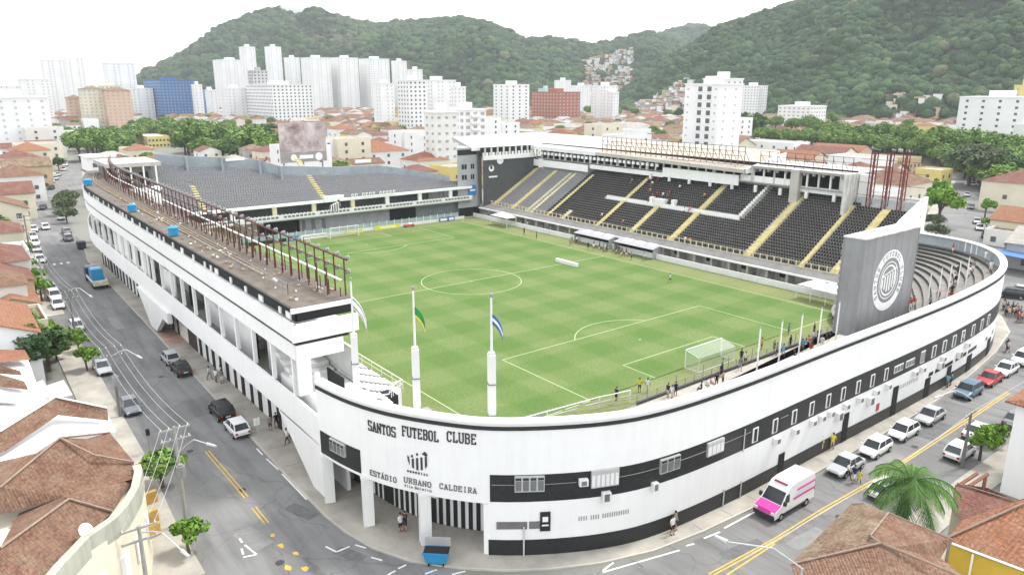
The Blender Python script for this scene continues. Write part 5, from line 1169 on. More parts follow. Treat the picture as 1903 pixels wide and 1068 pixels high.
# avenue trees, in photo order (foot of each crown)
for px, py, k, s in ((150, 300, 'mid', 1.1), (175, 300, 'mid2', 1.0), (195, 290, 'mid', 1.0), (215, 280, 'mid2', 1.0), (235, 275, 'mid', .9), (250, 260, 'dark', 1.0), (270, 255, 'mid', 1.1), (292, 255, 'mid', 1.0), (312, 252, 'mid2', 1.0), (330, 260, 'mid', 1.0),
    (345, 290, 'mid', 1.0), (362, 292, 'mid2', 1.2), (385, 290, 'mid2', 1.3), (402, 270, 'mid', 1.2), (415, 300, 'dark', .8), (436, 305, 'dark', .9), (455, 300, 'mid', 1.3), (475, 298, 'mid2', 1.25), (490, 280, 'dark', 1.2), (500, 300, 'mid', .8), (462, 302, 'bright2', .5), (425, 250, 'mid', 1.0), (350, 250, 'mid', 1), (510, 262, 'dark', .9),
    (670, 300, 'dark', .7), (700, 235, 'dark', .8), (692, 250, 'mid', .7), (745, 255, 'mid', .8), (450, 215, 'dark', 1.4), (590, 205, 'dark', 1.0), (620, 200, 'mid', 1.2), (655, 205, 'mid', 1.1), (250, 205, 'dark', 1), (262, 200, 'dark', 1.0), (22, 195, 'mid', 1.2), (1095, 222, 'mid', 1.3), (1120, 222, 'mid', 1.4), (1145, 224, 'mid', 1.3), (1180, 222, 'mid', 1.2), (1240, 228, 'mid', 1.2), (1260, 226, 'dark', 1.2), (1160, 212, 'dark', 1.0), (1040, 232, 'bright2', .6),
    (1385, 262, 'dark', 1.7), (1400, 258, 'dark', 1.5), (1412, 250, 'mid', 1.4), (1440, 248, 'mid', 1.2), (1470, 252, 'mid', 1.2), (1500, 256, 'mid2', 1.2), (1530, 262, 'mid2', 1.1), (1555, 268, 'mid2', 1.1), (1580, 272, 'mid', 1.2), (1605, 276, 'mid2', 1.1), (1640, 282, 'mid2', 1.2), (1680, 286, 'mid2', 1.2), (1715, 288, 'mid', 1.2), (1740, 282, 'mid', 1.3),
    (1760, 300, 'mid2', 1.2), (1735, 305, 'mid2', 1.2), (1795, 305, 'mid2', 1.3), (1830, 306, 'mid2', 1.2), (1860, 312, 'mid2', 1.2), (1890, 318, 'mid2', 1.2), (1905, 330, 'mid2', 1.2), (1800, 345, 'dull', 1.25), (1835, 352, 'dull', 1.2), (1870, 360, 'dark', 1.1), (1888, 345, 'mid', 1.1), (1815, 270, 'dark', .9), (1795, 268, 'dark', 1.0),
    (1545, 238, 'mid', 1.2), (1550, 240, 'dark', .8), (1560, 235, 'mid', 1.0), (1600, 235, 'bright2', .7), (1660, 222, 'mid', 1.1), (1690, 225, 'mid', 1.2), (1725, 232, 'bright2', .7), (1750, 225, 'mid', 1.0), (1445, 215, 'dark', 1.4), (1570, 240, 'bright2', .6)):
    PP(k, px, py, s)
def inpoly(x, y, pl):
    c = False; j = len(pl)-1
    for i in range(len(pl)):
        if (pl[i][1] > y) != (pl[j][1] > y) and x < (pl[j][0]-pl[i][0])*(y-pl[i][1])/(pl[j][1]-pl[i][1])+pl[i][0]: c = not c
        j = i
    return c
rt = random.Random(12)
def grove(pl, sp, kinds, smin, smax, group):
    W_ = [P(*p) for p in pl]; xs = [w[0] for w in W_]; ys = [w[1] for w in W_]; x = min(xs)
    while x < max(xs):
        y = min(ys)
        while y < max(ys):
            a, b_ = x+rt.uniform(-.35, .35)*sp, y+rt.uniform(-.35, .35)*sp; px, py, q = pj(a, b_, 0)
            if inpoly(px, py, pl): s = rt.uniform(smin, smax); o = plant(rt.choice(kinds), a, b_, s, sz=s*.85, group=group)
            y += sp
        x += sp
grove([(1385, 256), (1560, 272), (1720, 284), (1800, 296), (1903, 316), (1960, 345), (1903, 372), (1860, 368), (1800, 340), (1745, 318), (1700, 296), (1540, 284), (1400, 268)], 8.5, ['mid', 'mid2', 'mid2', 'mid', 'dark', 'mid2'], 1.0, 1.4, 'trees of the right avenue')
grove([(142, 300), (160, 275), (240, 268), (250, 256), (330, 252), (420, 256), (510, 258), (516, 300), (430, 306), (345, 298), (338, 264), (245, 266), (235, 300)], 13.5, ['mid', 'mid2', 'mid2', 'dark', 'mid'], 1.15, 1.6, 'trees of the park')
PP('bright2', 1742, 420, 1.25, lab='tall bright green tree with bare lower trunk beside the back street', sz=1.5)
PP('dull', 1732, 425, .35); PP('dull', 1738, 445, .35)
PP('bright', 1830, 405, 1.0); PP('bright', 1832, 428, .6); PP('dull', 1870, 425, .4); PP('dull', 1885, 480, .3)
PP('bright', 352, 1030, .74, name='street_tree', lab='bright green young tree by the bottom left junction kerb', cat='street tree'); PP('mid', 303, 905, .46, name='street_tree', lab='small green tree with slim forked trunk beside the corner house', cat='street tree')
for px, py, k, s, lab in ((163, 690, 'bright', .8, 'bright green tree above grey car on left pavement'), (148, 655, 'bright', .7, None), (140, 640, 'mid', .3, None), (78, 560, 'bright', 1.0, None), (70, 530, 'bright', .8, None), (88, 545, 'bright', .6, None), (60, 505, 'mid', .35, None), (48, 475, 'mid', .35, None), (20, 490, 'mid', .45, None), (75, 705, 'dark', .85, None), (92, 690, 'mid', .7, None), (50, 660, 'mid', .7, None), (105, 670, 'bush', 1.0, None), (122, 400, 'dull', .6, None), (128, 385, 'dull', .6, None), (125, 415, 'dull', .5, None), (95, 640, 'bright', .9, None), (60, 370, 'bush', .9, None), (57, 335, 'dark', .5, None), (5, 440, 'mid', .6, None), (110, 318, 'dark', .7, None), (1820, 855, 'bright', .85, 'bright green tree over the white car parked right'), (1850, 830, 'bright', .6, None)):
    PP(k, px, py, s, lab=lab, cat='street tree')
LAND += [(440, 280, 'the park trees'), (1745, 340, 'the tall bright tree')]
# palm
def palm(x, y, h, lab):
    t = thing('palm_tree', lab, 'palm tree', (x, y, 0)); b = MB()
    for i in range(8): b.tube((x, y, h*i/8), (x+.03, y, h*(i+1)/8), .28-.012*i, WOOD, 8, .27-.012*i)
    b.build('trunk', t); r = np.random.RandomState(5); V = []; T = []; S = MB()
    for f in range(30):
        az = f*2.4+r.uniform(-.25, .25); el = r.uniform(-.1, 1.2); L = r.uniform(3.1, 4.4); n = 17; p = np.array([x, y, h]); d = np.array([math.cos(az)*math.cos(el), math.sin(az)*math.cos(el), math.sin(el)]); pts = [p]
        for i in range(n): d = d+np.array([0, 0, -.135]); d /= np.linalg.norm(d); p = p+d*L/n; pts.append(p)
        S.path([tuple(q) for q in pts], .035, 'palm_leaves', 4); tint = r.uniform(.1, .9)
        side = np.array([-math.sin(az), math.cos(az), 0])
        for i in range(1, n):
            for s in (-1, 1):
                for k in range(3):
                    p0 = pts[i]+(pts[min(n, i+1)]-pts[i])*k*.33; ll = (1.15*math.sin(math.pi*min(1, (i+1.5)/(n+1)))+.25)*r.uniform(.8, 1.1); dd = side*s*.8+(pts[i]-pts[i-1])/np.linalg.norm(pts[i]-pts[i-1])*.65+np.array([0, 0, -.35-r.uniform(0, .4)]); dd /= np.linalg.norm(dd); w = (pts[i]-pts[i-1])*.14
                    tip = p0+dd*ll; V += [p0-w, p0+w, tip+w*.3+np.array([0, 0, -.12]), tip-w*.3+np.array([0, 0, -.12])]; T += [min(1, max(0, tint+r.uniform(-.2, .2)))]*4
    V = np.array(V)-np.array([x, y, 0]); me = arr_mesh('fronds', V, np.arange(len(V)).reshape(-1, 4), LFP, np.array(T)); o = bpy.data.objects.new('fronds', me); scene.collection.objects.link(o); o.parent = t; S.build('frond_stems', t)
q = P(1700, 905, 6.5); palm(q[0]+.3, q[1], 6.6, 'tall feathery palm between the tiled roofs at lower right')
# ================================================================== hills
FOR = bpy.data.materials.new('forest_canopy'); FOR.use_nodes = True; _t = FOR.node_tree; _b = _t.nodes['Principled BSDF']; _b.inputs['Roughness'].default_value = .85; _b.inputs['Specular IOR Level'].default_value = .1
_a = _t.nodes.new('ShaderNodeAttribute'); _a.attribute_name = 'tint'; _g = _t.nodes.new('ShaderNodeNewGeometry'); _n = _t.nodes.new('ShaderNodeTexNoise'); _n.inputs['Scale'].default_value = .35; _n.inputs['Detail'].default_value = 5
_t.links.new(_g.outputs['Position'], _n.inputs['Vector']); _r2 = _t.nodes.new('ShaderNodeValToRGB'); _r2.color_ramp.elements[0].position = .3; _r2.color_ramp.elements[0].color = (.55, .55, .55, 1); _r2.color_ramp.elements[1].position = .7; _r2.color_ramp.elements[1].color = (1.4, 1.4, 1.3, 1)
_t.links.new(_n.outputs[0], _r2.inputs[0]); _m = _t.nodes.new('ShaderNodeMix'); _m.data_type = 'RGBA'; _m.blend_type = 'MULTIPLY'; _m.inputs[0].default_value = 1; _t.links.new(_a.outputs['Color'], _m.inputs[6]); _t.links.new(_r2.outputs[0], _m.inputs[7]); _t.links.new(_m.outputs[2], _b.inputs['Base Color'])
MATS['forest_canopy'] = FOR
SOIL = mat('forest_floor', (.030, .048, .020), .95, .3, .03)
def vnoise(x, y, s, seed=0):
    X = np.asarray(x)*s; Y = np.asarray(y)*s; i = np.floor(X); j = np.floor(Y); u = X-i; v = Y-j; u = u*u*(3-2*u); v = v*v*(3-2*v)
    h = lambda a, b: np.modf(np.abs(np.sin(a*127.1+b*311.7+seed*17.3)*43758.5453))[0]
    return (h(i, j)*(1-u)*(1-v)+h(i+1, j)*u*(1-v)+h(i, j+1)*(1-u)*v+h(i+1, j+1)*u*v)*2-1
def ico():
    bm = bmesh.new(); bmesh.ops.create_icosphere(bm, subdivisions=2, radius=1); V = np.array([v.co[:] for v in bm.verts]); F = np.array([[v.index for v in f.verts] for f in bm.faces]); bm.free(); return V, F
IV, IF = ico(); IF = IF[IV[IF][:, :, 2].mean(1) > -.35]
HILLS = []
def hill(name, ridge, rb, rr, seed, ncr, cr, fname, tintc, lab):
    """ridge: (px, py) skyline; rb / rr: base and crest distance over px (arrays)"""
    px = np.array([p[0] for p in ridge], float); n = int((px[-1]-px[0])/3.2); cols = np.linspace(px[0], px[-1], n); py = np.interp(cols, px, [p[1] for p in ridge])
    RB = np.interp(cols, [p[0] for p in rb], [p[1] for p in rb]); RR = np.interp(cols, [p[0] for p in rr], [p[1] for p in rr])
    D = np.array([ray(c, y) for c, y in zip(cols, py)]); hd = np.hypot(D[:, 0], D[:, 1]); ux, uy = D[:, 0]/hd, D[:, 1]/hd; HZ = np.maximum(1, CZ+D[:, 2]/hd*RR-cr*.9)
    rows = 70; S = np.linspace(0, 1.5, rows)
    def height(ci, s):     # ci column (float), s 0..1.5
        Hc = np.interp(ci, np.arange(n), HZ); b0 = np.interp(ci, np.arange(n), RB); r0 = np.interp(ci, np.arange(n), RR); d = b0+(r0-b0)*s
        x = CX+np.interp(ci, np.arange(n), ux)*d; y = CY+np.interp(ci, np.arange(n), uy)*d
        t = np.clip(s, 0, 1); prof = .30*t+.70*np.sin(t*math.pi/2)**1.35; prof = np.where(s > 1, 1-(s-1)**1.4*1.7, prof)
        w = np.clip(1-np.abs(s-.5)*2, 0, 1)**.6
        z = Hc*prof+w*Hc*.20*(vnoise(x, y, 1/110., seed)+.6*vnoise(x, y, 1/55., seed+3))
        return x, y, np.maximum(z, -1)
    ci, ss = np.meshgrid(np.arange(n), S); x, y, z = height(ci.ravel(), ss.ravel()); V = np.stack([x, y, z], 1)
    idx = np.arange(rows*n).reshape(rows, n); F = np.stack([idx[:-1, :-1].ravel(), idx[:-1, 1:].ravel(), idx[1:, 1:].ravel(), idx[1:, :-1].ravel()], 1)
    me = arr_mesh(name, V, F, SOIL, smooth=True); o = bpy.data.objects.new(name, me); scene.collection.objects.link(o); struct(o)
    r = np.random.RandomState(seed); cc = r.uniform(0, n-1, ncr*2); sc = r.uniform(0, 1.04, ncr*2)**.9
    keep = np.ones(len(cc), bool); X, Y, Z = height(cc, sc)
    pxs = np.interp(cc, np.arange(n), cols)
    for (q0, q1, s0, s1) in CLEAR.get(fname, []): keep &= ~((pxs > q0) & (pxs < q1) & (sc > s0) & (sc < s1) & (r.uniform(size=len(cc)) < .96))
    # clumpy density
    keep &= (r.uniform(size=len(cc)) < .75+.25*vnoise(X, Y, 1/60., seed+9)); X, Y, Z = X[keep][:ncr], Y[keep][:ncr], Z[keep][:ncr]; m = len(X)
    rad_ = cr*np.clip(np.exp(r.normal(-.12, .38, m)), .4, 2.0)
    ang = r.uniform(0, 6.28, m); ca, sa = np.cos(ang), np.sin(ang)
    J = np.repeat(IV[None], m, 0)*(1+r.uniform(-.22, .22, (m, len(IV), 1)))
    vx = J[:, :, 0]*ca[:, None]-J[:, :, 1]*sa[:, None]; vy = J[:, :, 0]*sa[:, None]+J[:, :, 1]*ca[:, None]
    V = np.stack([X[:, None]+vx*rad_[:, None], Y[:, None]+vy*rad_[:, None], Z[:, None]+rad_[:, None]*(.35+.8*J[:, :, 2])], 2).reshape(-1, 3)
    F = (IF[None]+(np.arange(m)*len(IV))[:, None, None]).reshape(-1, 3)
    a = np.array(tintc[0]); b = np.array(tintc[1]); c = np.array(tintc[2]); k = r.uniform(size=(m, 1))**1.3; T = a*(1-k)+b*k
    patch = (vnoise(X, Y, 1/150., seed+5)*.5+.5)[:, None]; T = T*(.8+.4*patch); odd = r.uniform(size=m) < .02; T[odd] = c
    if fname == 'forest_on_left_hill': pk = pxs[keep][:ncr]; sk = sc[keep][:ncr]; rock = (vnoise(X, Y, 1/45., 31) > .05) & (pk > 520) & (pk < 660) & (sk > .42) & (sk < .72); rock &= r.uniform(size=m) < .3; T[rock] = (.095, .095, .06)
    me = arr_mesh(fname, V, F, 'forest_canopy', np.repeat(T, len(IV), 0)); o = bpy.data.objects.new(fname, me); scene.collection.objects.link(o); o['kind'] = 'stuff'; o['label'] = lab; o['category'] = 'forest'
    HILLS.append((cols, n, height))
    return height, cols
CLEAR = {'forest_on_left_hill': [(1080, 1182, .10, .66)], 'forest_on_right_hill': [(1180, 1300, 0, .35)]}
TG = ((.018, .046, .019), (.058, .098, .034), (.10, .11, .055))
H1 = hill('left_hill', [(150, 205), (215, 172), (248, 148), (275, 130), (330, 106), (365, 84), (400, 62), (450, 40), (485, 27), (520, 18), (560, 26), (600, 26), (640, 32), (700, 46), (760, 38), (830, 36), (870, 38), (920, 51), (975, 79), (1050, 81), (1100, 82), (1140, 78), (1160, 69), (1190, 63), (1215, 62), (1260, 80), (1330, 120)],
     [(150, 1500), (600, 1350), (900, 1150), (1100, 1250), (1330, 1400)], [(150, 1900), (520, 2000), (760, 1850), (900, 1650), (1050, 1900), (1330, 2000)], 3, 24000, 5.6, 'forest_on_left_hill', TG, 'dense green forest covering the long hill at left and centre')
H3 = hill('distant_hill', [(1150, 110), (1200, 78), (1235, 60), (1270, 49), (1295, 46), (1320, 58), (1380, 90), (1440, 120)], [(1150, 2300), (1440, 2300)], [(1150, 2700), (1440, 2700)], 11, 2200, 11, 'forest_on_distant_hill', TG, 'hazy forest on the small distant peak between two hills')
H2 = hill('right_hill', [(1120, 196), (1160, 168), (1200, 140), (1262, 96), (1320, 70), (1360, 51), (1400, 36), (1440, 22), (1480, 0), (1530, -30), (1600, -70), (1700, -120), (1800, -160), (1903, -190), (2150, -240), (2400, -200)],
     [(1120, 1150), (1280, 980), (1420, 900), (1600, 850), (1800, 830), (2400, 800)], [(1120, 1300), (1280, 1350), (1450, 1350), (1700, 1380), (2400, 1380)], 21, 26000, 4.4, 'forest_on_right_hill', TG, 'dense green forest covering the high hill at right')
# ================================================================== buildings
PNT = {'white': mat('facade_white', (.76, .76, .75), .85, .05, .1), 'cream': mat('facade_cream', (.66, .61, .48), .85, .07, .2), 'pale': mat('facade_pale', (.70, .69, .65), .85, .07, .2), 'peach': mat('facade_peach', (.62, .42, .30), .85, .06, .2),
    'blue': mat('facade_blue', (.055, .145, .33), .7, .06, .1), 'brick': mat('facade_brick', (.36, .145, .095), .9, .12, .5), 'yellow': mat('facade_yellow', (.62, .52, .20), .85, .07, .2), 'grey': mat('facade_grey', (.40, .40, .39), .85, .1, .2), 'tan': mat('facade_tan', (.50, .38, .24), .88, .1, .3), 'aqua': mat('facade_aqua', (.45, .60, .60), .85, .06, .2)}
DGL = mat('dark_window', (.09, .10, .11), .25, .3, .3, spec=.5); SHU = mat('grey_shutter', (.36, .36, .35), .7, .1, .5); LGL = mat('pale_window', (.30, .33, .35), .3, .3, .3)
EXCL = []
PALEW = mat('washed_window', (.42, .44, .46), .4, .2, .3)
def wins(root, faces, mat_, maxn=100, nm='window'):
    """faces: list of boxes (x0,y0,z0,x1,y1,z1); first maxn as objects, the rest as one"""
    faces = sorted(faces, key=lambda f: (f[0]-CX)**2+(f[1]-CY)**2)
    base = {}
    for f in faces[:maxn]:
        k = tuple(round(f[i+3]-f[i], 2) for i in range(3))
        if k not in base: o = MB().box(*f, mat_).build(nm, root); base[k] = (o, f)
        else:
            o0, f0 = base[k]; c = o0.copy(); scene.collection.objects.link(c); c.parent = root; c.location = o0.location+Vector((f[0]-f0[0], f[1]-f0[1], f[2]-f0[2]))
    if len(faces) > maxn:
        b = MB()
        for f in faces[maxn:]: b.box(*f, mat_)
        b.build(nm+'s_upper', root)['kind'] = 'stuff'
def tower(x0, x1, yt, yb, col, lab, asp=1.0, fh=3.0, sp=3.0, ww=1.3, wh=1.3, wm=None, roof='flat', D=None, core=True, nx=None, pairs=False, landmark=None, cat='apartment tower', strip=None, bal=False):
    cx = (x0+x1)/2
    if D: q = PD(cx, 163, D); q = (q[0], q[1], 0)
    else: q = P(cx, yb)
    dx, dy = q[0]-CX, q[1]-CY; d = math.hypot(dx, dy); S = (x1-x0)*(d*math.cos(PIT)*.98)/FPX*.985
    a = (-dy/d, dx/d); w = S/(abs(a[0])*1.0+abs(a[1])*asp); dp = w*asp          # w along x, dp along y
    H = pj(q[0], q[1], 0); zt = CZ+((ray(cx, yt)[2])/math.hypot(*ray(cx, yt)[:2]))*d
    X0, X1, Y0, Y1 = q[0], q[0]+w, q[1]-dp, q[1]
    mx = (X0+X1)/2-q[0]; X0 -= mx*.5; X1 -= mx*.5; Y0 += dp*.25; Y1 += dp*.25
    t = thing('apartment_tower', lab, cat, ((X0+X1)/2, (Y0+Y1)/2, 0)); m = PNT[col]; EXCL.append((X0-3, X1+3, Y0-3, Y1+3))
    MB().box(X0, Y0, 0, X1, Y1, zt, m).build('wall', t)
    b = MB(); b.box(X0-.3, Y0-.3, zt, X1+.3, Y1+.3, zt+.6, m if roof != 'tile' else T2)
    if roof == 'tile':
        b = MB(); e = .8; c = [(X0-e, Y0-e, zt), (X1+e, Y0-e, zt), (X1+e, Y1+e, zt), (X0-e, Y1+e, zt)]; k = min(w, dp)*.35; r0, r1 = ((X0+k, (Y0+Y1)/2, zt+2.6), (X1-k, (Y0+Y1)/2, zt+2.6))
        b.poly([c[0], c[1], r1, r0], T2); b.poly([c[1], c[2], r1], T2); b.poly([c[2], c[3], r0, r1], T2); b.poly([c[3], c[0], r0], T2); b.poly(c[::-1], m)
    b.build('roof', t)
    if core: cxm, cym = (X0+X1)/2, (Y0+Y1)/2; MB().box(cxm-w*.16, cym-dp*.16, zt+(.6 if roof != 'tile' else 0), cxm+w*.16, cym+dp*.16, zt+3.6, m).build('rooftop_block', t)
    F = []; fl = int((zt-1)//fh); farw = bool(D and D >= 600)
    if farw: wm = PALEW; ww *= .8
    vis = max(1, fl)
    for f in range(fl):
        z = zt-(f+1)*fh+.8
        n = max(1, int(dp/sp))
        for i in range(n):
            if farw and i % 3 == 2: continue
            yc = Y0+dp*(i+.5)/n; F.append((X0-.08, yc-ww/2, z, X0+.02, yc+ww/2, z+wh))
        n = max(1, int(w/sp))
        for i in range(n):
            if farw and i % 3 == 2: continue
            xc = X0+w*(i+.5)/n; F.append((xc-ww/2, Y1-.02, z, xc+ww/2, Y1+.08, z+wh))
    if pairs:
        F = []; G = []
        for f in range(fl):
            z = zt-(f+1)*fh+.6
            for u in (.46, .72): xc = X1-w*u; F.append((xc-1.0, Y1-.02, z, xc+1.0, Y1+.1, z+1.9))
            for u in (.25, .7): yc = Y1-dp*u; G.append((X0-.06, yc-.5, z+.5, X0+.02, yc+.5, z+1.3))
            for u in (.1, .9): xc = X0+w*u; G.append((xc-.5, Y1-.02, z+.5, xc+.5, Y1+.06, z+1.3))
        wins(t, G, PALEW, 100, 'small_window')
        for f in range(fl): z = zt-(f+1)*fh-.1; MB().box(X1-w*.82, Y1+.02, z, X1-w*.36, Y1+.12, z+.35, W2).build('sill_band', t)
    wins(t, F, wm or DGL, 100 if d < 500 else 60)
    if bal:
        for f in range(min(fl, 14)):
            z = zt-(f+1)*fh; MB().box(X0-1.2, Y0+dp*.3, z, X0, Y0+dp*.7, z+1.0, m).build('balcony', t)
    LAND.append((cx, (yt+yb)/2 if yb else yt+30, landmark)) if landmark else None
    return t, (X0, X1, Y0, Y1, zt, w, dp)
LW = SHU
tower(272, 356, 150, 224, 'blue', 'blue apartment tower with rows of small windows, standing alone left of centre', .45, 3.0, 3.2, 1.2, 1.2, LGL, landmark='the blue tower')
tower(126, 152, 182, 234, 'peach', 'peach left wing of the brown-roofed block left of the blue tower', 1, 3.0, 3.6, 1.6, 1.2, LGL, 'tile', core=False); tower(150, 192, 166, 236, 'cream', 'cream middle wing of the brown-roofed block left of the blue tower', .9, 3.0, 3.6, 1.4, 1.2, SHU, 'tile'); tower(190, 237, 168, 236, 'peach', 'peach right wing of the brown-roofed block left of the blue tower', .8, 3.0, 3.6, 1.6, 1.3, LGL, 'tile', core=False, landmark='the peach block')
tower(186, 222, 160, 226, 'cream', 'cream stair tower rising behind the peach block', 1, 3, 3.5, 1.5, 1.3, LGL)
tower(-40, 60, 182, 292, 'white', 'white apartment block cut by the left picture edge', .8, 3.0, 5.2, 1.0, 1.1, PALEW, landmark='the left edge block')
for i, (x0, x1, yt, D, l) in enumerate([(30, 74, 148, 900, 'pale tower leftmost on the hazy skyline'), (78, 114, 112, 1100, 'tall pale twin tower, left one, on the hazy left skyline'), (116, 150, 108, 1120, 'tall pale twin tower, right one, on the hazy left skyline'), (190, 240, 118, 950, 'pale tower with dark top floor above the peach block'), (150, 186, 175, 800, 'low pale block between hazy twin towers and peach block'), (232, 272, 165, 900, 'plain white tower just left of the blue tower'), (-10, 28, 160, 1000, 'pale tower at the far left edge of the skyline')]):
    tower(x0, x1, yt, None, 'white', l, 1, 3, 4, 1.4, 1.3, SHU, D=D)
for i, (x0, x1, yt, D, l) in enumerate([(354, 372, 158, 850, 'narrow white tower touching the right of the blue tower'), (370, 398, 168, 900, 'low white block right of the blue tower'), (395, 452, 112, 1150, 'broad white slab tower left of the two tallest white towers'), (448, 476, 88, 1050, 'left of the two tallest slim white towers'), (495, 524, 88, 1080, 'right of the two tallest slim white towers'), (529, 557, 108, 1100, 'slim white tower right of the two tallest ones'), (558, 612, 108, 1050, 'first wide white tower with rounded top in the row'), (613, 664, 108, 1060, 'second wide white tower in the row of four'), (665, 722, 110, 1070, 'third wide white tower in the row of four'), (727, 756, 114, 1100, 'slim white tower ending the row of tall towers'), (756, 785, 130, 900, 'white block right of the row of tall towers'), (690, 730, 156, 640, 'white block with dark window columns below the tall row'), (735, 790, 150, 560, 'pale aqua and white tower with black window column'), (770, 845, 150, 640, 'wide white tower left of the cream block'), (836, 865, 162, 600, 'cream topped white tower beside the wide white one'), (404, 452, 165, 800, 'low white wing before the broad slab tower')]):
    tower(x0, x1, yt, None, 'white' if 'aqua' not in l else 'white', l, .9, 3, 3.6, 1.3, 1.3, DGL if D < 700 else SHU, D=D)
LAND += [(600, 140, 'the tall tower row')]
tower(457, 577, 158, 232, 'white', 'white apartment slab with black window columns, nearer than the tall towers', .55, 3.0, 3.6, 1.4, 1.4, DGL, landmark='the white slab')
tower(465, 500, 132, 228, 'grey', 'unfinished grey top storeys rising from the white slab', 1, 3, 3, 1.6, 1.6, DGL)
tower(784, 850, 210, 330, 'pale', 'cream office block with small ledges behind the corner tower', 1.3, 3.0, 3.4, 1.3, .9, LGL, landmark='the cream block')
tower(826, 905, 205, 300, 'white', 'white apartment block with deep balconies behind the cream block', .8, 3.1, 3.4, 2.2, 1.5, SHU, bal=True)
tower(914, 984, 158, 236, 'white', 'white tower with two dark window columns left of brick block', .9, 3.0, 6.4, 1.5, 1.3, DGL, landmark='the white tower')
tower(987, 1082, 172, 234, 'brick', 'brick-red apartment block with white window frames', .7, 3.0, 4.2, 1.5, 1.2, PALEW, landmark='the brick block')
for x0, x1, yt, D, l in [(1000, 1028, 165, 950, 'aqua and white low block behind the brick block'), (1030, 1062, 150, 980, 'white block with rooftop tank behind the brick block'), (1060, 1100, 160, 950, 'white block just right behind the brick block'), (1100, 1150, 160, 760, 'white twin block right of the brick block'), (1128, 1152, 172, 740, 'small white block at the end of the white twin')]:
    tower(x0, x1, yt, None, 'aqua' if 'aqua' in l else 'white', l, .8, 3, 3.6, 1.3, 1.2, SHU, D=D)
tower(1268, 1374, 158, 318, 'white', 'tall white apartment tower with dark paired windows behind the right stand', .9, 3.2, 4.6, 2.0, 1.7, DGL, pairs=True, landmark='the tall white block')
tower(1300, 1372, 148, 300, 'white', 'white penthouse block on top behind the tall white tower', 1, 3, 4, 1.5, 1.3, LGL)
tower(1372, 1424, 160, 222, 'white', 'white balconied tower right behind the tall white block', .9, 3, 3.6, 1.8, 1.3, SHU, bal=True)
tower(1424, 1456, 186, 218, 'white', 'low white block right of the balconied tower', .9, 3, 3.6, 1.6, 1.2, SHU)
tower(1453, 1536, 198, 242, 'white', 'short white block with shutters among trees below the right hill', .8, 3, 3.8, 1.8, 1.2, SHU, landmark='the short white block')
tower(1807, 1925, 182, 292, 'white', 'large white apartment tower with dark balconies at the right edge', .8, 3.05, 6.2, 1.3, 1.2, DGL, bal=True, landmark='the right edge tower')
tower(1875, 1905, 160, 282, 'yellow', 'yellow-topped lift tower on the right edge apartment block', 1, 3, 4, 1.2, 1.2, LGL)
# ---- houses
WALLS = [('white', 'white'), ('cream', 'cream'), ('pale', 'pale'), ('white', 'white'), ('grey', 'grey'), ('yellow', 'yellow'), ('tan', 'tan'), ('peach', 'peach')]
ROOFS = [(T1, 'brown'), (T4, 'red-brown'), (T3, 'orange'), (T2, 'old tan'), (FIB, 'grey flat'), (WR, 'white flat')]
def house_geo(bw, br, x, y, w, d, h, rk, wallm, roofm, rise=None):
    bw.box(x-w/2, y-d/2, 0, x+w/2, y+d/2, h, wallm); e = .4; rise = rise or min(w, d)*.22
    X0, X1, Y0, Y1 = x-w/2-e, x+w/2+e, y-d/2-e, y+d/2+e
    if rk == 'hip':
        if w >= d: k = (Y1-Y0)/2*.95; r0, r1 = (X0+k, y, h+rise), (X1-k, y, h+rise)
        else: k = (X1-X0)/2*.95; r0, r1 = (x, Y0+k, h+rise), (x, Y1-k, h+rise)
        c = [(X0, Y0, h), (X1, Y0, h), (X1, Y1, h), (X0, Y1, h)]
        if w >= d: br.poly([c[0], c[1], r1, r0], roofm); br.poly([c[1], c[2], r1], roofm); br.poly([c[2], c[3], r0, r1], roofm); br.poly([c[3], c[0], r0], roofm)
        else: br.poly([c[0], c[1], r0], roofm); br.poly([c[1], c[2], r1, r0], roofm); br.poly([c[2], c[3], r1], roofm); br.poly([c[3], c[0], r0, r1], roofm)
        br.poly([(p[0], p[1], h-.02) for p in c][::-1], wallm)
    elif rk == 'gable':
        if w >= d:
            a, b = (X0, y, h+rise), (X1, y, h+rise); br.slab([(X0, Y0, h), (X1, Y0, h), b, a], .12, roofm); br.slab([a, b, (X1, Y1, h), (X0, Y1, h)], .12, roofm)
            for xx in (X0+e, X1-e): bw.poly([(xx, Y0+e, h), (xx, Y1-e, h), (xx, y, h+rise-.15)], wallm)
        else:
            a, b = (x, Y0, h+rise), (x, Y1, h+rise); br.slab([(X0, Y0, h), a, b, (X0, Y1, h)], .12, roofm); br.slab([a, (X1, Y0, h), (X1, Y1, h), b], .12, roofm)
            for yy in (Y0+e, Y1-e): bw.poly([(X0+e, yy, h), (X1-e, yy, h), (x, yy, h+rise-.15)], wallm)
    else:
        bw.box(x-w/2, y-d/2, h, x+w/2, y-d/2+.2, h+.7, wallm); bw.box(x-w/2, y+d/2-.2, h, x+w/2, y+d/2, h+.7, wallm); bw.box(x-w/2, y-d/2+.2, h, x-w/2+.2, y+d/2-.2, h+.7, wallm); bw.box(x+w/2-.2, y-d/2+.2, h, x+w/2, y+d/2-.2, h+.7, wallm)
        br.box(x-w/2+.2, y-d/2+.2, h+.02, x+w/2-.2, y+d/2-.2, h+.2, roofm)
HK = {'hip': 'hipped', 'gable': 'gabled', 'flat': 'flat'}
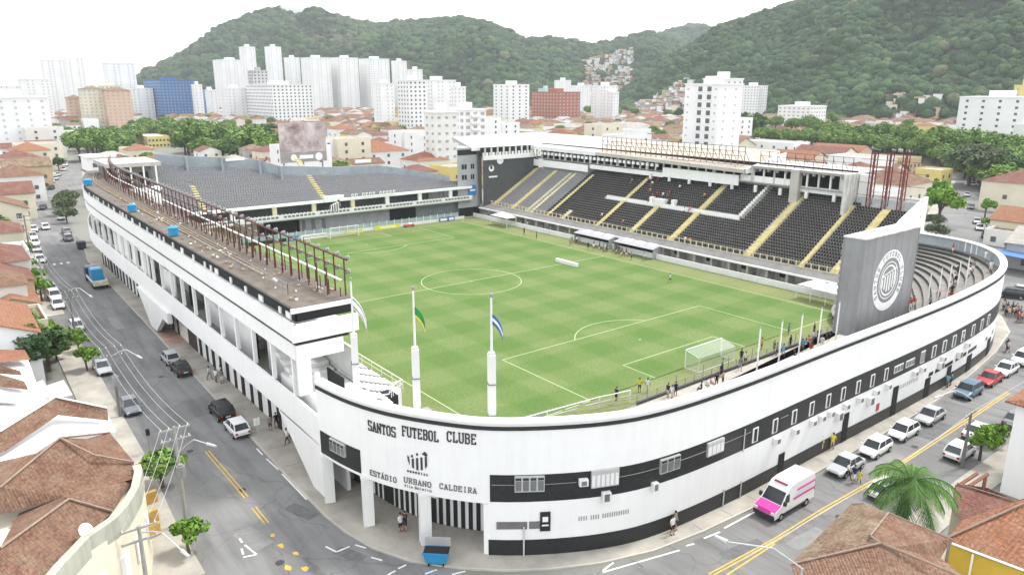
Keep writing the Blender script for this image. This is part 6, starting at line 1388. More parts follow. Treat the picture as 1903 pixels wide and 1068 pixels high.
def house(x, y, w, d, h, rk, wc, rc, lab=None, nwin=3, rise=None, group='low houses', near=False):
    t = thing('house', lab, 'house', (x, y, 0), 0, group); bw, br = MB(), MB(); roofm, rn = rc
    house_geo(bw, br, x, y, w, d, h, rk, PNT[wc], roofm, rise); bw.build('wall', t); ro = br.build('roof', t)
    if not lab: later(t, f'{wc} house with {rn} roof', (x, y, h))
    if near:
        for i in range(3): xx = x-w/2+w*(i+.5)/3; MB().tube((xx, y+rnd.uniform(-.1, .1)*d, h), (xx, y, h+rnd.uniform(1, 1.8)), .06, STL, 5).build('vent_pipe', ro)
    fl = max(1, int(h//2.9))
    for f in range(fl):
        z = .9+f*2.9
        for i in range(nwin): yc = y-d/2+d*(i+.5)/nwin; MB().box(x-w/2-.05, yc-.55, z, x-w/2+.02, yc+.55, z+1.2, DGL).build('window', t)
        for i in range(max(1, nwin-1)): xc = x-w/2+w*(i+.5)/max(1, nwin-1); MB().box(xc-.55, y+d/2-.02, z, xc+.55, y+d/2+.05, z+1.2, DGL).build('window', t)
    MB().box(x-w/2+.5, y+d/2-.02, 0, x-w/2+1.4, y+d/2+.06, 2.1, WOOD).build('door', t)
    EXCL.append((x-w/2-1, x+w/2+1, y-d/2-1, y+d/2+1)); return t
RN = {'brown': (T1, 'brown'), 'red': (T4, 'red-brown'), 'orange': (T3, 'orange'), 'tan': (T2, 'old tan'), 'grey': (FIB, 'grey'), 'white': (WR, 'white')}
def hp(px, py, w, d, h, rk, wc, rc, lab=None, **k):
    q = P(px, py); return house(q[0], q[1], w, d, h, rk, wc, RN[rc], lab, **k)
# along the left street (west side), nearest first
hp(-25, 700, 14, 11, 6.5, 'gable', 'white', 'orange', 'white house with orange tiled roof at the left picture edge', near=True)
hp(35, 650, 9, 7, 4.2, 'flat', 'cream', 'tan'); hp(30, 615, 8, 6, 4.6, 'gable', 'cream', 'orange', 'small cream annex with orange lean roof behind the left pavement')
hp(-10, 610, 9, 9, 7, 'hip', 'pale', 'brown'); hp(10, 565, 11, 8, 4.5, 'gable', 'peach', 'red', 'peach house with red-brown roof beside the left forecourt'); hp(-20, 540, 14, 12, 6, 'hip', 'pale', 'red')
hp(5, 505, 10, 9, 4, 'flat', 'white', 'white', 'white flat box house beside the left street trees'); hp(-10, 470, 12, 11, 5, 'hip', 'cream', 'red'); hp(0, 430, 14, 12, 6, 'gable', 'cream', 'brown'); hp(10, 405, 12, 14, 7, 'gable', 'cream', 'red', 'cream shop house with red-brown roof and yellow sign'); 
hp(35, 372, 14, 14, 8, 'hip', 'pale', 'brown'); hp(55, 350, 12, 14, 8, 'gable', 'tan', 'tan', 'tan house end-on to the far left street'); hp(40, 335, 18, 16, 8, 'hip', 'white', 'red'); hp(60, 318, 16, 14, 9, 'hip', 'cream', 'orange'); hp(75, 305, 18, 18, 9, 'flat', 'cream', 'grey')
t = hp(24, 398, 3, 3, 2.6, 'flat', 'yellow', 'grey', 'small yellow kiosk on the left pavement')
# behind the far stand
hp(285, 272, 30, 12, 6, 'flat', 'yellow', 'white', 'long yellow school building among the park trees', nwin=6); hp(540, 272, 10, 12, 7, 'flat', 'yellow', 'tan')
hp(700, 318, 22, 20, 9, 'hip', 'white', 'orange', 'large orange hipped roof just behind the far stand', rise=4); hp(790, 330, 14, 14, 7.2, 'hip', 'pale', 'orange', 'lower orange hipped roof beside the cream block', rise=3)
hp(655, 285, 14, 12, 8, 'flat', 'cream', 'grey'); hp(637, 262, 16, 14, 8, 'hip', 'white', 'orange'); hp(615, 300, 10, 9, 8, 'flat', 'white', 'white')
# behind the right stand
hp(1440, 300, 26, 14, 9, 'flat', 'white', 'white', 'long white building behind the roof lattice', nwin=5); hp(1530, 318, 22, 12, 8, 'gable', 'pale', 'red'); hp(1600, 330, 20, 14, 8, 'flat', 'cream', 'grey', nwin=4); hp(1640, 385, 20, 16, 8, 'hip', 'cream', 'brown', 'brown hipped roof behind the red steel towers', rise=4); hp(1590, 372, 14, 14, 9, 'hip', 'pale', 'red')
hp(1560, 305, 24, 10, 7, 'gable', 'peach', 'orange'); hp(1660, 325, 16, 10, 7, 'flat', 'tan', 'grey'); hp(1350, 300, 20, 16, 8, 'gable', 'cream', 'tan'); hp(1480, 330, 18, 12, 8, 'gable', 'cream', 'orange')
# right of the back street
hp(1930, 395, 26, 16, 8.5, 'hip', 'cream', 'red', 'cream house with red roof at the right picture edge'); hp(1925, 450, 16, 12, 5, 'gable', 'cream', 'orange'); hp(1905, 425, 10, 8, 4, 'flat', 'grey', 'grey'); hp(1875, 455, 8, 8, 3, 'flat', 'pale', 'tan'); hp(1960, 500, 14, 12, 5, 'gable', 'grey', 'grey')
for k_, (x_, y_) in enumerate(((-97, -8), (-98, -22), (-99, -37), (-101, -52), (-103, -70), (-112, -15), (-114, -32), (-116, -50))): house(x_, y_, 11, 11, 6.0 if k_ % 2 else 4.2, 'hip' if k_ % 3 else 'gable', ['cream', 'white', 'pale', 'tan'][k_ % 4], RN[['red', 'orange', 'brown'][k_ % 3]], near=False)
LAND += [(1900, 350, 'the right edge house'), (750, 300, 'the orange roofs'), (30, 400, 'the yellow kiosk')]
# mural hoarding behind the far stand
t = thing('mural_hoarding', 'tall mural hoarding with dark red and pale figures behind the far stand', 'hoarding', PX(566, 300, 92)[:2]+(0,))
A_, B2 = PX(523, 300, 92), PX(608, 300, 92); ztop = PX(566, 228, 92)[2]; zst = PX(566, 283, 92)[2]; zbo = PX(566, 301, 92)[2]
MB().box(92, B2[1], zst, 92.6, A_[1], ztop, mat('mural_paint', (.17, .10, .095), .9, 0, .22, col2=(.66, .60, .58))).build('mural', t); MB().box(92, B2[1], zbo, 92.6, A_[1], zst-.05, CON).build('base_strip', t)
b = MB(); disc(b, (91.95, B2[1]+2.4, (zst+zbo)/2), 1.1, W, 'x'); disc(b, (91.95, A_[1]-3.6, (zst+zbo)/2), .9, W, 'x'); b.box(91.93, (A_[1]+B2[1])/2-2.6, zbo+.9, 91.97, (A_[1]+B2[1])/2+1.4, zbo+1.9, W); b.build('round_emblem', t)
b = MB()
for y in (A_[1]-1, B2[1]+1, (A_[1]+B2[1])/2): b.tube((93, y, 0), (93, y, ztop-1), .25, STL, 5)
b.build('frame', t)
LAND += [(566, 265, 'the mural hoarding')]
# white corner building at the far end of the left stand
t = thing('corner_pavilion', 'white pavilion with shaded balcony where left and far stands meet', 'building', (70, 44, 0))
a = P(210, 330, 11); b = MB(); b.box(62, 37, 0, 74, 46, 13.2, W2); b.box(63, 36.5, 13.2, 75, 46, 13.6, W); b.build('wall', t); b = MB(); b.box(63.5, 36, 18.2, 78, 46.5, 19.0, CONL); b.build('roof', t); MB().box(66, 37.5, 13.6, 77, 45.8, 18.2, CONR).build('balcony_wall', t)
for i, y in enumerate((38.2, 41, 44)): MB().box(65.9, y, 14.0, 66.0, y+1.8, 16.8, DK).build('window', t)
for i in range(5): MB().box(63.4+i*.1, 37+i*2.4, 13.6, 63.7+i*.1, 37.3+i*2.4, 18.2, W2).build('column', t)
for y in (39, 43.2): MB().box(61.9, y, 9.2, 62.02, y+2.6, 11.0, DGL).build('window', t)
t = thing('guard_house', 'small white two-storey block beyond the left stand roof', 'building', (P(165, 360)[0], P(165, 360)[1], 0)); q = P(165, 362)
MB().box(q[0]+4, q[1]-10, 0, q[0]+16, q[1]-1.5, 11.5, W).build('wall', t); MB().box(q[0]+3.6, q[1]-10.4, 11.5, q[0]+16.4, q[1]-1.1, 12, W2).build('roof', t)
for i in (0, 1): MB().box(q[0]+3.93, q[1]-8+i*3.6, 8.4, q[0]+4.02, q[1]-6.6+i*3.6, 9.8, DGL).build('window', t)
EXCL += [(-90, 95, -70, 68), (-140, -60, 40, 120), (-120, -70, -110, 70)]
def blocked(x, y, r=7):
    for a, b_, c, d in EXCL:
        if a-r < x < b_+r and c-r < y < d+r: return True
    px, py, q = pj(x, y, 0)
    for (x0, x1, y0, y1) in ((140, 500, 238, 302), (1380, 1903, 250, 345)):
        if x0 < px < x1 and y0 < py < y1: return True
    # streets
    for (ax, ay, bx_, by_, w) in ((62, 55, 158, 48, 9), (158, 48, 255, 26, 9), (255, 26, 420, -30, 9), (420, -30, 900, -150, 9), (-52, -70, -39, -116, 11), (-39, -116, -18, -174, 11), (-18, -174, 3, -236, 11), (3, -236, 60, -420, 10), (15, 62, 40, 132, 8)):
        t_ = max(0, min(1, ((x-ax)*(bx_-ax)+(y-ay)*(by_-ay))/((bx_-ax)**2+(by_-ay)**2))); 
        if math.hypot(x-ax-(bx_-ax)*t_, y-ay-(by_-ay)*t_) < w+r*.6: return True
    return False
cand = []
r2 = random.Random(99)
for i in range(-20, 110):
    for j in range(-70, 45):
        x = 60+i*13.5+r2.uniform(-2, 2); y = j*14.5+r2.uniform(-2.5, 2.5)
        if i % 6 == 5 or j % 7 == 6: continue
        px, py, q = pj(x, y, 0)
        if q < 60 or px < -60 or px > 1960: continue
        d = math.hypot(x-CX, y-CY)
        lim = np.interp(px, [0, 300, 700, 1100, 1280, 1420, 1903], [1500, 1400, 1150, 1000, 900, 830, 800])
        if d > lim or blocked(x, y, 5): continue
        cand.append((d, x, y))
cand.sort()
far = MB(); nh = 0; treec = 0
for k, (d, x, y) in enumerate(cand):
    if r2.random() < .15:
        if treec < 110 and d < 900: plant(r2.choice(['mid', 'dark', 'mid', 'bush']), x, y, r2.uniform(.8, 1.2)); treec += 1
        continue
    w, dd = r2.uniform(8, 13.5), r2.uniform(9, 13.5); h = r2.choice([3.4, 4.2, 6.2, 6.8, 7.2]); rk = r2.choice(['hip', 'gable', 'gable', 'flat', 'hip']); wc = r2.choice(['white', 'white', 'cream', 'pale', 'pale', 'grey', 'tan', 'yellow', 'white']); rc = r2.choice(['brown', 'red', 'brown', 'tan', 'red', 'orange', 'tan', 'grey']) if rk != 'flat' else r2.choice(['grey', 'white', 'grey'])
    if d > 260 and r2.random() < .07 and nh < 240: h = r2.choice([11.5, 14.5, 17.5]); rk = 'flat'; wc = r2.choice(['white', 'pale', 'cream', 'white']); rc = 'grey'; w += 3; dd += 3
    if nh < 240: house(x, y, w, dd, h, rk, wc, RN[rc], nwin=2); nh += 1
    else:
        house_geo(far, far, x, y, w, dd, h, rk, PNT[wc], RN[rc][0])
        far.box(x-w/2-.05, y-1, .9, x-w/2+.02, y+.6, 2.1, DGL)
o = far.build('distant_houses'); tag(o, 'dense spread of small distant tiled houses below the hills', 'houses', kind='stuff')
# hillside settlement
fav = MB()
def hillhouses(H, px0, px1, s0, s1, n, mb):
    height, cols = H
    for i in range(n):
        px = r2.uniform(px0, px1); s = r2.uniform(s0, s1); ci = np.interp(px, cols, np.arange(len(cols))); x, y, z = height(np.array([ci]), np.array([s])); x, y, z = float(x[0]), float(y[0]), float(z[0])
        w, d, h = r2.uniform(5, 9), r2.uniform(5, 9), r2.uniform(3, 7.5); m = r2.choice([PNT['white'], PNT['pale'], PNT['cream'], PNT['grey'], PNT['tan'], PNT['white'], PNT['brick']]); rm = r2.choice([FIB, T4, T3, FIB, T2])
        mb.box(x-w/2, y-d/2, z-4, x+w/2, y+d/2, z+h, m); mb.box(x-w/2-.2, y-d/2-.2, z+h, x+w/2+.2, y+d/2+.2, z+h+.4, rm); mb.box(x-w/2-.1, y-1, z+1, x-w/2, y+1, z+2.4, DGL)
hillhouses(H1, 1085, 1180, .10, .64, 330, fav); hillhouses(H1, 985, 1090, .02, .12, 30, fav)
tag(fav.build('hillside_houses'), 'cluster of pale hillside houses climbing the gap between hills', 'houses', kind='stuff')
fav = MB(); hillhouses(H2, 1185, 1300, .02, .34, 200, fav); hillhouses(H2, 1690, 1800, .0, .06, 26, fav); tag(fav.build('hillside_houses'), 'cluster of pale houses at the left foot of the right hill', 'houses', kind='stuff')
t = thing('hilltop_building', 'white building on the crest of the left hill', 'building', (0, 0, 0)); height, cols = H1; ci = np.interp(540, cols, np.arange(len(cols))); x, y, z = [float(v[0]) for v in height(np.array([ci]), np.array([.97]))]
t.location = (x, y, z); b = MB(); b.box(x-10, y-28, z, x+10, y+22, z+16, W); b.box(x-8, y-18, z+16, x+8, y+2, z+22, W2); b.build('wall', t); MB().box(x-10.2, y-28.2, z+16, x+10.2, y-18.2, z+16.6, FIB).build('roof', t)
# ================================================================== foreground houses
def faces(mb, F, m):
    for f in F: mb.poly([P(*p) for p in f], m)
    return mb
RC = mat('ridge_mortar', (.27, .20, .15), .9, .2, 2)
def ridge(mb, pts, r=.13, m=RC):
    r *= .65
    mb.path([P(*p) for p in pts], r, m, 5)
t = thing('corner_house', 'big brown-roofed corner house with curved cream parapet at bottom left', 'house', P(110, 870, 0))
b = MB(); foot = [P(*p, 7.0)[:2] for p in ((205, 800), (240, 835), (264, 876), (258, 912), (238, 944), (214, 972), (166, 1006), (118, 1058), (60, 1130), (-160, 1130), (-160, 900), (0, 840))]
b.prism(foot, 0, 6.3, PNT['cream']); b.build('wall', t)
b = MB(); faces(b, [[(111, 813, 10), (0, 905, 8.9), (0, 956, 7.4), (120, 922, 7.2), (249, 889, 7.0), (249, 858, 7.0)], [(111, 813, 10), (249, 858, 7.0), (204, 803, 7.2), (160, 815, 8.3)], [(111, 813, 10), (67, 842, 8.2), (-60, 870, 7.6), (-60, 950, 8.2), (0, 905, 8.9)],
   [(128, 926, 8.5), (120, 922, 7.9), (249, 889, 6.7), (209, 949, 6.6)], [(128, 926, 8.5), (209, 949, 6.6), (162, 997, 6.6), (104, 1051, 6.6), (60, 1110, 6.6), (-60, 1180, 6.6), (-60, 1060, 8.0), (0, 1018, 8.5)], [(128, 926, 8.5), (0, 1018, 8.5), (30, 985, 6.6), (36, 952, 6.6), (120, 922, 7.3)]], T1)
b.build('roof', t)
b = MB(); ridge(b, [(111, 813, 10.05), (0, 905, 8.95)]); ridge(b, [(111, 813, 10.05), (175, 845, 8.6), (249, 858, 7.1)]); ridge(b, [(128, 926, 8.55), (209, 949, 6.7)]); ridge(b, [(128, 926, 8.55), (0, 1018, 8.55)]); ridge(b, [(111, 813, 10.05), (204, 803, 7.25)]); b.build('ridge_caps', t)
b = MB(); faces(b, [[(20, 968, 6.7), (120, 923, 6.9), (132, 927, 6.7), (45, 992, 6.5)]], T3); b.build('orange_tile_strip', t)
b = MB(); pr = [P(*p, 7.0)[:2] for p in ((262, 868), (266, 879), (260, 910), (240, 945), (216, 971), (168, 1004), (118, 1058), (60, 1130))]; pr2 = offs(pr, -.55)
cen = P(100, 900, 7)
if math.hypot(pr2[3][0]-cen[0], pr2[3][1]-cen[1]) > math.hypot(pr[3][0]-cen[0], pr[3][1]-cen[1]): pr2 = offs(pr, .55)
PC = mat('cream_parapet', (.40, .40, .33), .85, .1, .6, streak=.15)
b.strip([(p[0], p[1], 7.3) for p in pr], [(p[0], p[1], 7.3) for p in pr2], PC); b.strip([(p[0], p[1], 5.9) for p in pr], [(p[0], p[1], 7.3) for p in pr], PC); b.strip([(p[0], p[1], 7.3) for p in pr2], [(p[0], p[1], 6.3) for p in pr2], PC); b.build('curved_parapet', t)
for k, f in enumerate((.22, .38, .54, .70)):
    i = f*(len(pr)-1); a = pr[int(i)]; c = pr[int(i)+1]; x, y = a[0]+(c[0]-a[0])*(i-int(i)), a[1]+(c[1]-a[1])*(i-int(i)); an = math.atan2(c[1]-a[1], c[0]-a[0]); MB().obox(x, y, 2.6, 1.0, .12, 1.8, an, W2).build('window_frame', t)
for px, py in ((262, 905), (263, 940), (266, 965)): q = P(px, py, 4); MB().obox(q[0]-.2, q[1]-.5, 2.5, 1.0, .3, 1.0, rad(100), mat('ochre_panel', (.45, .27, .07), .8, .2)).build('ochre_shutter', t)
b = MB(); q = P(160, 985, 7.4); b.tube((q[0], q[1], 6.5), q, .05, STL, 5); b.build('dish_mast', t); d_ = thing('satellite_dish', 'white satellite dish on the curved brown roof edge', 'satellite dish', q); b = MB(); b.tube(q, (q[0]-.25, q[1]-.2, q[2]+.2), .5, W, 14, .2); b.build('dish', d_)
LAND += [(120, 900, 'the corner house')]
t = thing('gabled_house', 'narrow brown-roofed house with white walls beside the corner house', 'house', P(110, 790, 0))
b = MB(); b.prism([P(*p, 6.6)[:2] for p in ((-60, 815), (0, 790), (104, 742), (198, 760), (214, 793), (110, 805), (0, 856), (-60, 880))], 0, 6.2, W); b.build('wall', t)
b = MB(); faces(b, [[(103, 737, 8), (108, 771, 7), (10, 838, 6.6), (-60, 860, 6.6), (-60, 835, 7.4), (0, 801, 7.6)], [(103, 737, 8), (199, 757, 7.4), (202, 781, 6.6), (108, 771, 7)]], T1); b.build('roof', t); b = MB(); ridge(b, [(0, 801, 7.65), (103, 737, 8.05), (199, 757, 7.45)], .12, W); b.build('ridge_caps', t)
t = thing('terraced_house', 'white house with stepped brown and orange roofs left of the pavement garden', 'house', P(20, 740, 0))
b = MB(); b.prism([P(*p, 6)[:2] for p in ((-80, 650), (48, 650), (62, 690), (85, 742), (60, 758), (-80, 800))], 0, 5.3, W); b.build('wall', t)
b = MB(); faces(b, [[(-60, 648, 6.4), (46, 650, 6.4), (57, 668, 6.0), (-60, 678, 6.0)]], T3); b.build('orange_roof', t); b = MB(); faces(b, [[(-60, 672, 6.6), (0, 678, 6.6), (38, 689, 6.2), (40, 697, 5.9), (-60, 690, 5.9)], [(-60, 688, 6.4), (0, 695, 6.4), (45, 708, 6.1), (53, 724, 5.7), (-60, 712, 5.7)]], T1); b.build('brown_roof', t)
b = MB(); faces(b, [[(-60, 712, 6.0), (0, 722, 6.0), (30, 732, 5.9), (36, 750, 5.6), (-60, 745, 5.6)]], SHU); b.build('metal_roof', t)
t = thing('garden_wall', 'low white wall and garage roof round the left garden', 'wall', P(105, 735, 0)); b = MB(); b.prism([P(*p, 2.8)[:2] for p in ((60, 712), (80, 706), (95, 732), (72, 738))], 0, 2.8, W); b.prism([P(*p, 2.6)[:2] for p in ((84, 715), (118, 704), (135, 732), (92, 740))], 0, 2.5, WD); b.build('wall_block', t)
# right foreground
t = thing('tan_roofed_house', 'house with weathered tan and brown tiled roof at bottom right', 'house', P(1620, 1010, 0))
b = MB(); b.prism([P(*p, 5.2)[:2] for p in ((1476, 1052), (1584, 940), (1604, 940), (1652, 958), (1762, 1004), (1742, 1040), (1850, 1150), (1480, 1150))], 0, 4.9, PNT['cream']); b.build('wall', t)
b = MB(); faces(b, [[(1470, 1047, 5.2), (1583, 934.5, 5.2), (1603, 934, 5.6), (1651, 952, 6.0), (1617, 994.5, 6.9), (1637, 1008, 7.0)]], T2); b.build('tan_roof', t)
b = MB(); faces(b, [[(1651, 952, 6.2), (1769, 1001, 5.6), (1748, 1036, 5.2), (1660, 1016, 6.9), (1617, 994.5, 7.05)], [(1470, 1047, 5.2), (1637, 1008, 7.0), (1660, 1016, 6.9), (1748, 1036, 5.8), (1860, 1120, 5.2), (1500, 1180, 5.0)]], T1); b.build('brown_roof', t)
b = MB(); ridge(b, [(1470, 1047, 5.25), (1637, 1008, 7.1), (1800, 1075, 6.4)], .14); b.build('ridge_caps', t); b = MB(); ridge(b, [(1617, 994.5, 7.15), (1651, 952, 6.25), (1769, 1001, 5.65)], .1); ridge(b, [(1617, 994.5, 7.1), (1640, 1010, 7.1)], .12); b.build('ridge_caps', t)
t = thing('yellow_house', 'yellow-walled house with orange tiled hip roof at the right edge', 'house', P(1850, 1000, 0))
b = MB(); b.prism([P(*p, 5.0)[:2] for p in ((1768, 1004), (1790, 968), (1960, 940), (2000, 1080), (1905, 1056))], 0, 4.7, mat('yellow_wall', (.60, .42, .06), .85, .1, .4)); b.build('wall', t)
b = MB(); faces(b, [[(1762, 998, 5.0), (1789, 964, 5.4), (1903, 925, 7.2), (1990, 905, 7.4), (1990, 960, 7.4)], [(1762, 998, 5.0), (1903, 935, 7.3), (1990, 960, 7.4), (1990, 1120, 5.0), (1903, 1059, 5.0), (1769, 1010, 4.9)]], T3); b.build('roof', t)
b = MB(); b.path([P(1769, 1009, 4.95), P(1903, 1059, 5.0)], .09, W, 5); q = P(1808, 1030, 4.8); b.tube((q[0], q[1], 0), q, .07, W, 6); b.build('gutter', t); b = MB(); ridge(b, [(1762, 997, 5.1), (1903, 934, 7.4)], .14); b.build('ridge_caps', t)
t = thing('red_roofed_house', 'dark red tiled roof between the palm and the white house', 'house', P(1820, 930, 0))
b = MB(); b.prism([P(*p, 4.8)[:2] for p in ((1776, 905), (1838, 905), (1900, 930), (1895, 945), (1795, 962), (1772, 935))], 0, 4.5, PNT['cream']); b.build('wall', t)
b = MB(); faces(b, [[(1772, 908, 4.9), (1779, 897, 5.2), (1836, 906, 5.9), (1893, 932, 5.9), (1789, 966, 4.8), (1769, 945, 4.7)]], T4); b.build('roof', t); b = MB(); ridge(b, [(1789, 966, 4.9), (1893, 932, 6.0)], .12); b.build('ridge_caps', t); b = MB(); ridge(b, [(1779, 897, 5.3), (1893, 932, 6.0)], .1); b.build('ridge_caps', t)
t = thing('white_house', 'tall plain white house wall with orange eaves at the right edge', 'house', P(1870, 900, 0)); q = P(1853, 912, 0); zt = 8.6
b = MB(); b.box(q[0]-14, q[1]-9, 0, q[0]-.2, q[1], zt, W); b.build('wall', t); b = MB(); X1_ = q[0]+.5; b.slab([(X1_, q[1]-9.5, zt), (X1_, q[1]+.6, zt), (q[0]-7, q[1]-2, zt+2.4), (q[0]-7, q[1]-7, zt+2.4)], .15, T3); b.slab([(X1_, q[1]+.6, zt), (q[0]-15, q[1]+.6, zt), (q[0]-7, q[1]-2, zt+2.4)], .15, T3); b.build('roof', t)
t = thing('pergola', 'brown timber pergola on the red roof beside the palm', 'pergola', P(1815, 900, 3)); b = MB(); 
for dx in (0, .9): q1, q2 = P(1797, 905, 5.0), P(1836, 880, 5.6); b.tube((q1[0]+dx*.6, q1[1]+dx*.6, q1[2]), (q2[0]+dx*.6, q2[1]+dx*.6, q2[2]), .14, mat('brown_timber', (.20, .09, .055), .8, .2), 5)
q3 = P(1832, 885, 5.5); b.tube(q3, (q3[0], q3[1], 3.5), .14, 'brown_timber', 5); b.build('beam', t)
LAND += [(1620, 1000, 'the tan roof'), (1880, 860, 'the white house')]
# ================================================================== vehicles
def paint(n, c, r=.3): return mat('paint_'+n, c, r, 0, spec=.5)
CP = {'white': paint('white', (.75, .75, .75)), 'silver': paint('silver', (.42, .43, .44)), 'grey': paint('grey', (.16, .17, .18)), 'black': paint('black', (.012, .012, .013)), 'red': paint('red', (.42, .03, .03)), 'blue': paint('blue', (.10, .16, .23)), 'yellow': paint('yellow', (.7, .5, .03))}
PLASTIC = mat('trim_plastic', (.03, .03, .03), .6, 0)
KIND = {  # length, width, height, [ (x, z_low-to-belt, z_top, half width factor) ] front at +x
 'hatchback': (4.0, 1.7, 1.5, .30, (1.15, .55, -1.35, -1.85)), 'sedan': (4.4, 1.74, 1.46, .30, (1.05, .38, -1.0, -1.6)), 'suv': (4.3, 1.82, 1.68, .36, (1.2, .68, -1.65, -1.98))}
def car_proto(kind, col):
    L, Wd, H, gz, (wb, wt, rt, rb) = KIND[kind]; hw = Wd/2; t = thing('parked_car', None, 'car', (0, 0, 0)); belt = .62*H
    hood_f = belt-.20; st = [(L/2, .42, hood_f-.18, .80), (L/2-.12, gz-.02, hood_f-.03, .90), (L/2-.55, gz, hood_f+.05, .98), (wb, gz, belt-.03, 1.0), (wt, gz, belt, 1.0), ((wt+rt)/2, gz, belt+.01, 1.0), (rt, gz, belt+.03, 1.0), (rb, gz, belt+.02, .97), (-L/2+.1, gz, belt-.06, .92), (-L/2, .45, belt-.16, .84)]
    b = MB(); n = 0; rings = []
    for x, z0, z1, f in st:
        w = hw*f; zm = z0+(z1-z0)*.55; rings.append([(x, -w*.92, z0), (x, -w, zm), (x, -w*.95, z1-.06), (x, -w*.80, z1), (x, w*.80, z1), (x, w*.95, z1-.06), (x, w, zm), (x, w*.92, z0)])
    m = CP[col]; k = b.mi(m)
    for r_ in rings: b.v += r_
    for i in range(len(rings)-1):
        for j in range(8): j2 = (j+1) % 8; b.f.append((i*8+j, i*8+j2, (i+1)*8+j2, (i+1)*8+j)[::-1]); b.fm.append(k)
    b.f.append(tuple(range(8))[::-1]); b.fm.append(k); e = (len(rings)-1)*8; b.f.append(tuple(range(e, e+8))); b.fm.append(k)
    # cabin: pillars and roof
    rw = hw*.74; bw = hw*.90; rf = [(wt, -rw, H), (wt, rw, H), (rt, rw, H-.03), (rt, -rw, H-.03)]; mid = (wt+rt)/2
    b.poly([(wt, -rw, H-.01), (mid, -rw, H+.03), (mid, rw, H+.03), (wt, rw, H-.01)], m); b.poly([(mid, -rw, H+.03), (rt, -rw, H-.03), (rt, rw, H-.03), (mid, rw, H+.03)], m)
    for s in (-1, 1):
        for (xa, za, xb, zb, xw) in ((wb, belt-.03, wt, H, .07), (rb, belt+.01, rt, H-.03, .10), (mid, belt, mid, H, .06)): b.tube((xa, s*bw*.99, za), (xb, s*rw, zb), xw*.6, m, 5)
        b.tube((wt, s*rw, H-.01), (rt, s*rw, H-.03), .045, m, 5)
    body = b.build('body', t, uv=False)
    for nm, q in (('windshield', [(wb-.02, -bw*.93, belt-.02), (wb-.02, bw*.93, belt-.02), (wt, rw*.96, H-.03), (wt, -rw*.96, H-.03)]), ('rear_window', [(rb+.02, bw*.9, belt+.03), (rb+.02, -bw*.9, belt+.03), (rt, -rw*.95, H-.06), (rt, rw*.95, H-.06)])): MB().poly(q, GLS).build(nm, t, uv=False)
    for s in (-1, 1):
        MB().poly([(wb-.10, s*bw*.985, belt), (mid+.03, s*bw*.985, belt+.01), (mid+.03, s*rw*1.01, H-.04), (wt-.02, s*rw*1.01, H-.05)], GLS).build('side_window', t, uv=False)
        MB().poly([(mid-.03, s*bw*.985, belt+.01), (rb+.15, s*bw*.985, belt+.03), (rt+.02, s*rw*1.01, H-.07), (mid-.03, s*rw*1.01, H-.04)], GLS).build('side_window', t, uv=False)
        MB().box(L/2-.16, s*hw*.52, hood_f-.20, L/2-.02, s*hw*.80, hood_f-.06, HEADL).build('headlight', t, uv=False)
        MB().box(-L/2-.01, s*hw*.60, belt-.36, -L/2+.14, s*hw*.86, belt-.14, TAILL).build('taillight', t, uv=False)
        MB().box(wb-.25, s*hw*.98, belt, wb-.08, s*(hw+.14), belt+.13, m).build('mirror', t, uv=False)
        for x in (L/2-.78, -L/2+.75):
            r_ = .31 if kind != 'suv' else .35; w_ = MB().tube((x, s*(hw-.2), r_), (x, s*(hw+.015), r_), r_, RUBBER, 14).build('wheel', t, uv=False); MB().tube((x, s*(hw+.0), r_), (x, s*(hw+.03), r_), r_*.6, CHR, 8).build('rim', w_, uv=False)
    MB().box(L/2-.04, -.5, .34, L/2+.02, .5, .52, PLASTIC).build('grille', t, uv=False); MB().box(-L/2-.02, -.26, .62, -L/2+.0, .26, .74, W2).build('number_plate', t, uv=False)
    MB().box(-L/2-.03, -hw*.8, .32, -L/2+.1, hw*.8, .46, PLASTIC).build('rear_bumper', t, uv=False)
    return t
CARS = {}
def car(x, y, rz, kind, col, lab, z=0.02, group='cars parked along the streets'):
    key = (kind, col)
    if key not in CARS: CARS[key] = car_proto(kind, col); o = CARS[key]
    else: o = dup(CARS[key])
    o.location = (x, y, z); o.rotation_euler = (0, 0, rz+rnd.uniform(-.015, .015)); o['category'] = 'car'; o['group'] = group
    if lab: o['label'] = lab
    else: later(o, f'{col} {kind}', (x, y, 1))
    return o
FWD = math.pi/2      # heading +y on the right street: fronts face the camera
for yf, kind, col, lab in ((14.6, 'sedan', 'silver', 'silver sedan parked behind the ambulance at the right kerb'), (9.0, 'hatchback', 'white', 'white hatchback parked between two others, roof marked with grey stripes'), (3.2, 'hatchback', 'white', 'white hatchback parked before the red wall sign'), (-2.8, 'sedan', 'silver', 'silver sedan parked by the brown kerb gap'),
    (-13.2, 'suv', 'blue', 'blue-grey pickup-like car parked beside the pavement group'), (-19.4, 'sedan', 'red', 'red car parked behind the blue-grey one'), (-24.4, 'sedan', 'white', 'white sedan parked behind the red car'), (-30.2, 'suv', 'white', 'white car farthest along the facade kerb')):
    car(-78.3+(.3 if yf < -12 else 0), yf-2.1, FWD, kind, col, lab)
for px, py, kind, col, lab in ((1788, 850, 'hatchback', 'white', 'white hatchback on the far pavement seen from behind'), (1822, 812, 'sedan', 'white', 'white car behind the bright street tree at right'), (1895, 790, 'sedan', 'grey', 'dark car partly hidden behind the white house'), (1652, 922, 'hatchback', 'white', 'white car half hidden by the palm')): q = P(px, py); car(q[0]+.3, q[1], -FWD, kind, col, lab)
E_, W_ = 0.0, math.pi
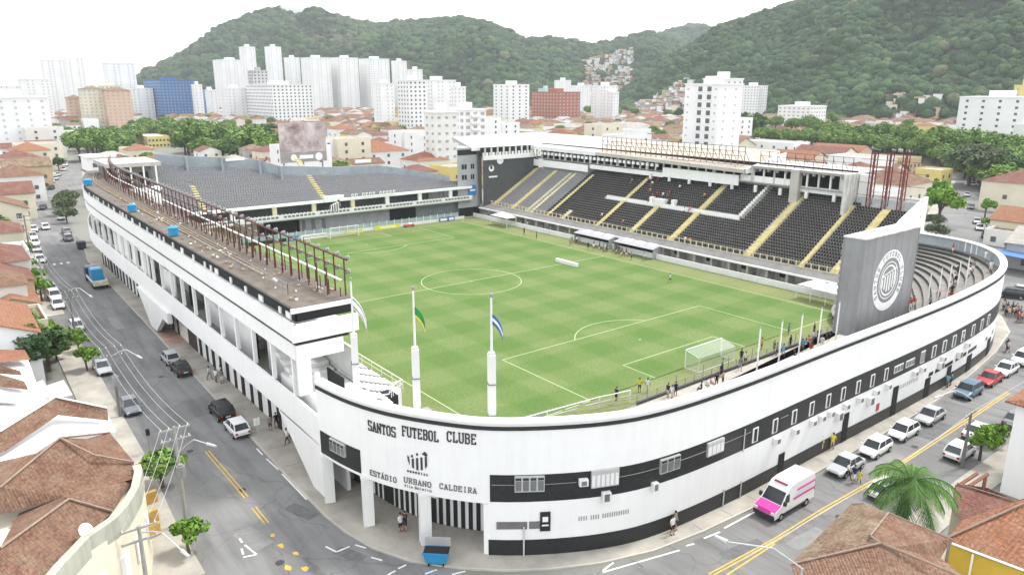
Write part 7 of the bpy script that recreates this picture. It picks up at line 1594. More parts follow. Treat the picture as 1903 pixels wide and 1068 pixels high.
for px, py, h, kind, col, lab in ((441, 803, E_, 'hatchback', 'white', 'white hatchback seen from behind on the left street'), (413, 772, E_, 'suv', 'black', 'black car seen from behind, just ahead of the white hatchback'), (337, 692, E_, 'sedan', 'black', 'black sedan double-parked beside the silver one, left street'), (317, 672, E_, 'hatchback', 'silver', 'silver hatchback ahead of the black sedan, left street'),
    (243, 762, W_, 'sedan', 'grey', 'dark grey sedan facing the camera at the left kerb'), (191, 690, W_, 'sedan', 'silver', 'silver sedan facing the camera beside the bright green tree'), (143, 613, W_, 'hatchback', 'silver', 'pale car behind the dark street pole'), (108, 571, W_, 'sedan', 'white', 'white car nearest of three at the left side-street corner'), (102, 556, W_, 'suv', 'white', 'white car in the middle of three at the side-street corner'), (96, 543, W_, 'hatchback', 'silver', 'silver car last of three at the side-street corner'),
    (75, 487, W_, 'sedan', 'white', None), (68, 467, W_, 'sedan', 'silver', None), (66, 455, W_, 'hatchback', 'white', None), (62, 443, W_, 'sedan', 'silver', None), (63, 430, W_, 'hatchback', 'white', None), (60, 402, W_, 'suv', 'white', None), (62, 393, W_, 'sedan', 'white', None), (85, 426, W_, 'hatchback', 'white', 'white hatchback driving in the middle of left street'), (80, 389, W_, 'sedan', 'black', 'black car crossing the far left street'),
    (127, 447, E_, 'suv', 'grey', 'dark car parked nose out near the stand pavement'), (124, 434, E_, 'sedan', 'grey', None), (116, 408, E_, 'sedan', 'silver', None), (73, 372, W_, 'hatchback', 'silver', None), (79, 360, W_, 'sedan', 'white', None), (96, 352, W_, 'sedan', 'black', None), (96, 341, W_, 'suv', 'white', None), (104, 334, W_, 'sedan', 'silver', None), (109, 327, W_, 'hatchback', 'silver', None), (119, 317, W_, 'sedan', 'white', None), (122, 309, W_, 'suv', 'white', None), (56, 545, W_, 'hatchback', 'grey', None)):
    q = P(px, py); car(q[0], q[1], h+(-.25 if q[0] > 110 else 0), kind, col, lab)
for px, py, h, kind, col, lab in ((1740, 415, 2.0, 'hatchback', 'silver', 'silver car under the tall bright tree'), (1797, 365, 1.9, 'sedan', 'silver', None), (1804, 388, 1.9, 'hatchback', 'grey', None), (1815, 415, 1.95, 'sedan', 'silver', None), (1820, 427, 1.95, 'sedan', 'white', None), (1832, 442, 1.95, 'suv', 'black', None), (1805, 345, .4, 'sedan', 'white', None), (1835, 352, .4, 'sedan', 'silver', None), (1850, 362, .4, 'hatchback', 'white', None), (1878, 553, .3, 'suv', 'black', 'dark car behind the crowd at the right edge'), (1895, 548, .3, 'suv', 'silver', None), (1700, 340, .4, 'sedan', 'white', None)):
    q = P(px, py); car(q[0], q[1], h, kind, col, lab)
LAND += [(1600, 830, 'the right kerb cars'), (70, 440, 'the left kerb cars'), (425, 785, 'the white hatchback')]
# ambulance
def van(x, y, rz, lab):
    t = thing('ambulance', lab, 'ambulance', (x, y, .02)); L, hw, H = 5.9, 1.0, 2.75; m = CP['white']; PK = mat('pink_wrap', (.55, .05, .30), .45, .05)
    b = MB(); pr = [(-L/2, .45), (L/2-.05, .42), (L/2, .75), (L/2-.12, 1.05), (L/2-.95, 1.32), (L/2-1.75, 2.25), (L/2-2.2, 2.62), (L/2-3.0, H), (-L/2+.15, H), (-L/2, H-.15)]
    n = len(pr); k = b.mi(m); b.v += [(px_, -hw*(.9 if z > 2 else 1), z) for px_, z in pr]+[(px_, hw*(.9 if z > 2 else 1), z) for px_, z in pr]; b.f.append(tuple(range(n))); b.fm.append(k); b.f.append(tuple(range(n, 2*n))[::-1]); b.fm.append(k)
    for i in range(n): j = (i+1) % n; b.f.append((j, i, n+i, n+j)); b.fm.append(k)
    b.build('body', t, uv=False) if False else None
    parts = [('body', b), ('hood_wrap', MB().poly([(L/2-.10, -hw*.96, 1.07), (L/2-.10, hw*.96, 1.07), (L/2-.96, hw*.96, 1.335), (L/2-.96, -hw*.96, 1.335)], PK).poly([(L/2+.005, -hw*.96, .74), (L/2+.005, hw*.96, .74), (L/2-.10, hw*.96, 1.06), (L/2-.10, -hw*.96, 1.06)], PK)),
        ('windshield', MB().poly([(L/2-.99, -hw*.9, 1.37), (L/2-.99, hw*.9, 1.37), (L/2-1.72, hw*.82, 2.25), (L/2-1.72, -hw*.82, 2.25)], GLS)), ('front_bumper', MB().box(L/2-.25, -hw*.97, .35, L/2+.04, hw*.97, .72, PLASTIC)), ('roof_beacon', MB().box(L/2-2.3, -.6, 2.64, L/2-2.1, .6, 2.72, mat('beacon_red', (.25, .03, .05), .4, 0)))]
    for s in (-1, 1):
        parts += [('side_window', MB().poly([(L/2-1.15, s*1.005, 1.4), (L/2-2.05, s*1.005, 1.4), (L/2-2.05, s*.95, 2.1), (L/2-1.6, s*.95, 2.1)], GLS)), ('side_stripe', MB().box(-L/2+.1, s*1.003, 1.35, L/2-2.6, s*1.012, 1.52, PK)), ('side_stripe', MB().box(-L/2+.1, s*.96, 2.05, L/2-3.2, s*1.012, 2.18, PK)), ('headlight', MB().box(L/2-.16, s*.62, .8, L/2+.02, s*.95, 1.0, HEADL)), ('side_skirt', MB().box(-L/2+.9, s*.99, .42, L/2-1.2, s*1.02, .62, PLASTIC)), ('mirror', MB().box(L/2-1.25, s*1.02, 1.4, L/2-1.05, s*1.25, 1.75, PLASTIC)), ('taillight', MB().box(-L/2-.02, s*.85, 1.0, -L/2+.05, s*.97, 1.6, TAILL))]
        for xx in (L/2-1.0, -L/2+1.2): parts.append(('wheel', MB().tube((xx, s*.78, .36), (xx, s*1.02, .36), .36, RUBBER, 14).tube((xx, s*1.0, .36), (xx, s*1.03, .36), .2, CHR, 8)))
    R_ = Matrix.Translation((x, y, .02)) @ Matrix.Rotation(rz, 4, 'Z')
    for nm, mb in parts: mb.v = [tuple(R_ @ Vector(v)) for v in mb.v]; mb.build(nm, t, uv=False)
van(-78.4, 22.7, FWD, 'white ambulance van with pink bonnet parked by the right pavement')
LAND += [(1455, 905, 'the ambulance')]
# flatbed truck with blue load, stadium side of the left street
q = P(181, 528); t = thing('flatbed_truck', 'flatbed truck carrying a bright blue tank beside the stand pavement', 'truck', (q[0], q[1], 0)); x, y = q[0], q[1]
MB().box(x+3.0, y-1.15, .9, x+5.0, y+1.15, 2.5, mat('truck_navy', (.03, .035, .07), .4, .1)).build('cab', t); MB().box(x+3.3, y-1.0, 2.5, x+4.7, y+1.0, 2.75, STL).build('cab_roof', t); MB().box(x-3.6, y-1.15, .85, x+3.0, y+1.15, 1.05, WD).build('flatbed', t)
for s in (-1, 1): MB().box(x-3.6, y+s*1.15-.04, 1.05, x+3.0, y+s*1.15+.04, 1.45, W2).build('side_board', t)
MB().box(x-4.6, y-1.2, .7, x-3.6, y+1.2, 1.0, mat('truck_cream', (.55, .50, .38), .8, .2)).build('tail_platform', t); MB().box(x-4.4, y-1.0, 1.0, x-3.7, y-.2, 1.4, 'truck_cream').build('tail_box', t); MB().box(x-4.4, y+.2, 1.0, x-3.7, y+1.0, 1.4, 'truck_cream').build('tail_box', t)
for xx in (x-3.2, x-2.1, x+3.9):
    for s in (-1, 1): MB().tube((xx, y+s*.85, .48), (xx, y+s*1.15, .48), .48, RUBBER, 12).build('wheel', t)
d_ = thing('blue_tank', 'bright blue square tank loaded on the flatbed truck', 'tank', (x, y, 1.05)); MB().box(x-1.6, y-.95, 1.05, x+1.2, y+.95, 3.0, BLUT).build('tank_body', d_); MB().box(x-1.7, y-1.05, 1.05, x-1.6, y+1.05, 1.35, BLU).build('tank_base', d_); b = MB(); b.box(x-1.4, y-.8, 3.0, x+1.0, y+.8, 3.12, mat('pale_blue', (.2, .42, .62), .5, .1)); b.build('tank_lid', d_)
q = P(152, 462); t = thing('black_skip', 'black rubbish skip standing in the left street by the truck', 'skip', q); MB().box(q[0]-1, q[1]-.8, .2, q[0]+1, q[1]+.8, 1.5, mat('skip_navy', (.035, .045, .06), .6, .1)).build('bin_body', t); MB().box(q[0]-1.05, q[1]-.85, 1.5, q[0]+1.05, q[1]+.85, 1.62, PLASTIC).build('lid', t)
# blue dumpster at the entrance kerb
q = P(812, 1046); t = thing('blue_dumpster', 'bright blue wheeled dumpster on the kerb before the striped gate', 'dumpster', q, rad(50)); R_ = Matrix.Translation(q) @ Matrix.Rotation(rad(48), 4, 'Z')
for nm, mb in (('container', MB().poly([(-.95, .55, 1.15), (-.75, .45, .3), (.75, .45, .3), (.95, .55, 1.15)][::-1], BLUT).poly([(-.95, -.55, 1.15), (-.75, -.45, .3), (.75, -.45, .3), (.95, -.55, 1.15)], BLUT).poly([(-.95, -.55, 1.15), (-.95, .55, 1.15), (-.75, .45, .3), (-.75, -.45, .3)], BLUT).poly([(.95, -.55, 1.15), (.95, .55, 1.15), (.75, .45, .3), (.75, -.45, .3)][::-1], BLUT).poly([(-.95, -.55, 1.1), (.95, -.55, 1.1), (.95, .55, 1.1), (-.95, .55, 1.1)], DK)),
    ('raised_lid', MB().box(-.98, -.75, 1.15, .98, -.60, 1.75, SHU)), ('rim', MB().box(-1.0, .52, 1.1, 1.0, .62, 1.2, BLU)), ('wheel', MB().tube((-.6, .35, .12), (-.5, .35, .12), .12, RUBBER, 8)), ('wheel', MB().tube((.5, .35, .12), (.6, .35, .12), .12, RUBBER, 8)), ('wheel', MB().tube((.5, -.35, .12), (.6, -.35, .12), .12, RUBBER, 8)), ('wheel', MB().tube((-.6, -.35, .12), (-.5, -.35, .12), .12, RUBBER, 8))):
    mb.v = [tuple(R_ @ Vector(v)) for v in mb.v]; mb.build(nm, t, uv=False)
LAND += [(812, 1040, 'the blue dumpster')]
# ================================================================== people
def body_mesh(pose):
    V = [(0, 0, .95), (0, 0, 1.18), (0, 0, 1.38), (0, 0, 1.50), (.02, 0, 1.60), (.02, 0, 1.74)]; R = [.145, .125, .15, .055, .085, .07]; Ed = [(0, 1), (1, 2), (2, 3), (3, 4), (4, 5)]
    sit = pose == 'sit'; wk = {'walk': .28, 'stand': .02}.get(pose, 0)
    for s in (-1, 1):
        n = len(V)
        if sit: leg = [(.02, s*.10, .93), (.43, s*.12, .90), (.45, s*.12, .48), (.60, s*.12, .46)]
        else: leg = [(0, s*.10, .88), (s*wk*.6+.02, s*.11, .50), (s*wk-(.08 if s*wk < 0 else 0), s*.11, .09), (s*wk+.15, s*.12, .04)]
        V += leg; R += [.10, .068, .048, .045]; Ed += [(0, n), (n, n+1), (n+1, n+2), (n+2, n+3)]
        n = len(V)
        arm = {'stand': [(0, s*.20, 1.40), (-.02, s*.27, 1.13), (.10, s*.25, .90), (.13, s*.24, .82)], 'walk': [(0, s*.20, 1.40), (-s*.10, s*.26, 1.14), (-s*.04+.05, s*.26, .92), (-s*.02+.10, s*.25, .85)], 'sit': [(0, s*.20, 1.40), (.08, s*.26, 1.15), (.30, s*.18, 1.02), (.38, s*.16, 1.0)], 'raise': [(0, s*.20, 1.42), (.18, s*.27, 1.30), (.30, s*.14, 1.50), (.33, s*.10, 1.56)]}[pose if pose in ('stand', 'walk', 'sit', 'raise') else 'stand']
        V += arm; R += [.062, .045, .035, .032]; Ed += [(2, n), (n, n+1), (n+1, n+2), (n+2, n+3)]
    if sit: V = [(x, y, z-.48) for x, y, z in V]
    me = bpy.data.meshes.new('b'); me.from_pydata(V, Ed, []); o = bpy.data.objects.new('b', me); scene.collection.objects.link(o)
    md = o.modifiers.new('s', 'SKIN'); sv = me.skin_vertices[0].data
    for i, r_ in enumerate(R): sv[i].radius = (r_*(.8 if i < 3 else 1), r_*(1.15 if i < 3 else 1)) if i < 3 else (r_, r_)
    sv[0].use_root = True; m2 = o.modifiers.new('u', 'SUBSURF'); m2.levels = 1
    dg = bpy.context.evaluated_depsgraph_get(); nm = bpy.data.meshes.new_from_object(o.evaluated_get(dg)); bpy.data.objects.remove(o)
    for m in (SKIN, W, DK, RUBBER): nm.materials.append(MATS[m])
    off = -.48 if sit else 0
    for p in nm.polygons:
        c = p.center; z = c.z-off; p.use_smooth = True
        armr = abs(c.y) > .185
        if sit: mi = 0 if z > 1.50 or (armr and c.x > .12) else (1 if z > .98 else (3 if z < .53 and c.x > .5 else (2 if c.x < .44 and z > .82 else 0)))
        else: mi = 0 if z > 1.49 or (armr and z < 1.18) or (z > 1.42 and c.x > .2) else (1 if z > .93 or armr else (3 if z < .10 else (2 if z > .52 else 0)))
        p.material_index = mi
    nm.update(); return nm
BM = {p: body_mesh(p) for p in ('stand', 'walk', 'sit', 'raise')}
def head_parts(mb, z, hair=True):
    pass
HM = MB().ball((-.015, 0, 1.705), .108, HAIR, 10, 6, .85); HAIRM = HM.mesh('hair', None, False, True)
FM_ = MB(); FM_.ball((.085, .032, 1.665), .012, DK, 5, 3); FM_.ball((.085, -.032, 1.665), .012, DK, 5, 3); FM_.ball((.10, 0, 1.64), .014, SKIN, 5, 3); FACE = FM_.mesh('face', None, False, True)
CLO = {'white': W2, 'black': mat('cloth_black', (.02, .02, .022), .9, 0), 'red': mat('cloth_red', (.40, .04, .04), .9, 0), 'blue': mat('cloth_blue', (.06, .14, .40), .9, 0), 'sky blue': mat('cloth_sky', (.22, .42, .58), .9, 0), 'yellow': mat('cloth_yellow', (.70, .60, .03), .9, 0), 'grey': mat('cloth_grey', (.22, .22, .23), .9, 0), 'orange': mat('cloth_orange', (.60, .25, .08), .9, 0), 'green': mat('cloth_green', (.05, .22, .10), .9, 0), 'pink': mat('cloth_pink', (.60, .22, .35), .9, 0), 'teal': mat('cloth_teal', (.08, .30, .32), .9, 0), 'navy': mat('cloth_navy', (.02, .03, .10), .9, 0), 'cream': mat('cloth_cream', (.55, .48, .36), .9, 0)}
def person(x, y, z, rz, pose, top, low, lab=None, group='people at the stadium', sc=1.0, dark=None):
    t = bpy.data.objects.new('person', BM[pose]); scene.collection.objects.link(t); t.location = (x, y, z); t.rotation_euler = (0, 0, rz); t.scale = (sc, sc, sc)
    setmat(t, 0, SKIN if not (dark if dark is not None else rnd.random() < .4) else SKIN2); setmat(t, 1, CLO[top]); setmat(t, 2, CLO[low])
    t['category'] = 'person'; t['group'] = group
    h = bpy.data.objects.new('hair', HAIRM); scene.collection.objects.link(h); h.parent = t; f = bpy.data.objects.new('face', FACE); scene.collection.objects.link(f); f.parent = t
    if pose == 'sit': h.location = (0, 0, -.48); f.location = (0, 0, -.48)
    verb = {'sit': 'seated', 'stand': 'standing', 'walk': 'walking', 'raise': 'photographing'}[pose]
    if lab: t['label'] = lab
    else: later(t, f'{verb} person in {top} top', (x, y, z+1))
    return t
def pp(px, py, top, low, pose='stand', rz=None, z=.12, lab=None, **k):
    q = P(px, py, z); return person(q[0], q[1], z, rnd.uniform(0, 6.28) if rz is None else rz, pose, top, low, lab, **k)
for px, py, top, low, pose, z, lab in (
    (745, 988, 'white', 'black', 'stand', .12, 'person in white shirt and black shorts left of the centre pillar'), (753, 985, 'black', 'black', 'raise', .12, 'person in black top raising arms beside the striped gate'), (795, 980, 'white', 'black', 'walk', .12, 'person in white top half hidden behind the middle pillar'),
    (503, 800, 'grey', 'black', 'stand', .12, None), (514, 795, 'black', 'black', 'stand', .12, None), (534, 825, 'white', 'black', 'walk', .12, None), (402, 710, 'white', 'grey', 'stand', .12, None), (411, 703, 'white', 'white', 'stand', .12, None), (390, 705, 'white', 'grey', 'walk', .12, None), (413, 712, 'grey', 'white', 'stand', .12, None),
    (1574, 890, 'white', 'black', 'walk', .02, 'person in white walking in the road before the silver sedan'), (1586, 896, 'navy', 'white', 'walk', .02, 'tall person in navy top crossing the road'), (1596, 896, 'yellow', 'yellow', 'walk', .02, 'small child in yellow crossing the road'),
    (1525, 840, 'cream', 'cream', 'stand', .12, None), (1532, 830, 'white', 'grey', 'stand', .12, None), (1546, 834, 'yellow', 'cream', 'stand', .12, 'person in yellow shirt on the pavement behind the ambulance'), (1249, 993, 'white', 'black', 'stand', .12, 'person in white at the foot of the black base wall'), (1254, 985, 'grey', 'black', 'stand', .12, None),
    (1749, 715, 'white', 'grey', 'stand', .12, None), (1759, 720, 'sky blue', 'grey', 'stand', .12, None), (1766, 716, 'sky blue', 'navy', 'stand', .12, None), (1626, 778, 'red', 'red', 'stand', .12, None), (1872, 655, 'white', 'black', 'walk', .02, None), (1870, 652, 'black', 'black', 'walk', .02, None),
    (1245, 525, 'white', 'black', 'walk', .06, 'person in white top walking alone on the pitch'), (974, 436, 'black', 'black', 'stand', .06, 'dark figure by the far right touchline, farther one'), (997, 444, 'black', 'black', 'stand', .06, 'dark figure by the far right touchline, nearer one'), (565, 455, 'black', 'black', 'stand', .06, None),
    (1465, 622, 'blue', 'navy', 'stand', .06, 'person in blue on the goal line right of the near goal'), (1468, 645, 'black', 'black', 'stand', .35, None), (1415, 650, 'orange', 'black', 'stand', .35, None), (1443, 660, 'grey', 'black', 'stand', .35, None), (1455, 662, 'sky blue', 'sky blue', 'walk', .35, None), (1475, 665, 'black', 'black', 'sit', .6, None), (1438, 655, 'black', 'black', 'stand', .35, None),
    (1497, 645, 'sky blue', 'white', 'sit', .9, None), (1503, 640, 'orange', 'grey', 'sit', .9, None), (1510, 636, 'white', 'grey', 'stand', .35, None), (1520, 632, 'navy', 'black', 'stand', .35, None), (1507, 652, 'red', 'blue', 'sit', .9, None), (1527, 640, 'white', 'grey', 'sit', .9, None), (1535, 636, 'black', 'black', 'sit', .9, None), (1541, 634, 'black', 'black', 'sit', .9, None), (1490, 652, 'teal', 'grey', 'walk', .35, None), (1512, 622, 'black', 'black', 'stand', .35, None),
    (1377, 672, 'black', 'black', 'stand', .35, None), (1385, 677, 'white', 'black', 'stand', .35, 'larger person in white top at the near railing'), (1375, 688, 'grey', 'sky blue', 'walk', .35, None), (1342, 690, 'teal', 'black', 'stand', .35, None), (1340, 700, 'black', 'black', 'stand', .35, None),
    (1303, 728, 'navy', 'black', 'sit', .9, None), (1312, 722, 'white', 'grey', 'sit', .9, None), (1320, 718, 'pink', 'grey', 'sit', .9, None), (1331, 718, 'black', 'black', 'stand', .6, None), (1343, 714, 'cream', 'black', 'stand', .6, None), (1241, 738, 'black', 'cream', 'stand', .35, None), (1248, 742, 'white', 'cream', 'walk', .35, None), (1255, 735, 'navy', 'black', 'stand', .35, None),
    (1145, 745, 'navy', 'black', 'stand', .35, 'dark-dressed person at the near left end of the railing'), (1188, 728, 'yellow', 'navy', 'stand', .06, 'person in yellow shirt behind the white rail'), (1203, 728, 'white', 'white', 'walk', .06, None)):
    pp(px, py, top, low, pose, None, z, lab, sc=.7 if top == 'yellow' and low == 'yellow' else 1.0)
cols = list(CLO)
# group by the benches
for i in range(22):
    x = rnd.uniform(-9, 14); person(x, rnd.uniform(-39.0, -35.5), .06, rnd.uniform(0, 6.28), rnd.choice(['stand', 'walk', 'stand']), rnd.choice(['white', 'red', 'black', 'white', 'grey', 'orange', 'green']), rnd.choice(['black', 'white', 'grey']))
for i in range(9):
    x = rnd.uniform(14, 50); person(x, -41.3-rnd.uniform(0, 1), .05, rnd.uniform(0, 6.28), 'stand', rnd.choice(['white', 'black', 'grey']), 'black')
# spectators seated among the black seats
for px, py in ((1172, 340), (1205, 335), (1213, 333), (1222, 336), (1210, 345), (1207, 357), (1214, 365), (1222, 362), (1233, 363), (1242, 362), (1208, 372), (1265, 348), (1325, 342), (1330, 345), (1308, 366), (1270, 395), (1280, 392), (1120, 400), (1160, 412), (1270, 450), (1275, 455)):
    d = ray(px, py); n_ = (CY+45)*.575; s = (3.3+.575*(-45-CY)-CZ+.35)/(d[2]+.575*d[1]); x, y = CX+s*d[0], CY+s*d[1]; k = max(0, int((-45-y)/.75)); y = -45-k*.75-.45
    person(x, y, 3.3+k*.75*.575+.30, FWD, 'sit', rnd.choice(['white', 'orange', 'grey', 'pink', 'red', 'white', 'black']), rnd.choice(['grey', 'black', 'navy']))
# spectators on the curved terrace
for px, py in ((1772, 527), (1775, 530), (1780, 512), (1764, 545), (1768, 550), (1742, 560), (1808, 505), (1800, 515), (1830, 485), (1690, 575), (1697, 572), (1727, 572), (1770, 470), (1840, 505), (1765, 563)):
    best = None; d = ray(px, py)
    for si in range(200, 500):
        s = si*.25; x, y, z = CX+s*d[0], CY+s*d[1], CZ+s*d[2]
        # height of terrace here
        if z < .4: break
        j = min(range(len(OO)), key=lambda i: abs((x-OO[i][0])*(INN[i][1]-OO[i][1])-(y-OO[i][1])*(INN[i][0]-OO[i][0]))/math.hypot(INN[i][0]-OO[i][0], INN[i][1]-OO[i][1])+(0 if math.hypot(x-OO[i][0], y-OO[i][1]) < 18 else 99))
        ll = math.hypot(INN[j][0]-OO[j][0], INN[j][1]-OO[j][1]); f = ((x-OO[j][0])*(INN[j][0]-OO[j][0])+(y-OO[j][1])*(INN[j][1]-OO[j][1]))/ll/ll
        if 0 < f < 1:
            k = int(f*NR); zt = 9.35-k*(9.35-.9)/NR
            if z <= zt+.1: best = (x, y, zt); break
    if best: person(best[0], best[1], best[2], rnd.uniform(0, 6.28), rnd.choice(['stand', 'stand', 'sit']) if False else 'stand', rnd.choice(['white', 'red', 'grey', 'black', 'white']), rnd.choice(['black', 'white', 'cream']))
# street crowd at the right edge
for i in range(24):
    px = rnd.uniform(1862, 1903); py = 572+(px-1862)*.45+rnd.uniform(-3, 16); pp(px, py, rnd.choice(['white', 'pink', 'red', 'black', 'grey', 'white', 'cream', 'navy']), rnd.choice(['black', 'grey', 'navy']), rnd.choice(['stand', 'walk']), None, .02)
for px, py in ((27, 440), (34, 436), (38, 432), (62, 580), (66, 583), (45, 395)): pp(px, py, rnd.choice(['blue', 'black', 'grey', 'navy']), 'black', 'stand', None, .12)
# ================================================================== poles, lamps and wires
GALV = mat('galvanised', (.42, .43, .43), .5, .1, 3); PCON = mat('pole_concrete', (.30, .29, .27), .9, .15, 2)
def zat(px, py, x, y): d = ray(px, py); s = ((x-CX)*d[0]+(y-CY)*d[1])/(d[0]**2+d[1]**2); return CZ+s*d[2]
def upole(bpx, bpy_, tpx, tpy, lab, lamp=None, dark=False, arm_dir=(0, 1), trans=False):
    q = P(bpx, bpy_); H = min(11.5, zat(tpx, tpy, q[0], q[1])); m = CONR if dark else PCON
    t = thing('utility_pole', lab, 'utility pole', q, 0, 'concrete utility poles')
    MB().tube(q, (q[0], q[1], H), .17, m, 8, .11).build('pole', t)
    ends = []
    for z in (H-.25, H-1.15): 
        b = MB(); b.obox(q[0], q[1], z, .1, 2.3, .12, math.atan2(arm_dir[0], arm_dir[1]) if False else 0, m)
        for s in (-1.0, -.4, .4, 1.0): b.tube((q[0], q[1]+s, z+.1), (q[0], q[1]+s, z+.28), .045, W2, 5)
        b.build('crossarm', t)
    ends = [(q[0], q[1]+s, H+.05) for s in (-1.0, -.4, .4, 1.0)]
    if trans: b = MB(); b.tube((q[0]-.45, q[1], H-4.2), (q[0]-.45, q[1], H-3.2), .32, STL, 10); b.tube((q[0]-.45, q[1], H-3.2), (q[0]-.45, q[1], H-3.05), .2, STL, 8); b.build('transformer', t)
    if lamp:
        zl = lamp[2]; e = P(lamp[0], lamp[1], zl); b = MB(); p0 = Vector((q[0], q[1], zl-1.6)); p3 = Vector(e); pm = p0.lerp(p3, .6)+Vector((0, 0, .7)); b.path([tuple(p0), tuple(p0.lerp(pm, .6)+Vector((0, 0, .1))), tuple(pm), tuple(p3)], .05, GALV, 6); b.build('lamp_arm', t)
        dv = (p3-p0); dv.z = 0; dv.normalize(); b = MB(); b.tube(tuple(p3), tuple(p3+dv*.9), .13, ALU, 6, .09); b.build('lamp_head', t)
    return ends
e3 = upole(347, 975, 325, 792, 'grey utility pole with long lamp arm beside the small forked tree', (385, 824, 8.0), trans=True)
e1 = upole(224, 775, 208, 643, 'dark utility pole with lamp arm near the dark grey sedan', (256, 661, 8.6), True, trans=True)
e2 = upole(141, 628, 125, 541, 'dark utility pole with lamp arm beside the pale street car', (167, 549, 8.6), True)
e5 = upole(86, 560, 79, 480, 'grey utility pole behind the left street trees', None)
e6 = upole(56, 470, 46, 400, 'grey utility pole on the far left pavement', None, True)
e4 = upole(280, 1130, 262, 975, 'grey utility pole at the bottom edge beside the corner house', (338, 1022, 7.5))
q_ = P(1786, 872); er = upole(1787, 868, 1799, 765, 'thin grey utility pole on the right pavement with lamp arm', (1748, 735, 8.4), True)
def wires(A, B, lab, sag=.6, r=.015, m=None):
    t = thing('power_line', lab, 'power line', A[0], 0, 'overhead wires')
    for a, c in zip(A, B):
        b = MB(); pts = []
        for i in range(13): u = i/12; pts.append((a[0]+(c[0]-a[0])*u, a[1]+(c[1]-a[1])*u, a[2]+(c[2]-a[2])*u-sag*4*u*(1-u)))
        b.path(pts, r, m or GALV, 4); b.build('wire', t, uv=False)
wires(e4, e3, 'overhead wires between the two poles at the corner house', .4); wires(e3, e1, 'overhead wires over the left street between near poles', .9); wires(e1, e2, 'overhead wires over the left street between dark poles', 1.0); wires(e2, e5, 'overhead wires above the side-street corner', .8); wires(e5, e6, 'overhead wires above the left street trees', .8)
wires(er[:2], [(-86.5, 40, 7.5), (-86.5, 40.8, 7.5)], 'overhead wires from the right pole past the palm', .6); wires(er[:2], [(-86, -60, 9), (-86, -59, 9)], 'overhead wires from the right pole to the square', 1.0)
# freestanding street lamp at the bottom right
t = thing('street_lamp', 'street lamp with curved arm rising from the bottom edge', 'street lamp', (-88.4, 37.5, 0)); hd = P(1352, 1006, 8.0); b = MB(); b.tube((-88.4, 37.5, 0), (-88.4, 37.5, 6.4), .1, GALV, 8, .07); b.build('pole', t); b = MB(); b.path([(-88.4, 37.5, 6.4), ((-88.4*.6+hd[0]*.4), (37.5*.6+hd[1]*.4), 7.7), hd], .05, GALV, 6); b.build('lamp_arm', t); b = MB(); b.tube(hd, (hd[0]+.8, hd[1]+.15, hd[2]+.05), .14, ALU, 6, .1); b.build('lamp_head', t)
# signs on posts
for px, py, zt, lab, m in ((1626, 790, 2.5, 'small red sign on a post by the right pavement', mat('sign_red', (.45, .03, .06), .5, 0)), (480, 815, 2.3, 'small white sign on a post on the left pavement', W), (1648, 770, 3.2, 'grey post sign beside the black doorway', BLK)):
    q = P(px, py); t = thing('post_sign', lab, 'sign', q); MB().tube(q, (q[0], q[1], zt), .04, GALV, 6).build('post', t); MB().box(q[0]-.03, q[1]-.3, zt-.8, q[0]+.03, q[1]+.3, zt, m).build('plate', t)
q = P(279, 843); t = thing('traffic_signal', 'small dark signal head on a post by the corner house', 'traffic light', q); MB().tube(q, (q[0], q[1], 2.4), .05, STL, 6).build('post', t); MB().box(q[0]-.15, q[1]-.2, 2.0, q[0]+.1, q[1]+.12, 2.6, DK).build('signal_box', t)
# awning and kiosk colours on the far left pavement
q = P(22, 402); t = thing('yellow_awning', 'yellow awning shop front on the left pavement', 'awning', q); b = MB(); b.slab([(q[0]-2, q[1]-2, 3.6), (q[0]+2.5, q[1]-2, 3.6), (q[0]+2.5, q[1]+1, 4.2), (q[0]-2, q[1]+1, 4.2)], .15, CP['yellow']); b.build('canopy', t); MB().tube((q[0]-1.8, q[1]-1.8, 0), (q[0]-1.8, q[1]-1.8, 3.6), .06, STL, 5).build('post', t); MB().tube((q[0]+2.3, q[1]-1.8, 0), (q[0]+2.3, q[1]-1.8, 3.6), .06, STL, 5).build('post', t)
q = P(1890, 505); t = thing('blue_tarpaulin', 'blue tarpaulin canopy at the right edge above the crowd', 'canopy', q); b = MB(); b.slab([(q[0]-3, q[1]-3, 3.2), (q[0]+4, q[1]-3, 3.4), (q[0]+4, q[1]+3, 3.6), (q[0]-3, q[1]+3, 3.3)], .1, mat('tarp_blue', (.06, .16, .40), .7, .1)); b.build('sheet', t)
for dx, dy in ((-2.8, -2.8), (3.8, -2.8), (3.8, 2.8), (-2.8, 2.8)): MB().tube((q[0]+dx, q[1]+dy, 0), (q[0]+dx, q[1]+dy, 3.3), .05, STL, 5).build('pole', t)
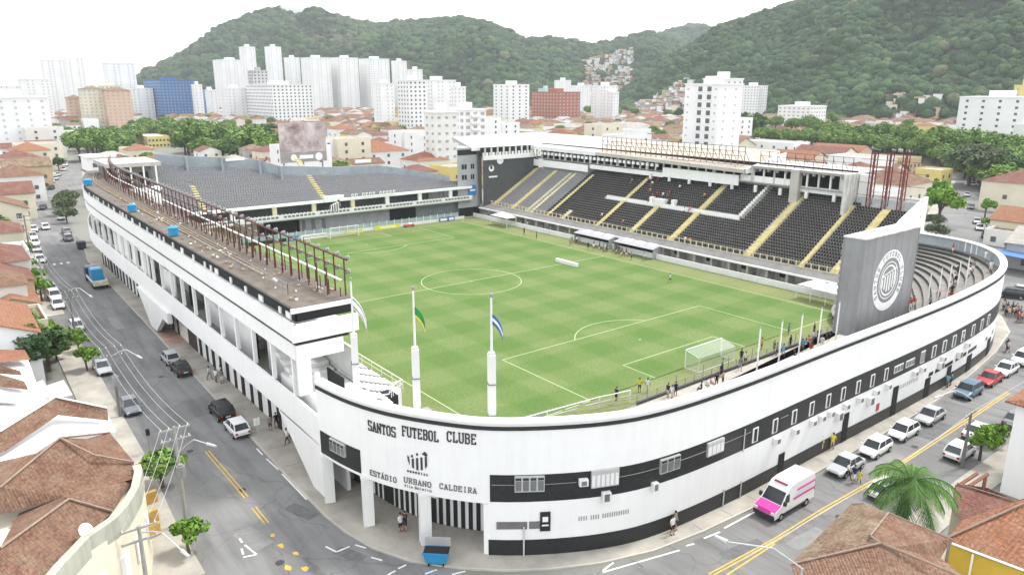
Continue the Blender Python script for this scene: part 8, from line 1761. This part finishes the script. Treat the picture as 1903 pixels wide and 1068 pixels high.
# ================================================================== haze
hz = bpy.data.materials.new('haze_air'); hz.use_nodes = True; t_ = hz.node_tree; t_.nodes.remove(t_.nodes['Principled BSDF']); pv = t_.nodes.new('ShaderNodeVolumePrincipled'); pv.inputs['Color'].default_value = (.86, .91, .95, 1); pv.inputs['Density'].default_value = .00014; pv.inputs['Anisotropy'].default_value = .0
t_.links.new(pv.outputs[0], t_.nodes['Material Output'].inputs['Volume']); MATS['haze_air'] = hz
b = MB(); b.box(-300, -2600, -2, 3600, 1500, 620, 'haze_air'); o = b.build('haze', uv=False); o['kind'] = 'stuff'
# trees past the 290 that show largest become one object
_all = [o for o in scene.objects if o.parent is None and o.get('category') == 'tree' and o.type == 'EMPTY']
def _sz(o): x, y, q = pj(*o.location); return (-o.scale[0]*9/q) if (-40 < x < 1943 and q > 0) else 0
_all.sort(key=_sz); _rest = _all[285:]; _ids = set(id(o) for o in [])
_names = {o.name for o in _rest}; PENDING[:] = [p for p in PENDING if p[0].name not in _names]
VV, FF, TT, MM, base = [], [], [], [], 0; _slots = []
for o in _rest:
    for ch in o.children:
        if ch.name.startswith('crown'):
            me = ch.data; v = np.zeros(len(me.vertices)*3); me.vertices.foreach_get('co', v); v = v.reshape(-1, 3)
            m = Matrix.Translation(o.location) @ o.rotation_euler.to_matrix().to_4x4() @ Matrix.Diagonal((*o.scale, 1)); mm = np.array(m); v = v@mm[:3, :3].T+mm[:3, 3]
            c = np.zeros(len(me.vertices)*4, np.float32); me.color_attributes['tint'].data.foreach_get('color', c)
            mt = me.materials[0].name
            if mt not in _slots: _slots.append(mt)
            n = len(v); VV.append(v); FF.append(np.arange(n).reshape(-1, 4)+base); TT.append(c.reshape(-1, 4)[:, :3]); MM += [_slots.index(mt)]*(n//4); base += n
protos = {t.name for t in TR.values()}
for o in _rest:
    for ch in list(o.children): bpy.data.objects.remove(ch)
    bpy.data.objects.remove(o)
if VV:
    me = arr_mesh('distant_trees', np.concatenate(VV), np.concatenate(FF), _slots[0], np.concatenate(TT))
    for s_ in _slots[1:]: me.materials.append(MATS[s_])
    me.polygons.foreach_set('material_index', MM); o = bpy.data.objects.new('distant_trees', me); scene.collection.objects.link(o); tag(o, 'scattered distant green trees among the houses below the hills', 'trees', kind='stuff')
resolve_labels()
